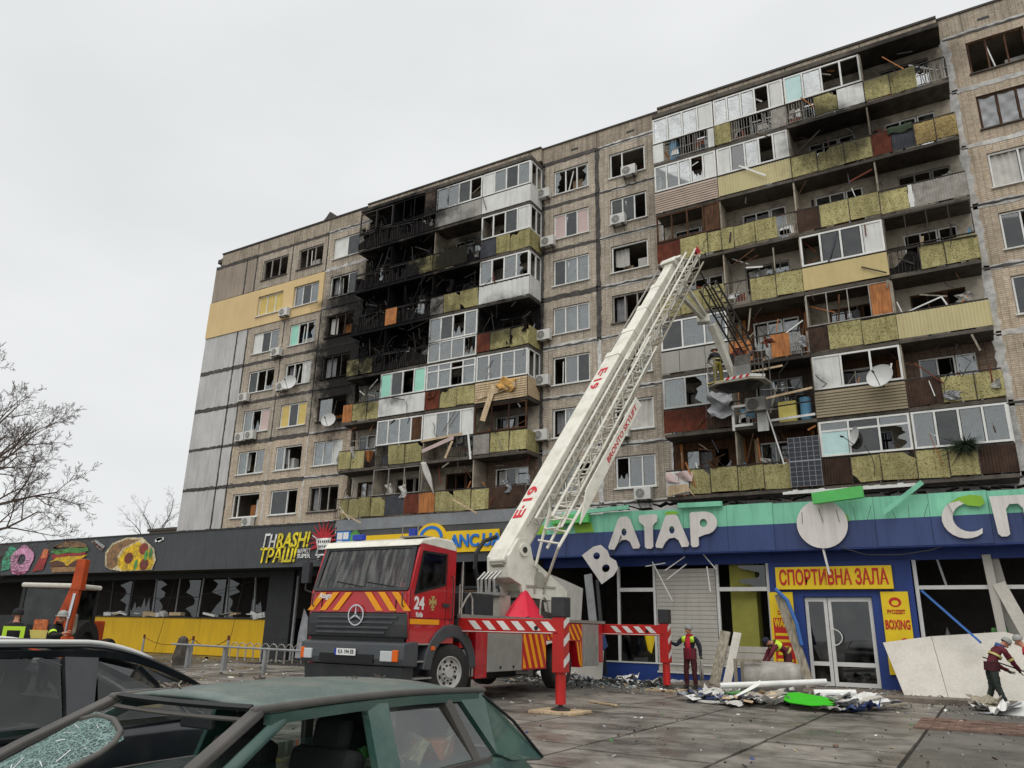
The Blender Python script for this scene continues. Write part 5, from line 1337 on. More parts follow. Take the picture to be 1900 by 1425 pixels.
    for k in range(4):
        a = math.pi/4+k*math.pi/2+math.pi/4; u = Vector((math.cos(a), math.sin(a))); v = Vector((-u.y, u.x))
        pts = [(cx, cz), (cx+u.x*.12-v.x*.07, cz+u.y*.12-v.y*.07), (cx+u.x*.12+v.x*.07, cz+u.y*.12+v.y*.07)]
        q.pyz(pts, XL+.002, XL+.01)
    q.pyz(circle(cx, cz, .05, .05, 10), XL+.002, XL+.014); q.pyz([(cx-.04, cz-.17), (cx+.04, cz-.17), (cx+.03, cz-.13), (cx-.03, cz-.13)], XL+.002, XL+.01); q.build('emblem', 'emblem_gold', T)
    MB().box(XL, XL+.03, YN+1.15, YN+1.38, 1.98, 2.06).build('door_handle', 'black_plastic', T)
    q = MB(); q.pyz([(YN+.06, 1.3), (YN+.075, 1.3), (YN+.035, 2.3), (YN+.02, 2.3)], XL-.002, XL+.003); q.build('door_seam', 'black', T)
    # panel gaps, rivets, handles and dirt flaps
    q = MB(); q.box(XL-.34, XL-.325, YN-.006, YN+.02, 1.84, 2.26); q.box(XR+.325, XR+.34, YN-.006, YN+.02, 1.84, 2.26); q.box(XR+.05, XL-.05, YN-.006, YN+.02, 1.825, 1.84); q.split('panel_gap', 'black', T)
    q = MB(); q.pyz([(YN+1.27, 1.3), (YN+1.285, 1.3), (YN+1.285, 3.12), (YN+1.27, 3.12)], XL-.002, XL+.004); q.pyz([(YN+.06, 1.735), (YN+1.58, 1.735), (YN+1.58, 1.747), (YN+.06, 1.747)], XL-.002, XL+.004); q.split('panel_gap', 'black', T)
    for xx in (XL-.12, XR+.12): MB().path([(xx, YN-.02, 1.95), (xx, YN-.07, 1.98), (xx, YN-.07, 2.2), (xx, YN-.02, 2.23)], .014).build('grab_handle', 'black_plastic', T)
    MB().path([(XL+.01, YN+1.45, 1.7), (XL+.06, YN+1.45, 1.75), (XL+.06, YN+1.45, 2.6), (XL+.01, YN+1.45, 2.65)], .014).build('grab_handle', 'black_plastic', T)
    MB().box(XL-.4, XL+.02, YN+2.3, YN+2.33, .3, .95).build('mud_flap', 'rubber', T)
    MB().lathe([(.16, 0), (.175, .012), (.19, 0), (.175, -.012), (.16, 0)], (XL-.6, YN+.55, 2.38), (0, -.7, .7), 20).build('steering_wheel', 'black', T)
    for xx in (XR+.5, XC, XL-.5): MB().box(xx-.12, xx+.12, YN+.34, YN+.36, 3.0, 3.12).build('sun_visor', 'black_plastic', T)
    for z in (1.25, .92, .6): MB().box(XL-.32, XL+.03, YN+.25, YN+.85, z-.03, z).build('step', 'silver_panel', T)
    MB().box(XL-.36, XL-.3, YN+.2, YN+.9, .45, 1.3).build('step_well', 'black', T)
    n = 10; yc, zc, ro, ri = YN+1.5, .66, .98, .72
    arc = [(yc+ro*math.cos(a), zc+ro*math.sin(a)) for a in [math.pi*(.03+.94*i/n) for i in range(n+1)]]
    arci = [(yc+ri*math.cos(a), zc+ri*math.sin(a)) for a in [math.pi*(.03+.94*i/n) for i in range(n+1)]][::-1]
    MB().pyz(arc+arci, XL-.42, XL+.05).build('mudguard', 'bumper_grey', T, bevel=.02); MB().pyz(arc+arci, XR-.05, XR+.42).build('mudguard', 'bumper_grey', T)
    MB().box(XL+.05, XL+.07, YN+.75, YN+.87, 1.12, 1.2).build('side_marker', 'lamp_orange', T)
    wheel(T, XL+.02, YN+1.5, .66, .58, .34, steer=-.28); wheel(T, XR-.02, YN+1.5, .66, .58, .34, steer=-.28, out=-1)
    wheel(T, XL-.02, 19.55, .66, .58, .4); wheel(T, XR+.02, 19.55, .66, .58, .4, out=-1)
    # chassis and deck
    q = MB()
    for x in (XC-.45, XC+.45): q.box(x-.06, x+.06, YN+.4, 22.6, .85, 1.15)
    q.box(XC-.7, XC+.7, 14.6, 15.9, .45, 1.0); q.box(XC-.5, XC+.5, 16, 18.5, .4, .9); q.build('chassis', 'black', T)
    MB().box(XR+.05, XL-.05, 14.55, 22.3, 1.62, 1.78).build('deck', 'black_plastic', T)
    MB().box(XL-.08, XL+.01, 14.6, 22.3, 1.78, 1.86).build('deck_rail', 'silver_panel', T); MB().box(XR-.01, XR+.08, 14.6, 22.3, 1.78, 1.86).build('deck_rail', 'silver_panel', T)
    # flank lockers
    def flank(y0, y1, z0, z1, m, name, x=XL): return MB().box(x-.5, x, y0+.008, y1-.008, z0, z1).build(name, m, T, bevel=.012)
    flank(14.62, 14.95, 1.15, 1.78, 'fire_red', 'locker'); flank(14.75, 15.2, .55, 1.12, 'rail_light', 'tool_box')
    flank(15.25, 15.75, .5, 1.6, 'fire_red', 'locker')
    lk = flank(15.75, 17.35, .62, 1.6, 'silver_panel', 'locker'); MB().box(XL, XL+.012, 16.3, 16.36, .68, .74).build('latch', 'black', lk); MB().box(XL, XL+.012, 16.9, 16.96, .68, .74).build('latch', 'black', lk)
    ck = flank(17.35, 18.6, .62, 1.6, 'fire_red', 'chevron_panel')
    def chev(y0, y1, z0, z1, par, step=.3, w=.14, sl=.42):
        q = MB(); yv = y0-sl
        while yv < y1:
            # clip a slanted band to the rectangle
            poly = [(yv+sl, z0), (yv+sl+w, z0), (yv+w, z1), (yv, z1)]
            def clip(P, ax, lim, keep):
                out = []
                for i in range(len(P)):
                    a, b = P[i], P[(i+1) % len(P)]; ia, ib = keep(a[ax]), keep(b[ax])
                    if ia: out.append(a)
                    if ia != ib:
                        t = (lim-a[ax])/(b[ax]-a[ax]); out.append((a[0]+t*(b[0]-a[0]), a[1]+t*(b[1]-a[1])))
                return out
            P = clip(poly, 0, y0, lambda v: v >= y0-1e-9)
            P = clip(P, 0, y1, lambda v: v <= y1+1e-9) if P else P
            if len(P) >= 3: q.pyz(P, XL+.001, XL+.008)
            yv += step
        q.split('chevron', 'reflect_orange', par)
    chev(17.4, 18.55, .66, 1.58, ck)
    q = MB(); q.pyz([(18.6, 1.3), (20.75, 1.3), (20.75, 1.76), (18.6, 1.76)], XL-.5, XL-.004); q.pyz([(20.3, 1.3), (20.75, 1.3), (20.75, .6), (20.55, .6)], XL-.5, XL-.004); ar = q.build('rear_arch_panel', 'fire_red', T)
    chev(18.65, 20.7, 1.32, 1.74, ar)
    q = MB()
    for k in range(2): q.pyz([(20.5+k*.13, .75+k*.1), (20.6+k*.1, .62), (20.66+k*.06, .62), (20.42+k*.2, 1.28), (20.36+k*.2, 1.28)], XL+.001, XL+.008)
    q.split('chevron', 'reflect_orange', ar)
    lk2 = flank(20.75, 21.85, .62, 1.76, 'silver_panel', 'locker')
    q = MB(); q.box(XL, XL+.01, 20.85, 20.88, .7, 1.7); q.box(XL, XL+.01, 21.72, 21.75, .7, 1.7); q.split('locker_frame', 'rail_light', lk2)
    flank(21.85, 22.15, .7, 1.78, 'fire_red', 'rear_post')
    MB().box(XR, XR+.5, 14.6, 22.1, .62, 1.6).build('far_flank', 'fire_red', T)
    # outriggers: beam, column, jack, with white chevrons
    for (yj, xj) in ((14.75, -7.6), (22.4, -8.15)):
        b = MB().box(XL-.3, xj+.1, yj-.13, yj+.13, 1.48, 1.78).build('outrigger_beam', 'jack_red', T, bevel=.01)
        q = MB(); x = XL+.2
        while x < xj-.35: q.pxz([(x, 1.73), (x+.17, 1.73), (x+.36, 1.55), (x+.19, 1.55)], yj-.142, yj-.132); x += .36
        q.split('white_chevron', 'reflect_white', b)
        MB().box(XL-.3, xj, yj-.14, yj-.131, 1.5, 1.515).build('beam_line', 'reflect_white', b)
        MB().tube((xj-.5, yj-.15, 1.6), (xj-.5, yj-.1, 1.6), .045, n=12).build('beam_pin', 'black', b)
        c = MB().box(xj-.13, xj+.13, yj-.14, yj+.14, .75, 1.82).build('jack_column', 'jack_red', T, bevel=.015)
        q = MB()
        for zz in (.85, 1.25, 1.6): q.pyz([(yj-.12, zz), (yj+.12, zz+.14), (yj+.12, zz+.28), (yj-.12, zz+.14)], xj+.131, xj+.138)
        q.split('white_chevron', 'reflect_white', c)
        MB().box(xj-.15, xj+.15, yj-.16, yj+.16, 1.82, 2.22).build('jack_cap', 'black_plastic', T, bevel=.02)
        MB().tube((xj, yj, .16), (xj, yj, .8), .105, n=18).build('jack_leg', 'jack_red', T); MB().tube((xj, yj, .06), (xj, yj, .18), .05, n=12).build('jack_foot_pin', 'dark_metal', T)
        MB().lathe([(.001, 0), (.2, 0), (.2, .03), (.08, .07), (.001, .07)], (xj, yj, .045), (0, 0, 1), 18).build('jack_foot', 'dark_metal', T)
        MB().box(XR-1.6, XR+.3, yj-.13, yj+.13, 1.48, 1.78).build('outrigger_beam', 'jack_red', T)
        MB().box(XR-1.73, XR-1.47, yj-.14, yj+.14, .05, 1.95).build('jack_column', 'jack_red', T)
    # deck fittings
    q = MB(); q.path([(XL-.1, 14.7, 1.86), (XL-.15, 14.75, 2.5)], .018); q.path([(XL-.12, 14.72, 1.9), (XL-.1, 14.95, 2.2), (XL-.1, 15.1, 2.32), (XL-.1, 15.2, 2.2), (XL-.1, 15.22, 1.86)], .022); q.tube((XL-.06, 14.72, .3), (XL-.06, 14.72, 3.0), .014); q.build('grab_rail', 'rail_light', T)
    MB().box(XC+.35, XL-.15, 15.0, 16.2, 1.8, 2.35).build('deck_box', 'black_plastic', T, bevel=.02); MB().box(XR+.2, XC, 14.9, 16.6, 1.8, 2.5).build('deck_box', 'shop_frame', T)
    MB().tube((XC-.2, 14.55, 1.5), (XC-.2, 14.55, 2.8), .07).build('exhaust', 'dark_metal', T)
    # red tarpaulin over a reel
    def tf(u, v):
        a = 2*math.pi*u; r = .55*(1-v)+.03; return (XL-.5+r*.8*math.cos(a), 18.3+r*1.4*math.sin(a), 1.85+.75*v+.04*math.sin(7*a)*(1-v))
    MB().sheet(tf, 20, 5).build('tarpaulin', 'tarp_red', T)
    q = MB(); q.path([(XL-.1, 18.4, 1.86), (XL-.1, 18.45, 2.3), (XL-.1, 18.6, 2.4), (XL-.1, 18.8, 2.3), (XL-.1, 18.95, 1.86)], .025); q.path([(XL-.1, 19.3, 1.86), (XL-.1, 19.3, 2.25), (XL-.1, 19.5, 2.35)], .025); q.build('grab_rail', 'rail_light', T)
    return T
TRUCK = fire_engine()

# ------------------------------------------------------------------ aerial boom (part of the same vehicle)
def aerial():
    T = TRUCK
    C0 = Vector((-10.9, 18.35, 0)); tip = Vector((-8.62, 25.85, 14.85))
    a = Vector((tip.x-C0.x, tip.y-C0.y, 0)).normalized(); s = Vector((a.y, -a.x, 0))
    def W(al, si, z): return C0 + a*al + s*si + Vector((0, 0, z))
    MB().lathe([(.001, 0), (.75, 0), (.75, .25), (.55, .3), (.5, .55), (.001, .55)], W(.45, 0, 1.75), (0, 0, 1), 28).build('slew_ring', 'dark_metal', T)
    MB().box(C0.x-.35, C0.x+.2, C0.y-1.0, C0.y-.45, 1.8, 2.4).build('turret_post', 'boom_grey', T)
    # turret side plates with a lightening hole look: outline plates plus rib
    TS = lambda u, v: (u*.66+.12, 2.3+(v-2.3)*.86)
    pr = [(-1.0, 2.95), (-1.05, 3.6), (-.55, 4.15), (-.1, 4.2), (.15, 3.95), (.3, 3.55), (2.15, 2.75), (2.3, 2.65), (2.3, 2.32), (1.6, 2.32), (-.2, 2.4), (-.35, 2.75)]
    pr = [TS(*p) for p in pr]
    for sd in (-.45, .33):
        MB().prism(pr, lambda u, v, e=sd: W(u, e, v), lambda u, v, e=sd: W(u, e+.12, v)).build('turret_plate', 'boom_white', T, bevel=.015)
    MB().prism([TS(*p) for p in ((-.95, 2.95), (-1.0, 3.5), (-.6, 3.9), (-.3, 2.8))], lambda u, v: W(u, -.34, v), lambda u, v: W(u, .33, v)).build('turret_front', 'boom_white', T, bevel=.03)
    MB().prism([TS(*p) for p in ((.0, 2.4), (2.28, 2.36), (2.28, 2.55), (.0, 2.6))], lambda u, v: W(u, -.34, v), lambda u, v: W(u, .33, v)).build('turret_floor', 'boom_grey', T)
    MB().tube(W(-.05, .44, 3.6), W(-.05, .5, 3.6), .17, n=20).build('pivot_boss', 'boom_white', T); MB().tube(W(-.05, .5, 3.6), W(-.05, .52, 3.6), .08, n=16).build('pivot_pin', 'dark_metal', T)
    q = MB(); q.beam(W(.45, .47, 3.15), W(.35, .47, 2.5), .05, .05); q.beam(W(.8, .47, 2.95), W(.7, .47, 2.5), .05, .05); q.beam(W(.05, .47, 2.68), W(1.15, .47, 2.68), .05, .05); q.build('turret_rib', 'boom_grey', T)
    MB().tube(W(.55, .455, 2.86), W(.55, .465, 2.86), .2, n=24).build('turret_recess', 'boom_grey', T)
    # control stand with pipes at the front
    q = MB()
    for i in range(5): q.path([W(-.85-.05*(i % 2), -.4+.16*i, 2.35), W(-.9, -.4+.16*i, 2.8), W(-.7, -.35+.16*i, 3.0)], .035, 8)
    q.box(C0.x-.6, C0.x+.25, C0.y-1.1, C0.y-.75, 2.38, 2.46); q.build('hydraulic_pipes', 'silver_panel', T)
    q = MB(); q.path([W(-.7, -.52, 2.6), W(-.88, -.56, 3.1), W(-.85, -.58, 3.5), W(-.6, -.56, 3.85), W(-.2, -.5, 4.0)], .06, 10); q.build('hose_loop', 'black', T)
    # telescopic boom sections
    P0 = W(-.12, 0, 3.58); u = (tip-P0).normalized(); Lb = (tip-P0).length; n = s.cross(u)   # n: top face normal
    if n.z < 0: n = -n
    def Bp(t, si=0, ni=0): return P0 + u*t + s*si + n*ni
    secs = [(-.2, .60*Lb, .66, .66), (.58*Lb, .70*Lb, .57, .57), (.68*Lb, .80*Lb, .5, .5), (.78*Lb, .90*Lb, .44, .44), (.88*Lb, Lb, .38, .38)]
    sec_o = []
    for i, (t0, t1, w, h) in enumerate(secs):
        q = MB()
        # octagonal box: bevelled lower edges
        c = .16*w
        sh = [(-w/2, -h/2+c), (-w/2+c, -h/2), (w/2-c, -h/2), (w/2, -h/2+c), (w/2, h/2-.04), (w/2-.04, h/2), (-w/2+.04, h/2), (-w/2, h/2-.04)]
        k = .8 if i == 0 else 1.0
        q.prism(sh, lambda a_, b_: Bp(t0, a_, b_), lambda a_, b_: Bp(t1, a_, b_)); o = q.build('boom_section', 'boom_white', T, bevel=.01); sec_o.append(o)
        q = MB(); q.prism([(x*1.06, z*1.06) for x, z in sh], lambda a_, b_: Bp(t1-.22, a_, b_), lambda a_, b_: Bp(t1+.02, a_, b_)); q.build('boom_collar', 'boom_white', o)
    # boom foot box in front
    q = MB(); q.prism([(-.5, -.55), (.5, -.55), (.5, .5), (-.5, .5)], lambda a_, b_: Bp(-.55, a_*.6, b_*.56), lambda a_, b_: Bp(-.15, a_*.72, b_*.7)); q.build('boom_foot', 'boom_white', T, bevel=.05)
    MB().prism([(-.24, -.2), (.24, -.2), (.24, .2), (-.24, .2)], lambda a_, b_: Bp(-.6, a_, b_), lambda a_, b_: Bp(-.54, a_, b_)).build('foot_hatch', 'boom_grey', T)
    for t_, d, sz in ((1.5, 1, .52), (.50*Lb, -1, .46)):
        place_text('E·19', 'text_red', sec_o[0], Bp(t_, -.02, .338), u*d, -s*d, sz, .006, .012, 0, 1.2 if d == 1 else 1.05, 'boom_number')
    # light box strip down the flank: hose track lattice
    q = MB(); m = 46
    for i in range(m):
        t = .06*Lb+(.5*Lb)*i/m; t2 = t+.5*Lb/m
        q.tube(Bp(t, .42, -.12 if i % 2 else .22), Bp(t2, .42, .22 if i % 2 else -.12), .014, n=4)
    q.tube(Bp(.05*Lb, .42, -.12), Bp(.58*Lb, .42, -.12), .022, n=5); q.tube(Bp(.05*Lb, .42, .22), Bp(.58*Lb, .42, .22), .022, n=5); q.build('flank_lattice', 'boom_grey', T)
    MB().tube(Bp(.3*Lb, -.42, .22), Bp(.98*Lb, -.4, .2), .035).build('water_pipe', 'rail_light', T)
    # ladder beside the boom: two nested lattice girders with rungs
    Lt = 1.01*Lb
    def girder(name, s0, s1, n0, n1, t0, t1, m, r=.028, step=.42):
        q = MB()
        for si in (s0, s1):
            for ni in (n0, n1): q.tube(Bp(t0, si, ni), Bp(t1, si, ni), r, n=6)
            k = int((t1-t0)/step)
            for i in range(k):
                ta, tb = t0+(t1-t0)*i/k, t0+(t1-t0)*(i+1)/k
                q.tube(Bp(ta, si, n0 if i % 2 else n1), Bp(tb, si, n1 if i % 2 else n0), r*.55, n=4)
        k = int((t1-t0)/.3)
        for i in range(k): t = t0+(t1-t0)*i/k; q.tube(Bp(t, s0, n0), Bp(t, s1, n0), r*.7, n=5)
        return q.build(name, m, T)
    girder('ladder', .78, 1.3, -.25, .12, .12*Lb, Lt*.99, 'ladder_metal', .034)
    girder('ladder', .72, 1.36, -.12, .3, .06*Lb, .62*Lb, 'boom_white', .034)
    girder('ladder', .82, 1.24, .0, .3, .55*Lb, Lt, 'boom_white', .036)
    MB().beam(Bp(Lt-.15, 1.24, .2), Bp(Lt+.1, 1.24, .2), .12, .22, up=n).build('tip_marker', 'pt_logored', T)
    # flat white walkway guard with red lettering
    g = MB().prism([(.09*Lb, .0), (.16*Lb, .36), (.44*Lb, .3), (.44*Lb, .0)], lambda t, v: Bp(t, 1.5, v-.5), lambda t, v: Bp(t, 1.55, v-.5)).build('walkway_guard', 'boom_white', T)
    place_text('BRONTO SKYLIFT', 'text_red', g, Bp(.335*Lb, 1.556, -.35), u, n, .2, .004, .004, .2, 2.4, 'guard_letters')
    q = MB(); q.tube(Bp(.02*Lb, 1.42, -.3), Bp(.3*Lb, 1.45, -.45), .045); q.tube(Bp(.02*Lb, 1.0, -.3), Bp(.3*Lb, 1.0, -.3), .04)
    for i in range(7): t = .03*Lb+i*.03*Lb; q.tube(Bp(t, .75, -.1), Bp(t, 1.42, -.32), .03)
    q.tube(Bp(.02*Lb, 1.42, -.3), W(.75, .5, 2.8), .04); q.tube(Bp(.1*Lb, .8, .1), W(.35, .5, 3.2), .04); q.build('lower_frame', 'boom_white', T)
    # boom head
    MB().prism([(-.32, -.3), (.32, -.3), (.32, .3), (-.32, .3)], lambda a_, b_: Bp(Lb-.05, a_, b_), lambda a_, b_: Bp(Lb+.22, a_*1.05, b_*1.05)).build('boom_head', 'boom_white', T, bevel=.03)
    MB().beam(Bp(Lb+.2, -.42, .18), Bp(Lb+.2, .5, .18), .16, .14, up=n).build('head_bar', 'boom_white', T)
    # jib: link, knuckle and drop arm to the cage
    H1 = Bp(Lb-.3, .9, -.1); K = Vector((-8.0, 27.6, 13.25)); K2 = Vector((-7.75, 27.9, 13.1)); E_ = Vector((-7.35, 29.0, 11.2))
    q = MB(); q.beam(Bp(.9*Lb, .55, -.2), K, .14, .14); q.beam(Bp(.93*Lb, .75, -.2), K+Vector((.12, 0, .1)), .12, .12); q.build('jib_link', 'boom_white', T)
    MB().obox(K, (.5, .35, .34), Matrix.Rotation(.3, 3, 'Z')).build('knuckle', 'boom_white', T, bevel=.05)
    MB().beam(K2, E_, .3, .34, w2=.2, h2=.2).build('jib_arm', 'boom_white', T, bevel=.02)
    # dark jib ladder
    q = MB(); A0 = Vector((-7.6, 27.0, 14.35)); A1 = E_+Vector((.55, .2, .9)); d = (A1-A0).normalized(); sx = Vector((d.y, -d.x, 0)).normalized(); nn = sx.cross(d)
    for i_ in (-.28, .28):
        for j in (-.2, .25): q.tube(A0+sx*i_+nn*j, A1+sx*i_+nn*j, .04, n=5)
    k = 13; LL = (A1-A0).length
    for i in range(k):
        p = A0+d*(LL*i/k); p2 = A0+d*(LL*(i+1)/k)
        for i_ in (-.28, .28): q.tube(p+sx*i_+nn*(-.2 if i % 2 else .25), p2+sx*i_+nn*(.25 if i % 2 else -.2), .026, n=4)
        q.tube(p+sx*-.28+nn*.25, p+sx*.28+nn*.25, .018, n=4)
    q.tube(Bp(Lt-.3, 1.1, .1), A0+(A1-A0)*.72, .03); q.tube(A1, E_+Vector((.0, 0, .3)), .03); q.build('jib_ladder', 'dark_metal', T)
    # cage
    cx, cy, cz = -7.28, 29.4, 10.95
    fl = [(-1.15, -.3), (-.7, -.62), (.75, -.62), (1.15, -.3), (1.15, .5), (-1.15, .5)]
    rot = Matrix.Rotation(-.1, 3, 'Z')
    def Cg(x, y, z): v = rot @ Vector((x, y, 0)); return Vector((cx+v.x, cy+v.y, cz+z))
    MB().prism(fl, lambda x, y: Cg(x, y, 0), lambda x, y: Cg(x, y, .09)).build('cage_floor', 'ladder_metal', T, bevel=.01)
    MB().prism([(x*.8, y*.8) for x, y in fl], lambda x, y: Cg(x, y, 0), lambda x, y: Cg(x*.55, y*.5, -.22)).build('cage_underframe', 'dark_metal', T)
    q = MB()
    for i, (x, y) in enumerate(fl):
        q.tube(Cg(x*.97, y*.95, .09), Cg(x*.97, y*.95, 1.15), .022); x2, y2 = fl[(i+1) % 6]
        if i in (1,): continue
        for z in (.6, 1.13): q.tube(Cg(x*.97, y*.95, z), Cg(x2*.97, y2*.95, z), .02)
    for x in (.85, 1.0, 1.12): q.tube(Cg(x, -.45+.3*(x-.85), .1), Cg(x, -.45+.3*(x-.85), 1.15), .014)
    q.build('cage_rail', 'rail_light', T)
    MB().prism([(.05, -.6), (.72, -.6), (.72, -.52), (.05, -.52)], lambda x, y: Cg(x, y, .2), lambda x, y: Cg(x, y, .62)).build('cage_panel', 'white_sheet', T)
    MB().prism([(.08, -.58), (.7, -.58), (.7, -.52), (.08, -.52)], lambda x, y: Cg(x, y, .64), lambda x, y: Cg(x+.05, y+.05, 1.05)).build('cage_panel', 'rail_light', T)
    b = MB().prism([(-.35, -.63), (.76, -.63), (1.17, -.3), (1.17, -.26), (.74, -.6), (-.35, -.6)], lambda x, y: Cg(x, y, .09), lambda x, y: Cg(x, y, .2)).build('cage_kick_plate', 'reflect_white', T)
    q = MB()
    for i in range(4): x = -.28+i*.26; q.prism([(x, .09), (x+.12, .09), (x+.2, .2), (x+.08, .2)], lambda x_, z_: Cg(x_, -.636, z_), lambda x_, z_: Cg(x_, -.632, z_))
    q.split('kick_stripe', 'sign_red', b)
    q = MB(); q.tube(Cg(-.1, .1, -.05), Cg(-.1, .0, .9), .09); q.beam(Cg(-.25, 0, .2), Cg(-.2, -.1, 1.3), .25, .2); q.build('cage_mount', 'dark_metal', T)
    MB().prism([(-1.1, -.5), (-.7, -.62), (-.35, -.6), (-.4, -.2), (-1.1, -.1)], lambda x, y: Cg(x, y, .1), lambda x, y: Cg(x, y, .13)).build('cage_tread', 'yellow_thing', T)
    return (Cg, )
CG = aerial()[0]

# ------------------------------------------------------------------ parked cars (noses towards the camera side, axis along Y)
def loft(q, secs, close=False, mi=0):
    """secs: list of equal-length point rings"""
    n = len(secs[0]); o = len(q.v); vs = [p for r in secs for p in r]; fs = []
    for k in range(len(secs)-1):
        for i in range(n if close else n-1):
            j = (i+1) % n; fs.append((k*n+i, k*n+j, (k+1)*n+j, (k+1)*n+i))
    q.add(vs, fs, mi); return q
def strip(q, pts, w, nrm, th, mi=0):
    """flat bar following pts; w across (vector), nrm thickness direction"""
    w = Vector(w); nrm = Vector(nrm).normalized()
    secs = []
    for p in pts:
        p = Vector(p); secs.append([p-w/2-nrm*th/2, p+w/2-nrm*th/2, p+w/2+nrm*th/2, p-w/2+nrm*th/2])
    loft(q, secs, True, mi); n = len(secs)
    o = len(q.v)-4*n; q.f += [(o, o+1, o+2, o+3), (o+4*n-4, o+4*n-3, o+4*n-2, o+4*n-1)]; q.m += [mi, mi]
    return q
def green_car():
    G = -.22
    C = thing('green_hatchback', 'dusty dark green old hatchback with smashed windows in the foreground', 'car', (-3.9, 3.5, G))
    xn, xf = -3.05, -4.72; xc = (xn+xf)/2
    # lower body: rings along the length
    prof = [(1.15, .42, .62), (1.35, .3, .72), (2.1, .22, .84), (2.35, .2, .9), (3.5, .2, .93), (4.9, .2, .95), (5.35, .22, .93), (5.72, .3, .72), (5.8, .4, .6)]
    secs = []
    for y, zb, zt in prof:
        inset = .12 if y in (1.15, 5.8) else .0
        def X(f): return xc+(xn-inset-xc)*f
        zt2 = zt-.22
        secs.append([(X(-.78), y, zt2+.02 if y > 2.4 and y < 5.3 else zt2), (X(-.95), y, zt2-.02), (X(-1.0), y, (zb+zt2)/2), (X(-.96), y, zb-.12), (X(.96), y, zb-.12), (X(1.0), y, (zb+zt2)/2), (X(.95), y, zt2-.02), (X(.78), y, zt2+.02 if y > 2.4 and y < 5.3 else zt2)])
    q = MB(); loft(q, secs, True); o = len(q.v)-8*len(secs)
    q.f += [tuple(range(o, o+8)), tuple(range(o+8*(len(secs)-1), o+8*len(secs)))]; q.m += [0, 0]
    q.build('body', 'car_green', C, smooth=True, bevel=.02)
    MB().pxy([(xc-.72, 1.3), (xc+.72, 1.3), (xc+.74, 2.25), (xc-.74, 2.25)], .53, .66).build('bonnet', 'car_green', C, bevel=.03)
    # roof: crowned sheet with rain-gutter edge
    yf, yr = 3.0, 5.12
    def roof(u, v):
        y = yf+(yr-yf)*v; hw = .565+.02*math.sin(v*3)
        z = 1.135+.075*math.sin(math.pi*min(1, .12+.8*v))*(1-(2*u-1)**2*.75)-.02*(2*u-1)**4-(.03*(v-.85)/.15 if v > .85 else 0)
        return (xc-.02+hw*(2*u-1), y, z)
    rf = MB().sheet(roof, 14, 14).build('roof', 'car_green_roof', C, smooth=True, solid=.02)
    for sx in (-1, 1):
        pts = [(xc-.02+sx*.60, yf-.02+(yr+.06-yf)*i/10, 1.115+.035*math.sin(math.pi*(.1+.85*i/10))) for i in range(11)]
        q = MB(); strip(q, pts, (.06, 0, 0), (0, 0, 1), .04); q.build('roof_gutter', 'car_trim', rf, bevel=.015)
        q = MB(); strip(q, [(p[0]+sx*.03, p[1]+.08, p[2]-.045) for p in pts[:-1]], (.05, 0, 0), (0, 0, 1), .05); q.build('cant_rail', 'car_green', C)
    # pillars, both sides
    for sx in (-1, 1):
        top = xc-.02+sx*.60; bot = xc+sx*.80
        q = MB(); strip(q, [(top, 3.02, 1.12), ((top+bot)/2, 2.55, .9), (bot-sx*.02, 2.1, .66)], (.06, .03, 0), (0, -.5, 1), .045); q.build('windscreen_pillar', 'car_trim', C, bevel=.012)
        q = MB(); strip(q, [(top+sx*.035, 3.16, 1.08), ((top+bot)/2+sx*.03, 2.74, .88), (bot, 2.34, .68)], (.03, .06, 0), (0, -.5, 1), .04); q.build('door_frame', 'car_green', C, bevel=.012)
        q = MB(); strip(q, [(top+sx*.03, 3.9, 1.10), (bot, 3.86, .68)], (.03, .16, 0), (1, 0, .4), .05); q.build('door_pillar', 'car_green', C)
        q = MB(); strip(q, [(top+sx*.03, 4.63, 1.08), (bot-sx*.02, 4.78, .7)], (.03, .05, 0), (1, 0, .4), .05); q.build('quarter_bar', 'car_trim', C)
        # broad rear pillar with a small quarter light cut in front of it
        a = top+sx*.03
        MB().add([(a, 4.78, 1.085), (a-sx*.01, 5.1, 1.1), (bot-sx*.06, 5.78, .6), (bot, 5.2, .66), (bot-sx*.02, 5.02, .72)], [(0, 1, 2, 3, 4)]).build('rear_pillar', 'car_green', C, solid=.04)
        q = MB(); strip(q, [(a+sx*.02, 5.08, 1.095), ((a+bot)/2, 5.4, .9), (bot-sx*.04, 5.76, .62)], (.012, .012, 0), (0, .5, 1), .012); q.build('hatch_seam', 'black', C)
        MB().add([(a, 4.66, 1.07), (a, 4.76, 1.08), (bot-sx*.02, 5.0, .72), (bot-sx*.02, 4.82, .7)], [(0, 1, 2, 3)]).build('quarter_light', 'car_glass_tint', C, fix=False)
        # waist rail
        q = MB(); strip(q, [(bot, 2.1, .66), (bot+sx*.01, 3.5, .69), (bot-sx*.01, 4.95, .7)], (.04, 0, 0), (0, 0, 1), .03); q.build('waist_rail', 'car_trim', C)
        MB().add([(top+sx*.02, 3.98, 1.07), (top+sx*.02, 4.6, 1.055), (bot-sx*.02, 4.74, .72), (bot-sx*.02, 3.95, .71)], [(0, 1, 2, 3)]).build('rear_door_glass', 'car_glass', C, fix=False)
    # windscreen: crazed sheet sagging at the far lower corner, with loose rubber seal
    def scr(u, v): return (xc-.02+(2*u-1)*(.56+.2*(1-v)), 2.12+.9*v-.06*(1-(2*u-1)**2), .66+.465*v)
    q = MB(); strip(q, [Vector(scr(i/8, 1))+Vector((0, -.01, .012)) for i in range(9)], (0, .028, .016), (0, -.5, 1), .02); q.build('windscreen_seal', 'black', C)
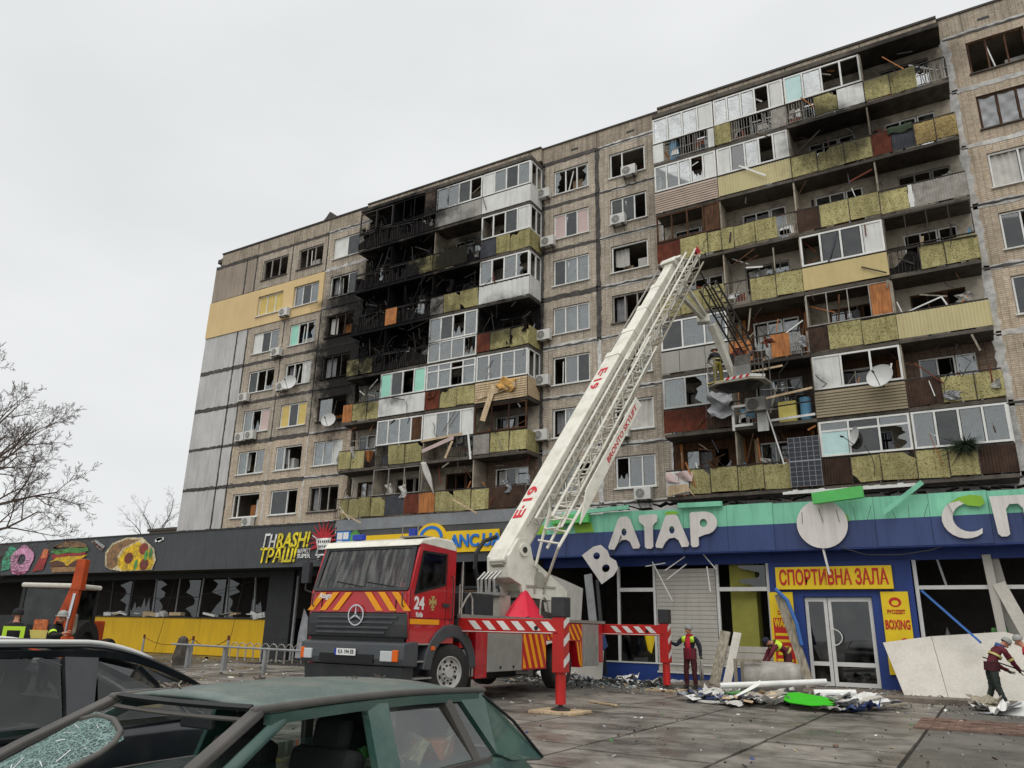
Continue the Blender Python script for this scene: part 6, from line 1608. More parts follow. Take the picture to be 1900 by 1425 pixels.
    q = MB(); strip(q, [Vector(scr(i/8, .97))+Vector((0, 0, -.03)) for i in range(9)], (0, .02, .012), (0, -.5, 1), .01); q.build('windscreen_edge', 'car_trim', C)
    def crz(u, v): p = Vector(scr(.03+.42*u, .05+.80*v*(1-.12*u*u))); return p+Vector((0, -.01+.012*math.sin(5*u+3*v), .02*math.sin(4*u)*v-.03*u*v))
    MB().sheet(crz, 14, 14).build('crazed_windscreen', 'crazed_glass', C, fix=False)
    for _ in range(16):
        u, v = random.random(), random.random(); p = Vector(crz(u, v)); an = random.random()*6.3; d = Vector((math.cos(an)*.12, math.sin(an)*.09, math.sin(an)*.045))*random.uniform(.4, 1.5)
        MB().tube(p+Vector((0, -.004, .004)), p+d+Vector((0, -.004, .004)), .0022, n=3).build('glass_crack', 'text_white', C)
    pts = [crz(.05, .9), crz(.3, .97), crz(.6, 1.01), crz(.85, 1.0), crz(.97, .93), crz(1.01, .8), crz(.98, .55), crz(.9, .25), crz(.8, 0)]
    q = MB(); sm = []
    for a, b in zip(pts[:-1], pts[1:]):
        for i in range(4): sm.append(Vector(a).lerp(Vector(b), i/4))
    q.path(sm, .017, 8); q.build('loose_seal', 'car_trim', C, smooth=True)
    # interior
    for x in (xc-.36, xc+.36):
        MB().obox((x, 3.75, .55), (.5, .16, .62), Matrix.Rotation(-.2, 3, 'X')).build('seat', 'seat_dark', C, bevel=.05)
        MB().obox((x, 3.83, .93), (.26, .1, .18), Matrix.Rotation(-.2, 3, 'X')).build('headrest', 'seat_dark', C, bevel=.04)
        MB().box(x-.25, x+.25, 3.2, 3.7, .2, .4).build('seat_base', 'seat_dark', C, bevel=.05)
    MB().obox((xc, 4.75, .55), (1.3, .16, .6), Matrix.Rotation(-.25, 3, 'X')).build('rear_seat', 'seat_dark', C, bevel=.05)
    MB().box(xc-.74, xc+.74, 2.2, 2.65, .45, .64).build('dashboard', 'black_plastic', C, bevel=.04)
    q = MB(); q.lathe([(.17, 0), (.185, .015), (.2, 0), (.185, -.015), (.17, 0)], (xc+.36, 2.85, .66), (0, -.8, .5), 20); q.build('steering_wheel', 'black', C)
    MB().box(xc-.06, xc+.2, 3.05, 3.08, 1.0, 1.07).build('mirror', 'black_plastic', C, bevel=.01)
    q = MB(); q.sheet(lambda u, v: (xc+.2+.3*u, 4.2+.35*v, .72+.08*math.sin(8*u+5*v)), 6, 6); q.build('cushion_green', 'pt_green', C)
    q = MB(); q.sheet(lambda u, v: (xc+.35+.34*u, 4.25+.4*v, .76+.08*math.sin(5*u+9*v)+.05*v), 6, 6); q.build('cushion_yellow', 'pt_cream', C)
    MB().obox((xc+.55, 4.62, .76), (.22, .3, .16), Matrix.Rotation(.3, 3, 'Z')).build('orange_box', 'pt_orange', C)
    MB().box(xc-.78, xc+.78, 2.1, 5.5, -.05, .1).build('floor_pan', 'black', C)
    MB().add([(xc-.6, 5.14, 1.08), (xc+.56, 5.14, 1.08), (xc+.7, 5.74, .66), (xc-.74, 5.74, .66)], [(0, 1, 2, 3)]).build('rear_window', 'car_glass_tint', C, fix=False)
    for x in (xc-.36, xc+.36): MB().box(x-.2, x+.2, 4.66, 4.78, .85, 1.0).build('rear_headrest', 'seat_dark', C, bevel=.03)
    for sx, x in ((1, xn), (-1, xf)):
        for y in (1.85, 4.75): wheel(C, x, y, G+.29, .29, .19, out=sx)
    MB().box(xc-.75, xc+.75, 1.1, 1.22, .1, .35).build('bumper', 'black_plastic', C, bevel=.03)
    for x in (xc-.6, xc+.4): MB().box(x, x+.22, 1.13, 1.2, .38, .52).build('headlamp', 'lamp_lens', C)
    # debris lying on the roof
    for x, y, s in ((xc-.15, 4.15, .06), (xc+.1, 4.25, .05), (xc-.25, 3.1, .05), (xc-.1, 3.06, .06), (xc+.05, 4.6, .03), (xc-.4, 3.9, .03)):
        q = MB()
        for _ in range(9):
            p = Vector((x+random.uniform(-s, s), y+random.uniform(-s, s), 1.19+random.uniform(0, .015))); q.tube(p, p+Vector((random.uniform(-s, s), random.uniform(-s, s), random.uniform(0, .03))), .004, n=4)
        tag(q.build('roof_litter', random.choice(['bark', 'wood_weathered', 'evergreen'])), None, None, kind='stuff')
green_car()

def dark_suv():
    G = -.22
    C = thing('dark_crossover', 'dark grey crossover car with pale roof rails behind the green hatchback', 'car', (-6.3, 3.0, G))
    xn, xf = -5.42, -7.18; xc = (xn+xf)/2
    secs = []
    for y, zb, zt, ins in ((.6, .3, .62, .14), (.75, .1, .74, .05), (1.7, .05, .84, 0), (2.6, .05, .86, 0), (4.2, .05, .88, 0), (4.8, .06, .86, .02), (5.0, .2, .7, .1)):
        X = lambda f: xc+(xn-ins-xc)*f
        secs.append([(X(-.9), y, zt), (X(-1), y, zt-.1), (X(-1.0), y, (zb+zt)/2), (X(-.96), y, zb), (X(.96), y, zb), (X(1.0), y, (zb+zt)/2), (X(1), y, zt-.1), (X(.9), y, zt)])
    q = MB(); loft(q, secs, True); o = len(q.v)-8*len(secs); q.f += [tuple(range(o, o+8)), tuple(range(o+48, o+56))]; q.m += [0, 0]
    q.build('body', 'car_dark', C, smooth=True, bevel=.02)
    # roof with falling tail
    def top(y):   # roof line
        return 1.37 if y < 3.5 else 1.37-.42*((y-3.5)/1.25)**1.7
    def roof(u, v):
        y = 1.75+(4.72-1.75)*v; hw = .64-.06*max(0, v-.5)
        f = (1-((1-v*1.0)**6)*.0)
        z = top(y)-(.30*((2.25-y)/.5)**2 if y < 2.25 else 0)*.35+.03*(1-(2*u-1)**2)
        return (xc+hw*(2*u-1), y, z)
    rf = MB().sheet(roof, 10, 22).build('roof', 'car_dark', C, smooth=True, solid=.02)
    for sx in (-1, 1):
        ys = [1.9+i*.09 for i in range(25)]
        pts = [(xc+sx*.60, y, top(y)+.03-.02*((y-3.0)/1.1)**4) for y in ys]
        q = MB(); q.path(pts, .017, 10); q.build('roof_rail', 'car_rail', rf, smooth=True)
        pts = [(xc+sx*.68, y, top(y)-.045) for y in [1.9+i*.2 for i in range(15)]]
        q = MB(); strip(q, pts, (.06, 0, 0), (.4*sx, 0, 1), .05); q.build('cant_rail', 'car_dark', C)
        bx = xc+sx*.84
        # side glass frame parts
        q = MB(); strip(q, [(xc+sx*.66, 1.85, 1.2), (bx, 1.35, .86)], (.05, .07, 0), (0, -.5, 1), .05); q.build('windscreen_pillar', 'car_dark', C)
        q = MB(); strip(q, [(xc+sx*.69, 2.55, 1.32), (bx, 2.5, .86)], (.03, .09, 0), (1, 0, .3), .04); q.build('door_pillar', 'black_plastic', C)
        MB().add([(xc+sx*.70, 3.3, 1.30), (xc+sx*.70, 3.55, 1.29), (bx, 3.5, .86), (bx, 3.32, .86)], [(0, 1, 2, 3)]).build('door_pillar', 'car_dark', C, solid=.04)
        MB().add([(xc+sx*.70, 3.9, 1.22), (xc+sx*.66, 4.65, .96), (bx-sx*.05, 4.85, .8), (bx, 4.3, .86)], [(0, 1, 2, 3)]).build('rear_pillar', 'car_dark', C, solid=.04)
        MB().add([(xc+sx*.70, 3.56, 1.27), (xc+sx*.70, 4.2, 1.13), (bx, 4.45, .87), (bx, 3.55, .87)], [(0, 1, 2, 3)]).build('quarter_glass', 'car_glass_tint', C, fix=False)
        MB().add([(xc+sx*.70, 2.6, 1.3), (xc+sx*.70, 3.28, 1.29), (bx, 3.3, .87), (bx, 2.55, .87)], [(0, 1, 2, 3)]).build('rear_door_glass', 'car_glass_tint', C, fix=False)
        MB().add([(xc+sx*.69, 1.95, 1.24), (xc+sx*.70, 2.5, 1.3), (bx, 2.45, .87), (bx, 1.45, .87)], [(0, 1, 2, 3)]).build('front_door_glass', 'car_glass_tint', C, fix=False)
        q = MB(); strip(q, [(bx+sx*.02, 1.5, .84), (bx+sx*.025, 2.5, .855), (bx+sx*.02, 3.5, .86), (bx, 4.4, .86)], (.02, 0, 0), (0, 0, 1), .035); q.build('waist_trim', 'chrome', C)
        q = MB(); strip(q, [(bx+sx*.022, 1.5, .8), (bx+sx*.03, 3.5, .82)], (.012, 0, 0), (0, 0, 1), .02); q.build('door_seam', 'black', C)
    for x in (xc-.4, xc+.4):
        MB().obox((x, 2.7, .7), (.52, .18, .7), Matrix.Rotation(-.2, 3, 'X')).build('seat', 'seat_dark', C, bevel=.06)
        MB().obox((x, 2.78, 1.12), (.28, .1, .2), Matrix.Rotation(-.2, 3, 'X')).build('headrest', 'seat_dark', C, bevel=.04)
        MB().obox((x, 3.6, 1.08), (.28, .1, .18), Matrix.Rotation(-.2, 3, 'X')).build('headrest', 'seat_dark', C, bevel=.04)
    MB().obox((xc, 3.5, .7), (1.4, .18, .6), Matrix.Rotation(-.2, 3, 'X')).build('rear_seat', 'seat_dark', C, bevel=.06)
    MB().add([(xc-.62, 1.9, 1.27), (xc+.62, 1.9, 1.27), (xc+.78, 1.35, .86), (xc-.78, 1.35, .86)], [(0, 1, 2, 3)]).build('windscreen', 'car_glass_tint', C, fix=False)
    for sx, x in ((1, xn), (-1, xf)):
        for y in (1.35, 4.05): wheel(C, x, y, G+.34, .34, .22, out=sx)
dark_suv()

# ------------------------------------------------------------------ people
def seg_dist(p, a, b):
    ab = b-a; t = max(0, min(1, (p-a).dot(ab)/max(1e-9, ab.length_squared))); return (p-(a+ab*t)).length
def person(label, loc, yaw, J, cols, extras=None, group='rescue and clearance workers', scale=1.0):
    """J: joints in body space (x right, y forward, z up), feet at z=0. cols: clothing per region.
    One skinned, continuous body; faces take the clothing of the nearest bone."""
    P = thing('person', label, 'person', loc, group)
    names = list(J); idx = {n: i for i, n in enumerate(names)}
    rad = dict(pelvis=(.15, .12), waist=(.145, .11), chest=(.17, .125), neckb=(.075, .075), neck=(.055, .058), jaw=(.068, .078), head=(.082, .098), crown=(.06, .07), nose=(.022, .02),
               shL=(.085, .085), elL=(.062, .062), wrL=(.042, .042), shR=(.085, .085), elR=(.062, .062), wrR=(.042, .042), palmL=(.045, .028), palmR=(.045, .028),
               hipL=(.11, .11), knL=(.08, .08), anL=(.058, .058), heelL=(.05, .05), toeL=(.046, .036), hipR=(.11, .11), knR=(.08, .08), anR=(.058, .058), heelR=(.05, .05), toeR=(.046, .036))
    bones = [('pelvis', 'waist', 'torso'), ('waist', 'chest', 'torso'), ('chest', 'neckb', 'torso'), ('neckb', 'neck', 'skin'), ('neck', 'jaw', 'skin'), ('jaw', 'head', 'skin'), ('head', 'crown', 'skin'), ('jaw', 'nose', 'skin')]
    for s in 'LR':
        bones += [('chest', 'sh'+s, 'torso'), ('sh'+s, 'el'+s, 'arm'), ('el'+s, 'wr'+s, 'arm'), ('wr'+s, 'palm'+s, 'hand'), ('pelvis', 'hip'+s, 'leg'), ('hip'+s, 'kn'+s, 'leg'), ('kn'+s, 'an'+s, 'leg'), ('an'+s, 'toe'+s, 'boot')]
    verts = [Vector(J[n]) for n in names]
    edges = [(idx[a], idx[b]) for a, b, _ in bones]
    radii = [rad[n] for n in names]; regs = [(J[a], J[b], r) for a, b, r in bones]
    for s in 'LR':                      # fingers: five short chains from each palm
        pw, pp = Vector(J['wr'+s]), Vector(J['palm'+s]); d = (pp-pw).normalized(); sd = d.cross(Vector((0, 1, .2))).normalized(); nn = sd.cross(d)
        for k, ln in enumerate((.06, .085, .09, .085, .065)):
            off = sd*((k-2)*.019); base = pp+off*.9 if k else pw.lerp(pp, .45)+sd*-.035
            mid = base+d*(ln*.55)+nn*.012+(sd*-.03 if k == 0 else off*.2); end = mid+d*(ln*.4)+nn*.03
            i0 = len(verts); verts += [base, mid, end]; radii += [(.0105, .0105), (.0095, .0095), (.0075, .0075)]
            edges += [(idx['palm'+s], i0), (i0, i0+1), (i0+1, i0+2)]; regs.append((tuple(base), tuple(end), 'hand'))
    me = bpy.data.meshes.new('body_skeleton'); me.from_pydata(verts, edges, []); ob = bpy.data.objects.new('tmp_body', me); COL.objects.link(ob)
    md = ob.modifiers.new('skin', 'SKIN'); md.use_smooth_shade = True; md.branch_smoothing = .6
    for i, sv in enumerate(me.skin_vertices[0].data): sv.radius = radii[i]; sv.use_root = (i == idx['pelvis'])
    ss = ob.modifiers.new('sub', 'SUBSURF'); ss.levels = 2; ss.render_levels = 2
    dg = bpy.context.evaluated_depsgraph_get(); body = bpy.data.meshes.new_from_object(ob.evaluated_get(dg)); bpy.data.objects.remove(ob)
    keys = ['skin', 'torso', 'arm', 'hand', 'leg', 'boot']; body.materials.clear()
    for k in keys: body.materials.append(M[cols[k]])
    rv = [(Vector(a), Vector(b), keys.index(r)) for a, b, r in regs]
    for pl in body.polygons:
        c = pl.center; best = min(rv, key=lambda t: seg_dist(c, t[0], t[1])); pl.material_index = best[2]; pl.use_smooth = True
    from mathutils import noise as _nz
    cloth = set()
    for pl in body.polygons:
        if keys[pl.material_index] in ('torso', 'arm', 'leg'): cloth.update(pl.vertices)
    for i in cloth:                     # creases in the clothing
        v = body.vertices[i]; n_ = _nz.noise(Vector((v.co.x*13, v.co.y*13, v.co.z*22)))+.5*_nz.noise(v.co*34); v.co = v.co+v.normal*(.016*n_)
    R3 = Matrix.Rotation(yaw, 4, 'Z'); X = Matrix.Translation(loc) @ R3 @ Matrix.Scale(scale, 4)
    body.transform(X); link('body', body, P)
    def add(q, name, m, smooth=True):
        mesh = q.mesh(name, m, smooth); mesh.transform(X); return link(name, mesh, P)
    # face: eyes, ears, mouth
    h = Vector(J['head']); f = (Vector(J['nose'])-Vector(J['jaw'])); f.z = 0; f = f.normalized() if f.length > 1e-4 else Vector((0, 1, 0)); sr = Vector((f.y, -f.x, 0))
    q = MB()
    for sg in (-1, 1): q.lathe([(.001, -.012), (.012, 0), (.001, .012)], h+f*.083+sr*(sg*.032)+Vector((0, 0, -.005)), f, 8)
    add(q, 'eyes', 'text_black')['kind'] = 'stuff'
    q = MB()
    for sg in (-1, 1): q.lathe([(.001, -.012), (.026, -.006), (.03, 0), (.001, .012)], h+sr*(sg*.086)+Vector((0, 0, -.02)), sr, 10)
    add(q, 'ears', 'skin')['kind'] = 'stuff'
    q = MB(); q.beam(h+f*.085+sr*.024+Vector((0, 0, -.085)), h+f*.085-sr*.024+Vector((0, 0, -.085)), .01, .01); add(q, 'mouth', 'cloth_darkmaroon')
    if extras: extras(add, J, h, f, sr)
    return P
def base_pose():
    return dict(pelvis=(0, 0, .95), waist=(0, .0, 1.1), chest=(0, .0, 1.33), neckb=(0, -.01, 1.47), neck=(0, .01, 1.53), jaw=(0, .045, 1.575), head=(0, .03, 1.655), crown=(0, .015, 1.715), nose=(0, .135, 1.615),
        shL=(-.19, 0, 1.41), elL=(-.27, -.03, 1.13), wrL=(-.29, .04, .88), palmL=(-.29, .06, .79), shR=(.19, 0, 1.41), elR=(.27, -.03, 1.13), wrR=(.29, .04, .88), palmR=(.29, .06, .79),
        hipL=(-.1, 0, .92), knL=(-.12, .03, .5), anL=(-.13, 0, .1), toeL=(-.15, .17, .04), hipR=(.1, 0, .92), knR=(.12, .03, .5), anR=(.13, 0, .1), toeR=(.15, .17, .04))
def bend(J, deg, keys, piv=(0, 0, .97), ax='X'):
    m = Matrix.Rotation(RAD(deg), 3, ax); p = Vector(piv)
    for k in keys: J[k] = tuple(p+m @ (Vector(J[k])-p))
    return J
UP = ['waist', 'chest', 'neckb', 'neck', 'jaw', 'head', 'crown', 'nose', 'shL', 'elL', 'wrL', 'palmL', 'shR', 'elR', 'wrR', 'palmR']
HEAD = ['neck', 'jaw', 'head', 'crown', 'nose']
def cap_fn(m, brim=False, bobble=False, hr=.108):
    def fn(add, J, h, f, sr):
        q = MB(); c = h+Vector((0, 0, .01)); up = (Vector(J['crown'])-Vector(J['jaw'])).normalized()
        q.lathe([(hr*1.02, -.01), (hr*1.04, .03), (hr*.95, .07), (hr*.7, .105), (hr*.35, .122), (.001, .126)], c-f*.008, up, 20); add(q, 'hat', m)
        if bobble: add(MB().lathe([(.001, .0), (.03, .015), (.035, .03), (.02, .055), (.001, .06)], c+up*.12-f*.02, up, 10), 'hat_bobble', m)
        if brim: add(MB().lathe([(hr*1.0, .0), (hr*1.45, -.015), (hr*1.45, -.005), (hr*1.0, .012)], c, up, 20), 'hat_brim', m)
    return fn
def vest(add, J, m='hiviz', lo=.25, hi=.95, gap=True):
    """short hi-vis yoke over the shoulders, following the chest"""
    c, n = Vector(J['chest']), Vector(J['neckb']); w = Vector(J['waist']); up = (n-c).normalized(); a, b = Vector(J['shL']), Vector(J['shR']); s = (b-a).normalized(); f = s.cross(up)*-1
    return c, up, s, f
def band(add, p, axis, rx, ry, s, h, m, name):
    axis = Vector(axis).normalized(); s = (Vector(s)-axis*Vector(s).dot(axis)).normalized(); t = axis.cross(s); q = MB(); n = 20; vs = []
    for k in (0, 1):
        for i in range(n):
            a = 2*math.pi*i/n; vs.append(Vector(p)+axis*(h*(k-.5))+s*(rx*math.cos(a))+t*(ry*math.sin(a)))
    q.add(vs, [(i, (i+1) % n, n+(i+1) % n, n+i) for i in range(n)]); add(q, name, m)

def people():
    # 1 worker by the shutter, knit cap, hand on the upright board
    J = base_pose(); J.update(elR=(.36, .12, 1.2), wrR=(.5, .3, 1.3), palmR=(.54, .36, 1.37), elL=(-.3, -.02, 1.15), wrL=(-.32, .02, .92), palmL=(-.33, .03, .84))
    for k in HEAD: J[k] = (J[k][0], J[k][1], J[k][2])
    bend(J, -38, ['nose', 'jaw', 'head', 'crown'], (0, .01, 1.5), 'Z')
    def ex(add, J, h, f, sr):
        cap_fn('wool_grey', bobble=True)(add, J, h, f, sr)
        for x in (-.12, .12): add(MB().pxz([(x-.07, 1.3), (x+.06, 1.28), (x+.06, 1.44), (x-.05, 1.47)], .115, .15), 'hiviz_patch', 'hiviz')
        add(MB().pxz([(-.07, .84), (.07, .84), (.075, 1.42), (0, 1.46), (-.075, 1.42)], .125, .155), 'jacket_front', 'cloth_red')
        band(add, (0, 0, .98), (0, 0, 1), .19, .16, (1, 0, 0), .3, 'cloth_maroon', 'jacket_hem')
        band(add, (0, .0, 1.49), (0, 0, 1), .1, .1, (1, 0, 0), .06, 'cloth_red', 'hood')
        for s in (-.36, -.3): add(MB().beam((s, .06, .84), (s-.02, .08, .3), .05, .03), 'carried_tool', 'rail_light')
    person('worker in grey bobble hat and red jacket standing with a hand on an upright board', (-7.75, 23.35, 0), RAD(178), J, dict(skin='skin', torso='cloth_navy', arm='cloth_navy', hand='glove', leg='cloth_darkmaroon', boot='boot'), ex, scale=1.02)
    # 2 worker bent over in front of the yellow banner
    J = base_pose(); bend(J, -62, UP); J.update(elL=(-.28, .55, .95), wrL=(-.22, .68, .72), palmL=(-.21, .7, .63), elR=(.26, .55, .92), wrR=(.2, .68, .7), palmR=(.19, .7, .61))
    J['knL'] = (-.12, .08, .5); J['knR'] = (.12, .08, .5)
    def ex(add, J, h, f, sr):
        q = MB(); up = (Vector(J['crown'])-Vector(J['jaw'])).normalized(); q.lathe([(.11, -.02), (.113, .03), (.1, .075), (.06, .11), (.001, .12)], h, up, 18); add(q, 'hat', 'cloth_navy')
        c, n = Vector(J['chest']), Vector(J['neckb']); band(add, c.lerp(n, .25), n-c, .215, .15, (1, 0, 0), .2, 'hiviz', 'hiviz_yoke')
        band(add, Vector(J['pelvis'])+Vector((0, .03, .05)), Vector(J['waist'])-Vector(J['pelvis']), .18, .15, (1, 0, 0), .06, 'hiviz_strip', 'jacket_band')
    person('worker in maroon overalls with hi-vis shoulders bending down beside the yellow banner', (-5.2, 24.6, .13), RAD(118), J, dict(skin='skin', torso='cloth_maroon', arm='cloth_maroon', hand='glove', leg='cloth_darkmaroon', boot='boot'), ex)
    # 3 worker by the leaning board with a pole
    J = base_pose(); bend(J, -34, UP); bend(J, -18, HEAD, Vector(J['neckb'])); J.update(elR=(.2, .42, 1.02), wrR=(.1, .58, .86), palmR=(.06, .62, .8), elL=(-.26, .2, 1.0), wrL=(-.12, .42, .84), palmL=(-.08, .48, .8), anL=(-.2, -.1, .1), toeL=(-.22, .08, .04), anR=(.18, .14, .1), toeR=(.2, .32, .04))
    def ex(add, J, h, f, sr):
        cap_fn('wool_grey')(add, J, h, f, sr)
        c, n, w = Vector(J['chest']), Vector(J['neckb']), Vector(J['waist']); band(add, w.lerp(c, .5), c-w, .185, .145, (1, 0, 0), .05, 'hiviz_strip', 'jacket_band')
        for s in 'LR':
            a, b = Vector(J['sh'+s]), Vector(J['el'+s]); band(add, a.lerp(b, .75), b-a, .078, .078, (1, 0, 0), .05, 'hiviz_strip', 'sleeve_band')
        band(add, n, (0, .5, .8), .1, .1, (1, 0, 0), .08, 'cloth_blue', 'collar'); band(add, (0, .03, .93), (0, .1, 1), .19, .165, (1, 0, 0), .2, 'cloth_darkmaroon', 'jacket_hem')
        add(MB().tube((-.75, .2, 1.12), (.85, .85, .68), .016), 'pole', 'dark_metal')
    person('worker in maroon jacket and grey cap stooping with a pole before the leaning white board', (-.15, 23.1, 0), RAD(-65), J, dict(skin='skin', torso='cloth_maroon', arm='cloth_maroon', hand='glove', leg='cloth_green', boot='boot'), ex, scale=1.03)
    # 4 worker cut by the right frame edge
    J = base_pose(); bend(J, -25, UP)
    def ex(add, J, h, f, sr): cap_fn('helmet')(add, J, h, f, sr); band(add, Vector(J['waist']), (0, .3, 1), .18, .15, (1, 0, 0), .06, 'hiviz_strip', 'jacket_band')
    person('worker in red jacket and dark trousers half cut off at the right picture edge', (.8, 22.6, 0), RAD(75), J, dict(skin='skin', torso='cloth_red', arm='cloth_red', hand='glove', leg='cloth_black', boot='boot'), ex)
    # 5 firefighter in the cage
    J = base_pose(); bend(J, -20, UP); J.update(elL=(-.3, .2, 1.1), wrL=(-.25, .42, 1.1), palmL=(-.24, .5, 1.1), elR=(.3, .2, 1.1), wrR=(.25, .42, 1.1), palmR=(.24, .5, 1.1))
    def ex(add, J, h, f, sr): cap_fn('helmet', brim=True)(add, J, h, f, sr); band(add, Vector(J['waist']), (0, .3, 1), .175, .145, (1, 0, 0), .05, 'hiviz_strip', 'jacket_band')
    c = CG(-.75, -.1, .1)
    person('firefighter in tan and dark gear standing in the raised crane cage', tuple(c), RAD(40), J, dict(skin='skin', torso='cloth_black', arm='cloth_black', hand='glove', leg='cloth_tan', boot='boot'), ex)
    # 6, 7 firefighters far left by the tractor
    def ex6(add, J, h, f, sr):
        cap_fn('cloth_black')(add, J, h, f, sr)
        q = MB(); q.box(-.2, .2, -.2, -.165, 1.32, 1.4); q.box(-.2, -.12, -.2, -.165, .95, 1.32); q.box(.12, .2, -.2, -.165, .95, 1.32); add(q, 'reflective_back', 'hiviz', False)
    J = base_pose(); bend(J, -10, UP)
    person('firefighter seen from behind with a bright reflective frame on the back', (-17.85, 9.35, 0), RAD(150-90), J, dict(skin='skin', torso='cloth_black', arm='cloth_black', hand='glove', leg='cloth_black', boot='boot'), ex6, group='firefighters by the tractor')
    def ex7(add, J, h, f, sr):
        cap_fn('helmet', brim=True)(add, J, h, f, sr)
        for s in 'LR':
            a, b = Vector(J['sh'+s]), Vector(J['el'+s]); band(add, a.lerp(b, .6), b-a, .08, .08, (1, 0, 0), .06, 'hiviz', 'sleeve_band')
    J = base_pose(); J.update(elR=(.35, .2, 1.25), wrR=(.45, .45, 1.38), palmR=(.47, .52, 1.43)); bend(J, -14, UP)
    person('helmeted firefighter in dark gear raising an arm beside the orange tractor', (-18.3, 10.4, 0), RAD(-60), J, dict(skin='skin', torso='cloth_black', arm='cloth_black', hand='skin', leg='cloth_black', boot='boot'), ex7, group='firefighters by the tractor')
    J = base_pose()
    person('firefighter at the left picture edge in plain dark jacket', (-18.6, 9.05, 0), RAD(-40), J, dict(skin='skin', torso='cloth_navy', arm='cloth_navy', hand='glove', leg='cloth_black', boot='boot'), cap_fn('cloth_black'), group='firefighters by the tractor')
people()

# ------------------------------------------------------------------ tractor with backhoe
def tractor():
    x0, y0 = -25.0, 14.3
    T = thing('backhoe_tractor', 'orange backhoe tractor with white cab roof at the left', 'tractor', (x0, y0, 0))
    d = Vector((-.517, .856, 0)).normalized(); s = Vector((d.y, -d.x, 0))     # d: lengthwise (away), s: to the right in the picture
    def P(a, b, z): return Vector((x0, y0, z))+s*a+d*b
    R3 = Matrix((s, d, Vector((0, 0, 1)))).transposed()
    def bx(a0, a1, b0, b1, z0, z1, m, name, bev=0): return MB().obox(P((a0+a1)/2, (b0+b1)/2, (z0+z1)/2), (a1-a0, b1-b0, z1-z0), R3).build(name, m, T, bevel=bev)
    bx(-.85, .85, -.8, .8, 2.48, 2.62, 'boom_white', 'cab_roof', .05)
    for a in (-.75, .75):
        for b in (-.7, .7): bx(a-.05, a+.05, b-.05, b+.05, 1.1, 2.5, 'black_plastic', 'cab_post')
    bx(-.8, .8, -.75, .75, .7, 1.15, 'tractor_orange', 'cab_base', .03)
    bx(-.72, .72, -.72, -.70, 1.15, 2.45, 'car_glass_tint', 'cab_window'); bx(.72, .74, -.66, .66, 1.15, 2.45, 'car_glass_tint', 'cab_window'); bx(-.74, -.72, -.66, .66, 1.15, 2.45, 'car_glass_tint', 'cab_window')
    bx(-.3, .3, -.2, .2, 1.15, 1.9, 'seat_dark', 'seat', .05)
    bx(-.35, .35, .8, 2.4, .8, 1.55, 'tractor_orange', 'bonnet', .05); bx(-.9, .9, -1.3, -.9, .5, .95, 'tractor_orange', 'backhoe_frame')
    bx(.1, .5, -1.35, -1.3, 1.25, 1.55, 'pt_orange', 'rear_plate')
    bx(-.1, .6, -1.36, -1.2, .98, 1.25, 'yellow_thing', 'rear_panel')
    MB().beam(P(.75, -1.3, 1.2), P(1.12, -1.35, 2.5), .2, .22, w2=.16, h2=.18).build('boom_arm', 'tractor_orange', T)
    MB().beam(P(1.2, -1.35, 2.4), P(1.22, -1.35, 3.3), .3, .3, w2=.28, h2=.26).build('dipper_arm', 'tractor_orange', T, bevel=.02)
    MB().beam(P(1.1, -1.4, .6), P(1.22, -1.4, 2.5), .16, .2).build('dipper_link', 'tractor_orange', T)
    q = MB(); q.tube(P(1.16, -1.55, .7), P(1.19, -1.55, 1.6), .03); q.tube(P(1.19, -1.55, 1.6), P(1.22, -1.5, 2.3), .05); q.build('hydraulic_ram', 'chrome', T)
    q = MB(); q.prism([(0, 0), (.45, .05), (.6, .5), (.35, .75), (.05, .6)], lambda u, v: P(1.0+u*.6, -1.75, .35+v), lambda u, v: P(1.0+u*.6, -1.15, .35+v)); q.build('bucket', 'tractor_orange', T)
    MB().prism([(1.5, .55), (2.35, 1.05), (2.2, .85), (1.6, .4)], lambda u, v: P(u, -1.4, v), lambda u, v: P(u, -1.36, v)).build('blade_corner', 'rust_ribbed', T)
    bx(.72, 1.1, -1.0, -.75, 1.1, 1.75, 'back_wall', 'side_cover', .1)
    for a in (-.95, .95):
        sg = 1 if a > 0 else -1
        c = P(a, -.2, .78); MB().lathe([(.45, -.2), (.75, -.2), (.78, -.1), (.78, .1), (.75, .2), (.45, .2), (.4, .05), (.001, .05)], c, s*sg, 28).build('wheel', 'rubber', T)
        c = P(a*.8, 1.9, .5); MB().lathe([(.25, -.12), (.48, -.12), (.5, -.05), (.5, .05), (.48, .12), (.25, .12), (.2, .03), (.001, .03)], c, s*sg, 24).build('wheel', 'rubber', T)
tractor()

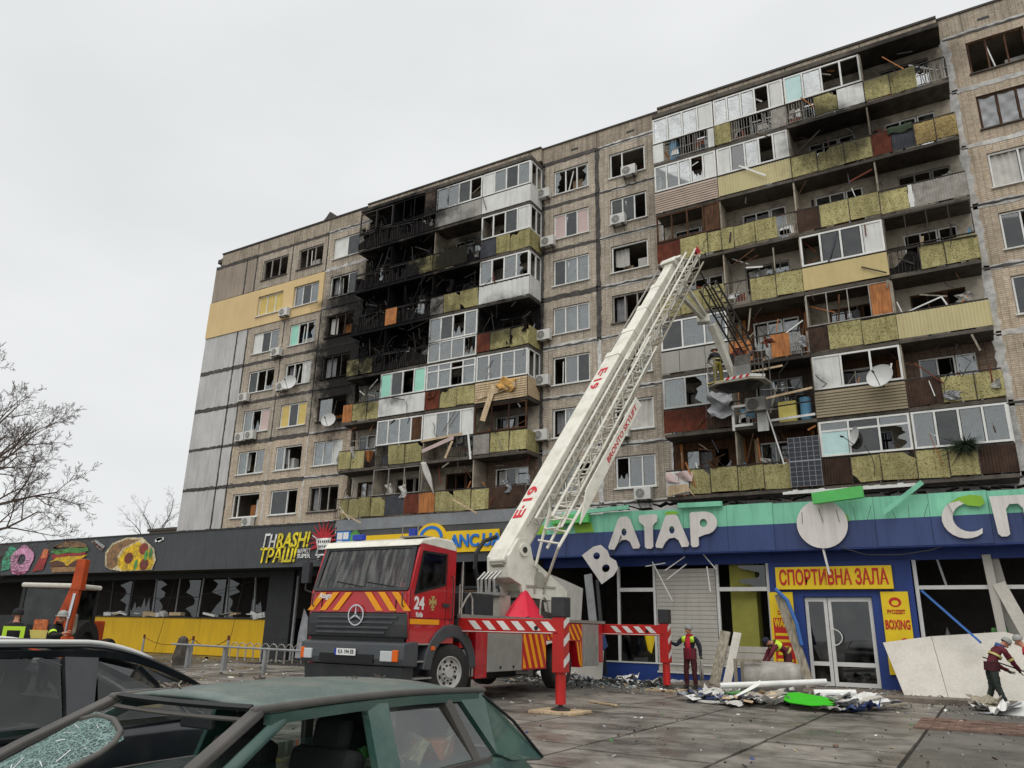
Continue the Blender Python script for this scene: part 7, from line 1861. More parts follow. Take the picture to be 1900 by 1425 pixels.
# ------------------------------------------------------------------ street furniture in front of the yellow wall
def street():
    posts = [((-33.0, 23.0), 1.0, 'rust-topped chain post nearest the tractor, in front of the yellow wall'), ((-27.3, 21.2), 1.05, 'rusty chain post beside the grey stone bollard'), ((-23.1, 19.4), 1.15, 'rusty chain post right of the stone bollard, near the fire engine')]
    tops = []
    for (x, y), h, lb in posts:
        p = thing('chain_post', lb, 'post', (x, y, 0), 'chain posts before the yellow wall')
        MB().tube((x, y, 0), (x, y, h-.15), .045).build('shaft', 'alu_grey', p); MB().tube((x, y, h-.15), (x, y, h), .05).build('top', 'rust_ribbed', p); tops.append(Vector((x, y, h-.1)))
    for a, b, lb in ((tops[0], tops[1], 'sagging chain between the left and middle chain posts'), (tops[1], tops[2], 'sagging chain between the middle and right chain posts')):
        q = MB(); pts = [a.lerp(b, i/14)-Vector((0, 0, .28*(1-(2*i/14-1)**2))) for i in range(15)]; q.path(pts, .014, 5); tag(q.build('chain', 'rust_ribbed'), lb, 'chain', 'chains before the yellow wall')
    # rough stone bollard
    rn = random.Random(5); q = MB(); rings = []
    for k, (z, r) in enumerate(((0, .28), (.3, .27), (.55, .25), (.8, .23), (.98, .18), (1.06, .07))):
        rings.append([(-26.6+r*(1+rn.uniform(-.15, .15))*math.cos(2*math.pi*i/9), 20.2+r*(1+rn.uniform(-.15, .15))*math.sin(2*math.pi*i/9), z) for i in range(9)])
    loft(q, rings, True); q.f.append(tuple(range(len(q.v)-9, len(q.v)))); q.m.append(0); tag(q.build('stone_bollard', 'slab_concrete'), 'rough dark grey stone bollard in front of the yellow wall', 'bollard')
    # low pipe railing
    f = thing('pipe_railing', 'low grey pipe railing with square posts left of the fire engine', 'railing', (-21.5, 18.5, 0))
    A, B = Vector((-25.4, 19.6, 0)), Vector((-18.3, 18.6, 0))
    for i in range(4):
        p = A.lerp(B, i/3); MB().box(p.x-.06, p.x+.06, p.y-.06, p.y+.06, 0, .82).build('post', 'alu_grey', f)
    MB().tube(A+Vector((-1, 0, .78)), B+Vector((0, 0, .78)), .035).build('rail', 'alu_grey', f)
    for i in range(9):
        t = i/8; c = Vector((-29.3+3.9*t, 25.0, 0)); q = MB(); pts = [c+Vector((.26*math.cos(a), .0, .45+.3*math.sin(a))) for a in [math.pi*k/8 for k in range(9)]]
        q.path([c+Vector((.26, 0, 0))]+pts+[c+Vector((-.26, 0, 0))], .022, 6)
        nm = ('leftmost', 'second', 'third', 'fourth', 'middle', 'sixth', 'seventh', 'eighth', 'rightmost')[i]
        tag(q.build('bicycle_rack_hoop', 'rail_light'), nm+' of the nine white bicycle hoops, counted from the left, by the shop entrance', 'bicycle rack', 'bicycle hoops by the black shop')
street()

# ------------------------------------------------------------------ trees
def bare_tree(loc, label, m, limbs, trunk_top, r0, seed, levels=4, group=None, nseg=7, rmin=.005):
    """limbs: (start height, direction, length, radius); twigs fork alternately along every branch"""
    rn = random.Random(seed); T = thing('bare_tree', label, 'tree', loc, group); tr = MB(); cr = MB(); o = Vector(loc)
    pts = [o+Vector((.12*math.sin(i*1.3), .1*math.cos(i), trunk_top*i/8)) for i in range(9)]
    for i in range(8): tr.tube(pts[i], pts[i+1], r0*(1-.07*i), r0*(1-.07*(i+1)), n=9, cap=False)
    def branch(p, d, L, r, lv):
        side = rn.random()*6.3
        for i in range(nseg):
            t = i/nseg; d = (d+Vector((rn.gauss(0, .10), rn.gauss(0, .10), rn.gauss(.015, .10)))).normalized(); p2 = p+d*(L/nseg); ra = max(rmin, r*(1-.8*t)); rb = max(rmin*.8, r*(1-.8*(i+1)/nseg))
            cr.tube(p, p2, ra, rb, n=6 if lv > 2 else (4 if lv > 1 else 3), cap=False); p = p2
            if lv > 0 and i >= (2 if lv == levels else 1):
                for _ in range(2 if (rn.random() < .12 and lv > 2) else 1):
                    side += 2.4+rn.gauss(0, .5); ax = d.orthogonal().normalized(); ax = Matrix.Rotation(side, 3, d) @ ax
                    ang = rn.uniform(.5, .95); dd = (d*math.cos(ang)+ax*math.sin(ang)+Vector((0, 0, .12))).normalized()
                    branch(p, dd, L*rn.uniform(.36, .52)*(1-.35*t), ra*.55, lv-1)
    for z, d, L, r in limbs: branch(o+Vector((0, 0, z)), Vector(d).normalized(), L, r, levels)
    tr.build('trunk', m, T, fix=False); cr.build('crown', m, T, fix=False)
    return T
RT = Vector((.856, .517, 0)); AW = Vector((-.517, .856, 0)); UPV = Vector((0, 0, 1))
bare_tree((-26.6, 10.3, 0), 'large bare spreading tree whose branches enter from the left picture edge', 'bark',
    [(4.6, RT+UPV*.34, 4.3, .1), (4.1, RT*1.0+UPV*.18-AW*.1, 4.4, .09), (3.6, RT*1.0+UPV*.02+AW*.15, 4.2, .08), (5.2, RT*.8+UPV*.7, 3.6, .09), (3.1, RT*.9-AW*.25, 3.8, .07), (5.4, RT*.35+UPV-AW*.2, 3.4, .09), (4.8, RT+UPV*.5+AW*.4, 3.7, .08), (5.0, -RT+UPV*.6, 4.5, .1), (4.4, AW+UPV*.5, 4.5, .09)], 5.6, .26, 4, levels=4, nseg=7, rmin=.0045)
crown = lambda L: [(z, Vector((math.cos(a)*h, math.sin(a)*h, 1)), L*f, .07) for z, a, h, f in ((6.2, .3, .9, 1), (6.8, 2.2, .8, 1), (7.2, 4.2, .9, .95), (7.6, 5.4, .6, 1), (8.0, 1.2, .35, 1.05), (7.0, 3.2, .5, 1))]
bare_tree((-59.5, 41, 0), 'small bare tree showing above the black fascia left of the block', 'bark_far', crown(3.6), 8.2, .2, 9, levels=3)
bare_tree((-55.5, 44, 0), 'faint bare treetop next to the corner of the block', 'bark_far', crown(2.9), 8.0, .18, 19, levels=3)

# ------------------------------------------------------------------ building sliver behind the block's left corner
def far_building():
    b = thing('distant_building', 'low beige building edge just behind the left corner of the block', 'building', (-53, 38, 0))
    MB().box(-56, -49.6, 38, 46, 0, 8.3).build('wall', 'far_wall', b); MB().box(-56, -49.4, 37.8, 46, 8.3, 8.5).build('roof', 'roof_edge', b)
    MB().box(-50.3, -49.0, 36.6, 38, 8.0, 9.3).build('parapet_block', 'far_wall', b)
far_building()

# ------------------------------------------------------------------ wreckage hung about the facade
def wreck(name, label, cat, q, m, **k): return tag(q.build(name, m, **k), label, cat)
def plank(p, q_, w, t, name, label, m, up=(0, 1, 0), cat='plank'): return wreck(name, label, cat, MB().beam(p, q_, w, t, up=up), m)
yb = YB-.12
plank((-20.2, yb, Z0(3)+.75), (-20.75, yb-.12, Z0(3)-1.1), .32, .04, 'hanging_plank', 'cream plank hanging down from the balcony with torn siding', 'wood_pale')
plank((-21.2, yb, Z0(3)+.25), (-18.9, yb-.06, Z0(3)+.62), .3, .05, 'torn_siding_board', 'cream siding board slanting across the torn balcony front beside the foam', 'wood_pale')
def foam(u, v): return (-19.9+.9*u+.1*math.sin(9*v), yb-.06-.08*math.sin(7*u+5*v), Z0(3)+.35+.65*v+.1*math.sin(6*u))
wreck('foam_insulation', 'yellow foam insulation bulging out of the torn balcony', 'insulation', MB().sheet(foam, 10, 10), 'foam', smooth=True, solid=.06)
plank((-24.5, yb-.1, Z0(2)+.45), (-22.4, yb-.25, Z0(2)+.95), .2, .03, 'broken_plank', 'pinkish plank lying across the wrecked balcony left of the burnt corner one', 'blind_pink')
plank((-24.6, yb-.1, Z0(2)+1.0), (-21.9, yb-.2, Z0(2)+1.12), .12, .03, 'broken_plank', 'thin pale plank along the top of the wrecked balcony front', 'wood_pale')
plank((-22.5, yb-.2, Z0(2)+.8), (-22.85, yb-.28, Z0(2)-.1), .14, .03, 'broken_plank', 'short pale plank dangling below the wrecked balcony', 'wood_pale')
def drape(u, v): return (-24.55+.35*u*(1-.5*v)+.9*v, yb-.1-.1*math.sin(5*v+3*u), Z0(2)-.15-1.75*v)
wreck('hanging_curtain', 'pale torn curtain hanging diagonally over the lowest balconies left of the crane', 'curtain', MB().sheet(drape, 6, 14), 'curtain', smooth=True, solid=.01)
plank((-21.65, yb-.05, Z0(2)+1.2), (-21.4, yb-.1, Z0(2)-.25), .1, .04, 'bent_frame_strip', 'white frame strip hanging from the corner of the white-panelled balcony', 'pvc')
# blast wreckage: boards, bars and torn sheets across the balcony fronts (loose parts of the facade)
def blast(blk, k, b, n, seed, burnt=False):
    rn = random.Random(seed); x0, x1 = EDGE[blk][b-1]+.1, EDGE[blk][b]-.1; z = Z0(k)
    for _ in range(n):
        t = rn.random(); x = rn.uniform(x0, x1); zz = z+rn.uniform(.1, 2.3); y = rn.uniform(YB-.16, YB+.5)
        if t < .62:
            L = rn.uniform(.35, 1.5); a = rn.choice((rn.gauss(0, .25), rn.gauss(1.57, .5), rn.uniform(-1.5, 1.5)))
            xe = max(x0, min(x1, x+L*math.sin(a)))
            m = rn.choice(['wood_brown', 'wood_brown', 'wood_brown', 'orange_board', 'pvc', 'rail_metal', 'rail_metal', 'rust_ribbed', 'wood_weathered', 'dark_ribbed']) if not burnt else rn.choice(['burnt', 'burnt_metal', 'burnt_metal', 'wood_brown'])
            MB().beam((x, y, zz), (xe, y+rn.uniform(-.1, .1), min(z+2.5, max(z-.4, zz+L*math.cos(a)))), rn.uniform(.02, .08), .02, up=(0, 1, 0)).build('splintered_board', m, BLD)
        elif t < .85:
            w, h = rn.uniform(.2, .6), rn.uniform(.2, .7); ph = rn.random()*6
            m = rn.choice(['white_sheet', 'grey_sheet', 'film', 'curtain', 'wood_brown', 'rust_ribbed']) if not burnt else 'burnt'
            zz = z+rn.uniform(.0, 1.2)
            MB().sheet(lambda u, v: (min(x1, x+w*u+.08*math.sin(5*v+ph)), y+.06*math.sin(8*u+5*v+ph), zz+h*v*(1-.4*u*math.sin(ph))), 5, 5).build('torn_sheet', m, BLD, solid=.006)
        else:
            pts = [(x, y, zz)]
            for _ in range(5): p = pts[-1]; pts.append((max(x0, min(x1, p[0]+rn.uniform(-.25, .25))), p[1]+rn.uniform(-.1, .06), p[2]-rn.uniform(.05, .4)))
            MB().path(pts, .014, 5).build('dangling_cable', 'black', BLD)
for key in SPEC:
    blk, k, b = key
    if blk == 'D': n = 13 if (b in (2, 3) and k <= 4) or (k <= 2) else 5
    else: n = 9 if k <= 3 else 5
    bu = SPEC[key][3] == 'burnt'
    if bu: n = 16
    blast(blk, k, b, n, k*97+b*13+(blk == 'B'), bu)
# crushed sheet and frames round the cage
def crump(u, v): return (-9.1+.95*u+.08*math.sin(14*v), YB-.35-.12*math.sin(9*v+4*u), Z0(2)+.35+1.15*v+.08*math.sin(8*u))
wreck('crumpled_foil', 'crumpled grey foil sheet hanging left below the crane cage', 'sheet', MB().sheet(crump, 12, 18), 'film', solid=.004)
a = thing('air_conditioner', 'grey outdoor air conditioner hanging loose under the crane cage', 'air conditioner', (-7.0, YB-.4, Z0(2)+.75))
MB().box(-7.5, -6.7, YB-.6, YB-.28, Z0(2)+.4, Z0(2)+.98).build('casing', 'grey_sheet', a, bevel=.02); MB().tube((-7.2, YB-.62, Z0(2)+.69), (-7.2, YB-.59, Z0(2)+.69), .24, n=20).build('fan_opening', 'ac_dark', a)
q = MB()
for r in (.08, .15, .22): q.lathe([(r, 0), (r+.012, 0), (r+.012, .01), (r, .01)], (-7.2, YB-.635, Z0(2)+.69), (0, 1, 0), 20)
q.build('fan_grille', 'grey_sheet', a)
wreck('white_window_frame', 'white window frame hanging off the wrecked balcony below the cage', 'window frame', MB().box(-8.2, -8.1, YB-.2, YB-.14, Z0(2)-.25, Z0(2)+.85).box(-8.1, -7.35, YB-.2, YB-.14, Z0(2)+.75, Z0(2)+.85).box(-8.1, -7.35, YB-.2, YB-.14, Z0(2)-.1, Z0(2)), 'pvc')
wreck('white_panel_strip', 'white ribbed panel strip hanging below the loose air conditioner', 'panel', ribbed(-7.15, -6.7, Z0(2)-.4, Z0(2)+.45, YB-.25, .12, .02), 'white_sheet', solid=.01, fix=False)
wreck('yellow_cabinet', 'pale yellow cabinet standing on the open balcony right of the cage', 'cabinet', MB().box(-6.35, -5.65, YB+.12, YB+.5, Z0(2)-.03, Z0(2)+.85), 'yellow_thing', bevel=.02)
wreck('blue_canister', 'blue round canister beside the pale yellow cabinet', 'canister', MB().tube((-5.3, YB+.35, Z0(2)), (-5.3, YB+.35, Z0(2)+.95), .22, n=16), 'blue_thing')
plank((-7.3, YB-.1, Z0(2)+.95), (-4.9, YB-.15, Z0(2)+1.2), .09, .07, 'bent_handrail', 'pale wooden handrail slanting across the open balcony right of the cage', 'wood_pale')
plank((-6.7, YB-.05, Z0(2)+.05), (-4.9, YB-.05, Z0(2)+.12), .1, .06, 'white_rail', 'white bottom rail along the open balcony right of the cage', 'pvc')
plank((-6.6, YB-.1, Z0(2)+.6), (-5.0, YB-.1, Z0(2)+.66), .05, .04, 'thin_rail', 'thin rusty middle rail of the open balcony right of the cage', 'wood_brown')
plank((-6.75, YB-.3, Z0(2)+.55), (-6.2, YB-.4, Z0(2)-1.9), .05, .04, 'dangling_strip', 'long thin white strip dangling below the open balcony', 'pvc')
plank((-7.6, YB-.5, Z0(2)+2.1), (-5.9, YB-.5, Z0(2)+2.2), .08, .05, 'loose_bar', 'white bar sticking out right of the crane cage', 'wood_pale')
wreck('plant_box', 'dark evergreen plant hanging over the lowest right balcony', 'plant', (lambda q: [q.tube(Vector((.1, YB-.1, Z0(1)+1.1)), Vector((.1+random.gauss(0, .34), YB-.2+random.gauss(0, .2), Z0(1)+1.0+random.gauss(0, .2))), .02, .006, n=4) for _ in range(320)] and q)(MB()), 'evergreen', fix=False)
def rubble_on(u, v): return (-2.2+2.0*u, YB+.2+.3*v, Z0(6)+1.05+.25*math.sin(3.1*u)*(1+.4*math.sin(17*u+9*v)))
wreck('rubble_heap', 'heap of brown rubble on the second balcony from the top right', 'rubble', MB().sheet(rubble_on, 24, 6), 'rust_ribbed')
def gcl(u, v): return (-.9+.95*u, YB-.08-.03*math.sin(9*u), Z0(6)+1.12-.35*v+.05*math.sin(8*u)*v)
wreck('green_tarpaulin', 'dark green tarpaulin thrown over the railing near the top right', 'tarpaulin', MB().sheet(gcl, 10, 4), 'evergreen', smooth=True, solid=.01)
wreck('bent_window_frame', 'white bent window frame leaning on the cream ribbed balcony near the right', 'window frame', MB().beam((-1.3, YB+.1, Z0(3)+1.05), (.1, YB-.02, Z0(3)+1.45), .05, .05).beam((.1, YB-.02, Z0(3)+1.45), (.25, YB, Z0(3)+1.08), .05, .05).beam((-1.3, YB+.1, Z0(3)+1.05), (-1.45, YB+.1, Z0(3)+1.6), .04, .04), 'pvc')
wreck('crumpled_sheet', 'crumpled pale sheet on the lowest balcony corner beside the tiled wall', 'sheet', MB().sheet(lambda u, v: (-11.2+1.15*u, YB-.12-.08*math.sin(8*u+3*v), Z0(1)+.55+.42*v+.04*math.sin(11*u)), 10, 6), 'blind_pink', solid=.01)
wreck('torn_sheet', 'torn white panel with a hanging flap at the corner of the lowest balcony', 'panel', MB().pxz([(-11.15, Z0(1)-.05), (-10.2, Z0(1)+.1), (-9.95, Z0(1)-.15), (-10.3, Z0(1)+.42), (-11.15, Z0(1)+.4)], YB-.2, YB-.17), 'wood_pale')
# hanging wires and strips under the shop fascias
def wire(pts, label, m='dark_metal', r=.012): q = MB(); q.path(pts, r, 5); return wreck('hanging_wire', label, 'wire', q, m)
for i, (x, z0, x2, z2, lb) in enumerate(((-9.75, 3.9, -9.1, 2.6, 'longest of the loose white strips left of the shutter, slanting down'), (-10.0, 3.75, -9.3, 3.85, 'loose white strip lying level left of the shutter'), (-9.3, 3.6, -8.6, 4.05, 'upper of two rising loose white strips at the shutter top'), (-9.25, 3.3, -8.55, 3.8, 'lower of two rising loose white strips at the shutter top'), (-7.95, 4.1, -7.55, 3.6, 'short loose white strip above the right edge of the shutter'), (-7.85, 3.7, -7.8, 2.9, 'loose white strip hanging straight down before the shutter'))):
    tag(MB().beam((x, FY+.3, z0), (x2, FY+.35, z2), .045, .03).build('loose_strip', 'pvc'), lb, 'strip', 'loose strips before the shutter')
wire([(-3.6, FY-.02, 4.15), (-2.9, FY+.1, 3.92), (-2.0, FY+.1, 3.9), (-1.2, FY+.05, 4.0), (-.6, FY, 4.2)], 'sagging dark wire under the fascia right of the yellow sign')
wire([(-30.8, LY-.2, 3.6), (-35, LY-.25, 2.85), (-39, LY-.25, 2.75), (-44, LY-.2, 3.3)], 'long sagging wire across the broken windows of the black shop')
wire([(-36.9, LY-.3, 3.6), (-37.4, LY-.35, 1.0), (-37.6, LY-.4, .1)], 'wire hanging to the ground before the yellow wall')
wire([(-31.5, LY-.3, 3.9), (-32.0, LY-.3, 1.0)], 'short wire hanging over the yellow wall near its right end')
lw = thing('loose_wires', 'thin loose wires hanging over the fascia beside the round disc', 'wires', (-2.5, FY, 4.9))
for k in range(9):
    x = -4.6+k*.5; MB().tube((x, FY-.16, 5.35-.1*random.random()), (x+random.uniform(-.2, .2), FY-.17, 4.9), .008, n=4).build('wire', 'dark_metal', lw)
plank((-23.9, FY-.25, 6.35), (-22.5, FY-.4, 5.75), .06, .04, 'roof_lath', 'pale lath sticking over the grey band above the fire engine cab', 'wood_pale', cat='lath')
plank((-17.9, FY-.25, 6.5), (-16.6, FY-.4, 5.85), .06, .04, 'roof_lath', 'pale lath sticking over the grey band left of the boom', 'wood_pale', cat='lath')
wreck('white_fascia_strip', 'white strip hanging from the fascia over the yellow sign', 'strip', MB().beam((-4.1, FY-.05, 4.15), (-3.98, FY-.1, 3.35), .06, .04), 'pvc')

# ------------------------------------------------------------------ wreckage at street level
def lean_sheet(name, label, cat, p0, p1, base_y, lean, h, m, th=.05, z0=.0):
    (x0), (x1) = p0, p1
    q = MB().add([(x0, base_y, z0), (x1, base_y, z0), (x1+.1, base_y+lean, z0+h), (x0-.35, base_y+lean, z0+h*.93)], [(0, 1, 2, 3)])
    return wreck(name, label, cat, q, m, solid=th)
b = thing('leaning_board', 'large off-white board leaning against the wrecked shop front at the right', 'board', (-.8, 24.6, 0))
MB().add([(-2.2, 24.2, .0), (-1.2, 24.25, .0), (-1.5, 25.7, 1.62), (-2.75, 25.6, 1.42)], [(0, 1, 2, 3)]).build('sheet', 'board_white', b, solid=.05)
MB().add([(-1.19, 24.25, .0), (2.2, 24.3, .0), (2.2, 25.5, 1.1), (.3, 25.9, 1.78), (-1.49, 25.7, 1.62)], [(0, 1, 2, 3, 4)]).build('sheet', 'board_white', b, solid=.05)
plank((-7.3, 24.1, .13), (-7.05, 24.75, 1.65), .3, .06, 'upright_board', 'weathered grey board stood upright, touched by the worker in the bobble hat', 'wood_weathered', cat='board')
plank((-6.95, 24.15, .13), (-6.7, 24.8, 1.62), .24, .05, 'upright_board', 'white board stood upright just right of the weathered grey one', 'board_white', cat='board')
plank((-4.75, 25.1, .15), (-5.6, 25.75, 2.8), .26, .05, 'leaning_plank', 'grey plank leaning against the blue portal left of the glass door', 'wood_weathered')
q = MB(); q.path([(-5.65, 25.6, 2.95), (-5.3, 25.5, 2.6), (-5.05, 25.35, 1.9), (-4.95, 25.3, 1.3)], .06, 10); wreck('blue_hose', 'blue hose bending down over the left banner', 'hose', q, 'blue_plastic')
plank((-.3, 25.0, 1.5), (-1.6, 26.0, 2.9), .06, .06, 'blue_pole', 'blue pole slanting up to the broken window at the right', 'blue_plastic', cat='pole')
q = MB(); q.sheet(lambda u, v: (-13.8+1.6*u, 25.2+.25*v+.1*math.sin(4*u), 1.4+2.2*v-1.2*u*v*.5), 8, 8); wreck('bent_metal_sheet', 'bent grey metal sheet fallen from the fascia behind the crane turret', 'sheet', q, 'grey_sheet', solid=.02)
q = MB(); q.sheet(lambda u, v: (-13.6+2.3*u, 24.9+.3*v, .05+1.9*v*(1-.25*u)), 8, 8); wreck('bent_metal_sheet', 'low bent silver sheet standing behind the rear of the fire engine', 'sheet', q, 'shutter', solid=.02)
plank((-11.6, 25.3, .2), (-12.1, 25.6, 3.5), .3, .05, 'leaning_profile', 'long grey metal profile leaning upright behind the rear jack', 'alu_grey', cat='profile')
plank((-11.3, 25.2, .2), (-11.7, 25.5, 3.3), .12, .05, 'leaning_profile', 'thin dark metal profile leaning beside the long grey one', 'shop_frame', cat='profile')
wreck('fallen_sheet', 'blue diamond-shaped panel fallen behind the rear outrigger', 'panel', MB().pxz([(-11.6, .55), (-10.9, 1.1), (-11.1, 1.75), (-11.75, 1.35)], 24.5, 24.54), 'fascia_blue')
# wooden pads under the jacks
for x, y, lb in ((-7.6, 14.75, 'pale wooden pad under the front outrigger jack'), (-8.15, 22.4, 'pale wooden pad under the rear outrigger jack')):
    p = thing('jack_pad', lb, 'wooden pad', (x, y, 0), 'jack pads')
    for i in range(4): MB().box(x-.5+i*.25, x-.255+i*.25, y-.42+random.uniform(-.03, .03), y+.42, .006, .05).build('board', 'wood_pale', p)
# rubbish pile
rn = random.Random(3)
def heap():
    q = MB()
    q.sheet(lambda u, v: (-6.3+3.2*u, 19.2+2.0*v, .22*math.sin(math.pi*u)*math.sin(math.pi*v)*(1+.5*math.sin(23*u+15*v))-.01), 30, 20)
    return tag(q.build('rubbish_core', 'interior'), None, None, kind='stuff')
heap()
def jet(q, n, x0, x1, y0, y1, z0, z1, smin, smax, seed):
    r2 = random.Random(seed)
    from mathutils import Euler
    for _ in range(n):
        s = r2.uniform(smin, smax); q.obox((r2.uniform(x0, x1), r2.uniform(y0, y1), r2.uniform(z0, z1)), (s, s*r2.uniform(.2, .9), .008), Euler((r2.uniform(-.5, .5), r2.uniform(-.5, .5), r2.uniform(0, 6))).to_matrix(), r2.randint(0, 7))
    return q
SCR = ['white_sheet', 'grey_sheet', 'wood_pale', 'black_plastic', 'fascia_blue', 'white_sheet', 'pt_green', 'wood_brown']
tag(jet(MB(), 170, -6.4, -3.0, 19.0, 21.4, .02, .22, .08, .32, 1).build('scraps', SCR), None, None, kind='stuff')
tag(jet(MB(), 900, -13.5, -7.0, 22.0, 26.0, .01, .06, .03, .17, 2).build('glass_shards', ['dusty_glass', 'white_sheet', 'dusty_glass', 'grey_sheet', 'dusty_glass', 'wood_pale', 'black_plastic', 'dusty_glass']), None, None, kind='stuff')
tag(jet(MB(), 230, -11.5, 3, 9, 23.5, .008, .016, .01, .07, 5).build('litter', SCR), None, None, kind='stuff')
tag(jet(MB(), 160, -34, -16, 14, 27, .005, .03, .05, .25, 6).build('litter', SCR), None, None, kind='stuff')
tag(jet(MB(), 120, -3, 4, 23.6, 26, .14, .17, .03, .14, 8).build('glass_shards', ['dusty_glass']*8), None, None, kind='stuff')
def crumbs(n, x0, x1, y0, y1, z, seed, mats):
    r2 = random.Random(seed); q = MB()
    from mathutils import Euler
    for _ in range(n):
        s = r2.uniform(.008, .03)*(2.2 if r2.random() < .05 else 1)
        q.obox((r2.uniform(x0, x1), y1-(y1-y0)*r2.random()**1.6, z+s*.3), (s, s*r2.uniform(.5, 1.4), s*r2.uniform(.4, .9)), Euler((r2.uniform(-1, 1), r2.uniform(-1, 1), r2.uniform(0, 6))).to_matrix(), r2.randrange(len(mats)))
    return tag(q.build('rubble_crumbs', mats), None, None, kind='stuff')
crumbs(700, -13.5, 2.5, 20.5, 23.5, 0, 21, ['slab_concrete', 'grey_sheet', 'back_brick', 'white_sheet', 'black_plastic', 'wood_weathered'])
crumbs(500, -8.5, 3.0, 23.6, 26.2, .13, 22, ['slab_concrete', 'grey_sheet', 'back_brick', 'white_sheet', 'dusty_glass'])
crumbs(130, -7, 3.0, 9, 19.5, 0, 23, ['slab_concrete', 'back_brick', 'black_plastic', 'slab_joint'])
crumbs(500, -32, -13, 13, 26, 0, 24, ['slab_concrete', 'grey_sheet', 'back_brick', 'white_sheet', 'black_plastic'])
def crumple(n, x0, x1, y0, y1, seed, mats):
    r2 = random.Random(seed); q = MB()
    for _ in range(n):
        cx, cy = r2.uniform(x0, x1), r2.uniform(y0, y1); w, h = r2.uniform(.3, .9), r2.uniform(.2, .6); a = r2.random()*6.3; ph = r2.random()*6; tl = r2.uniform(-.25, .45); am = r2.uniform(.03, .1); zb = r2.uniform(.06, .22)
        ca, sa = math.cos(a), math.sin(a)
        def fn(u, v):
            x, y = (u-.5)*w, (v-.5)*h; z = zb+am*math.sin(9*u+ph)*math.cos(7*v+ph)+tl*x+am*.5*math.sin(21*u-13*v)
            return (cx+x*ca-y*sa, cy+x*sa+y*ca, max(.012, z))
        q.sheet(fn, 7, 6, r2.randrange(len(mats)))
    return tag(q.build('crumpled_sheets', mats, fix=False), None, None, kind='stuff')
crumple(34, -6.7, -2.2, 18.7, 21.6, 41, ['white_sheet', 'white_sheet', 'film', 'grey_sheet', 'curtain', 'fascia_blue', 'white_sheet', 'black_plastic'])
crumple(16, -13.2, -8.8, 23.5, 25.6, 42, ['grey_sheet', 'film', 'white_sheet', 'shutter'])
crumple(12, -.6, 2.2, 21.0, 23.4, 43, ['white_sheet', 'film', 'wood_weathered', 'grey_sheet'])
# named pieces of the pile
q = MB().pxy([(-4.35, 19.35), (-4.1, 19.0), (-3.6, 18.85), (-3.2, 19.0), (-3.1, 19.2), (-3.45, 19.7), (-4.1, 20.0), (-4.4, 19.85)], .1, .115)
o = wreck('green_leaf_letter', 'bright green leaf-shaped sign piece on the rubbish pile', 'sign piece', q, 'leaf_green'); o.rotation_euler = (RAD(9), 0, 0); o.location.z = -2.93; o.location.y = .25
MB().pxy([(-4.1, 19.45), (-3.75, 19.35), (-3.35, 19.35), (-3.2, 19.42), (-3.4, 19.52), (-3.8, 19.5), (-4.05, 19.6)], .117, .122).build('black_mark', 'text_black', o)
q = MB(); q.tube((-6.0, 20.3, .34), (-3.7, 21.5, .5), .07, n=14); wreck('white_pipe', 'thick white pipe lying across the top of the rubbish pile', 'pipe', q, 'pvc')
q = MB(); q.tube((-3.9, 20.9, .25), (-3.0, 21.2, .28), .09, n=14); wreck('white_pipe', 'short white pipe stub on the right of the rubbish pile', 'pipe', q, 'pvc')
q = MB(); q.sheet(lambda u, v: (-4.95-.55*u-.2*u*u, 19.95-1.0*u+.12*v, .42-.4*u+.12*v*(1-u)), 12, 2); wreck('curled_white_strip', 'curled white strip sliding off the front of the rubbish pile', 'strip', q, 'pvc', solid=.01)
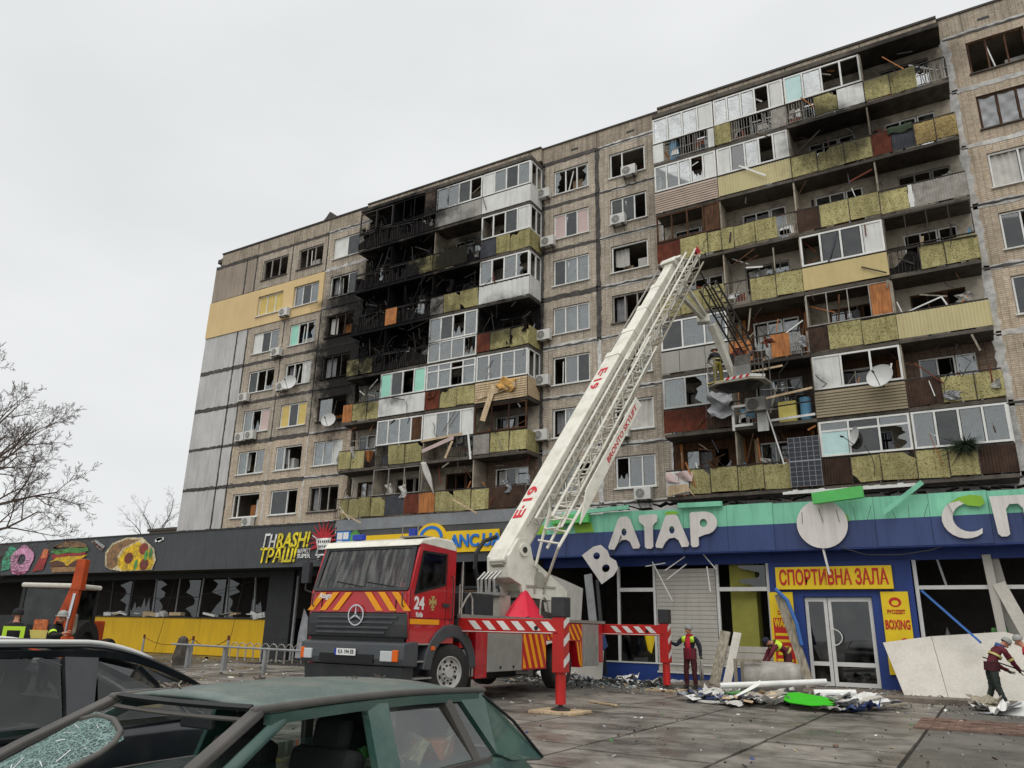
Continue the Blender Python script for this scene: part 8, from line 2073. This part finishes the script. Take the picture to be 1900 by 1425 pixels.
q = MB(); q.lathe([(.001, -.75), (.36, -.72), (.42, -.5), (.42, .5), (.36, .72), (.001, .75)], (-5.3, 22.9, .46), (1, .1, 0), 24); wreck('metal_tank', 'grey metal tank lying on its side behind the rubbish pile', 'tank', q, 'rail_light', smooth=True)
wreck('tank_frame', 'pale square frame at the left end of the metal tank', 'frame', MB().box(-6.25, -6.17, 22.5, 22.58, .02, .85).box(-6.25, -5.5, 22.5, 22.58, .85, .93).box(-6.25, -6.17, 23.2, 23.28, .02, .85), 'wood_weathered')
for (x0, y0, x1, y1, z0, z1, w, m, lb) in ((-3.6, 19.3, -2.4, 20.3, .05, .3, .3, 'board_white', 'white board poking out of the right side of the rubbish pile'), (-3.0, 19.2, -1.9, 21.4, .05, .12, .14, 'wood_weathered', 'thin lath at the right end of the rubbish pile'), (-4.2, 20.6, -2.9, 20.2, .2, .16, .5, 'white_sheet', 'flat white panel in the middle right of the rubbish pile'), (-3.5, 20.9, -2.7, 20.7, .22, .2, .35, 'dark_ribbed', 'dark blue-grey flap among white panels on the rubbish pile'), (-6.2, 19.6, -5.3, 20.2, .08, .2, .4, 'fascia_blue', 'bluish crumpled panel at the left of the rubbish pile'), (-6.3, 19.2, -5.2, 18.9, .04, .08, .2, 'white_sheet', 'white rag-like strip at the front left of the rubbish pile'), (-5.7, 19.9, -5.3, 20.2, .2, .25, .35, 'pt_green', 'small green panel scrap at the left of the rubbish pile'), (-5.2, 19.6, -4.3, 19.5, .1, .3, .6, 'shutter', 'grey ribbed panel in the middle of the rubbish pile')):
    tag(MB().beam((x0, y0, z0), (x1, y1, z1), w, .03).build('rubbish_panel', m), lb, 'debris', 'pieces of the rubbish pile')
q = MB().add([(-.2, 21.4, .01), (.5, 20.9, .02), (1.4, 21.2, .05), (1.1, 22.2, .4), (.3, 22.0, .25)], [(0, 1, 2, 3, 4)]); wreck('white_sheet_scrap', 'crumpled white sheet at the feet of the worker with the pole', 'sheet', q, 'white_sheet', solid=.02)
q = MB(); q.beam((-8.2, 17.4, .02), (-7.3, 16.8, .03), .1, .03); wreck('lath', 'single pale lath lying on the paving behind the front jack', 'lath', q, 'wood_pale')
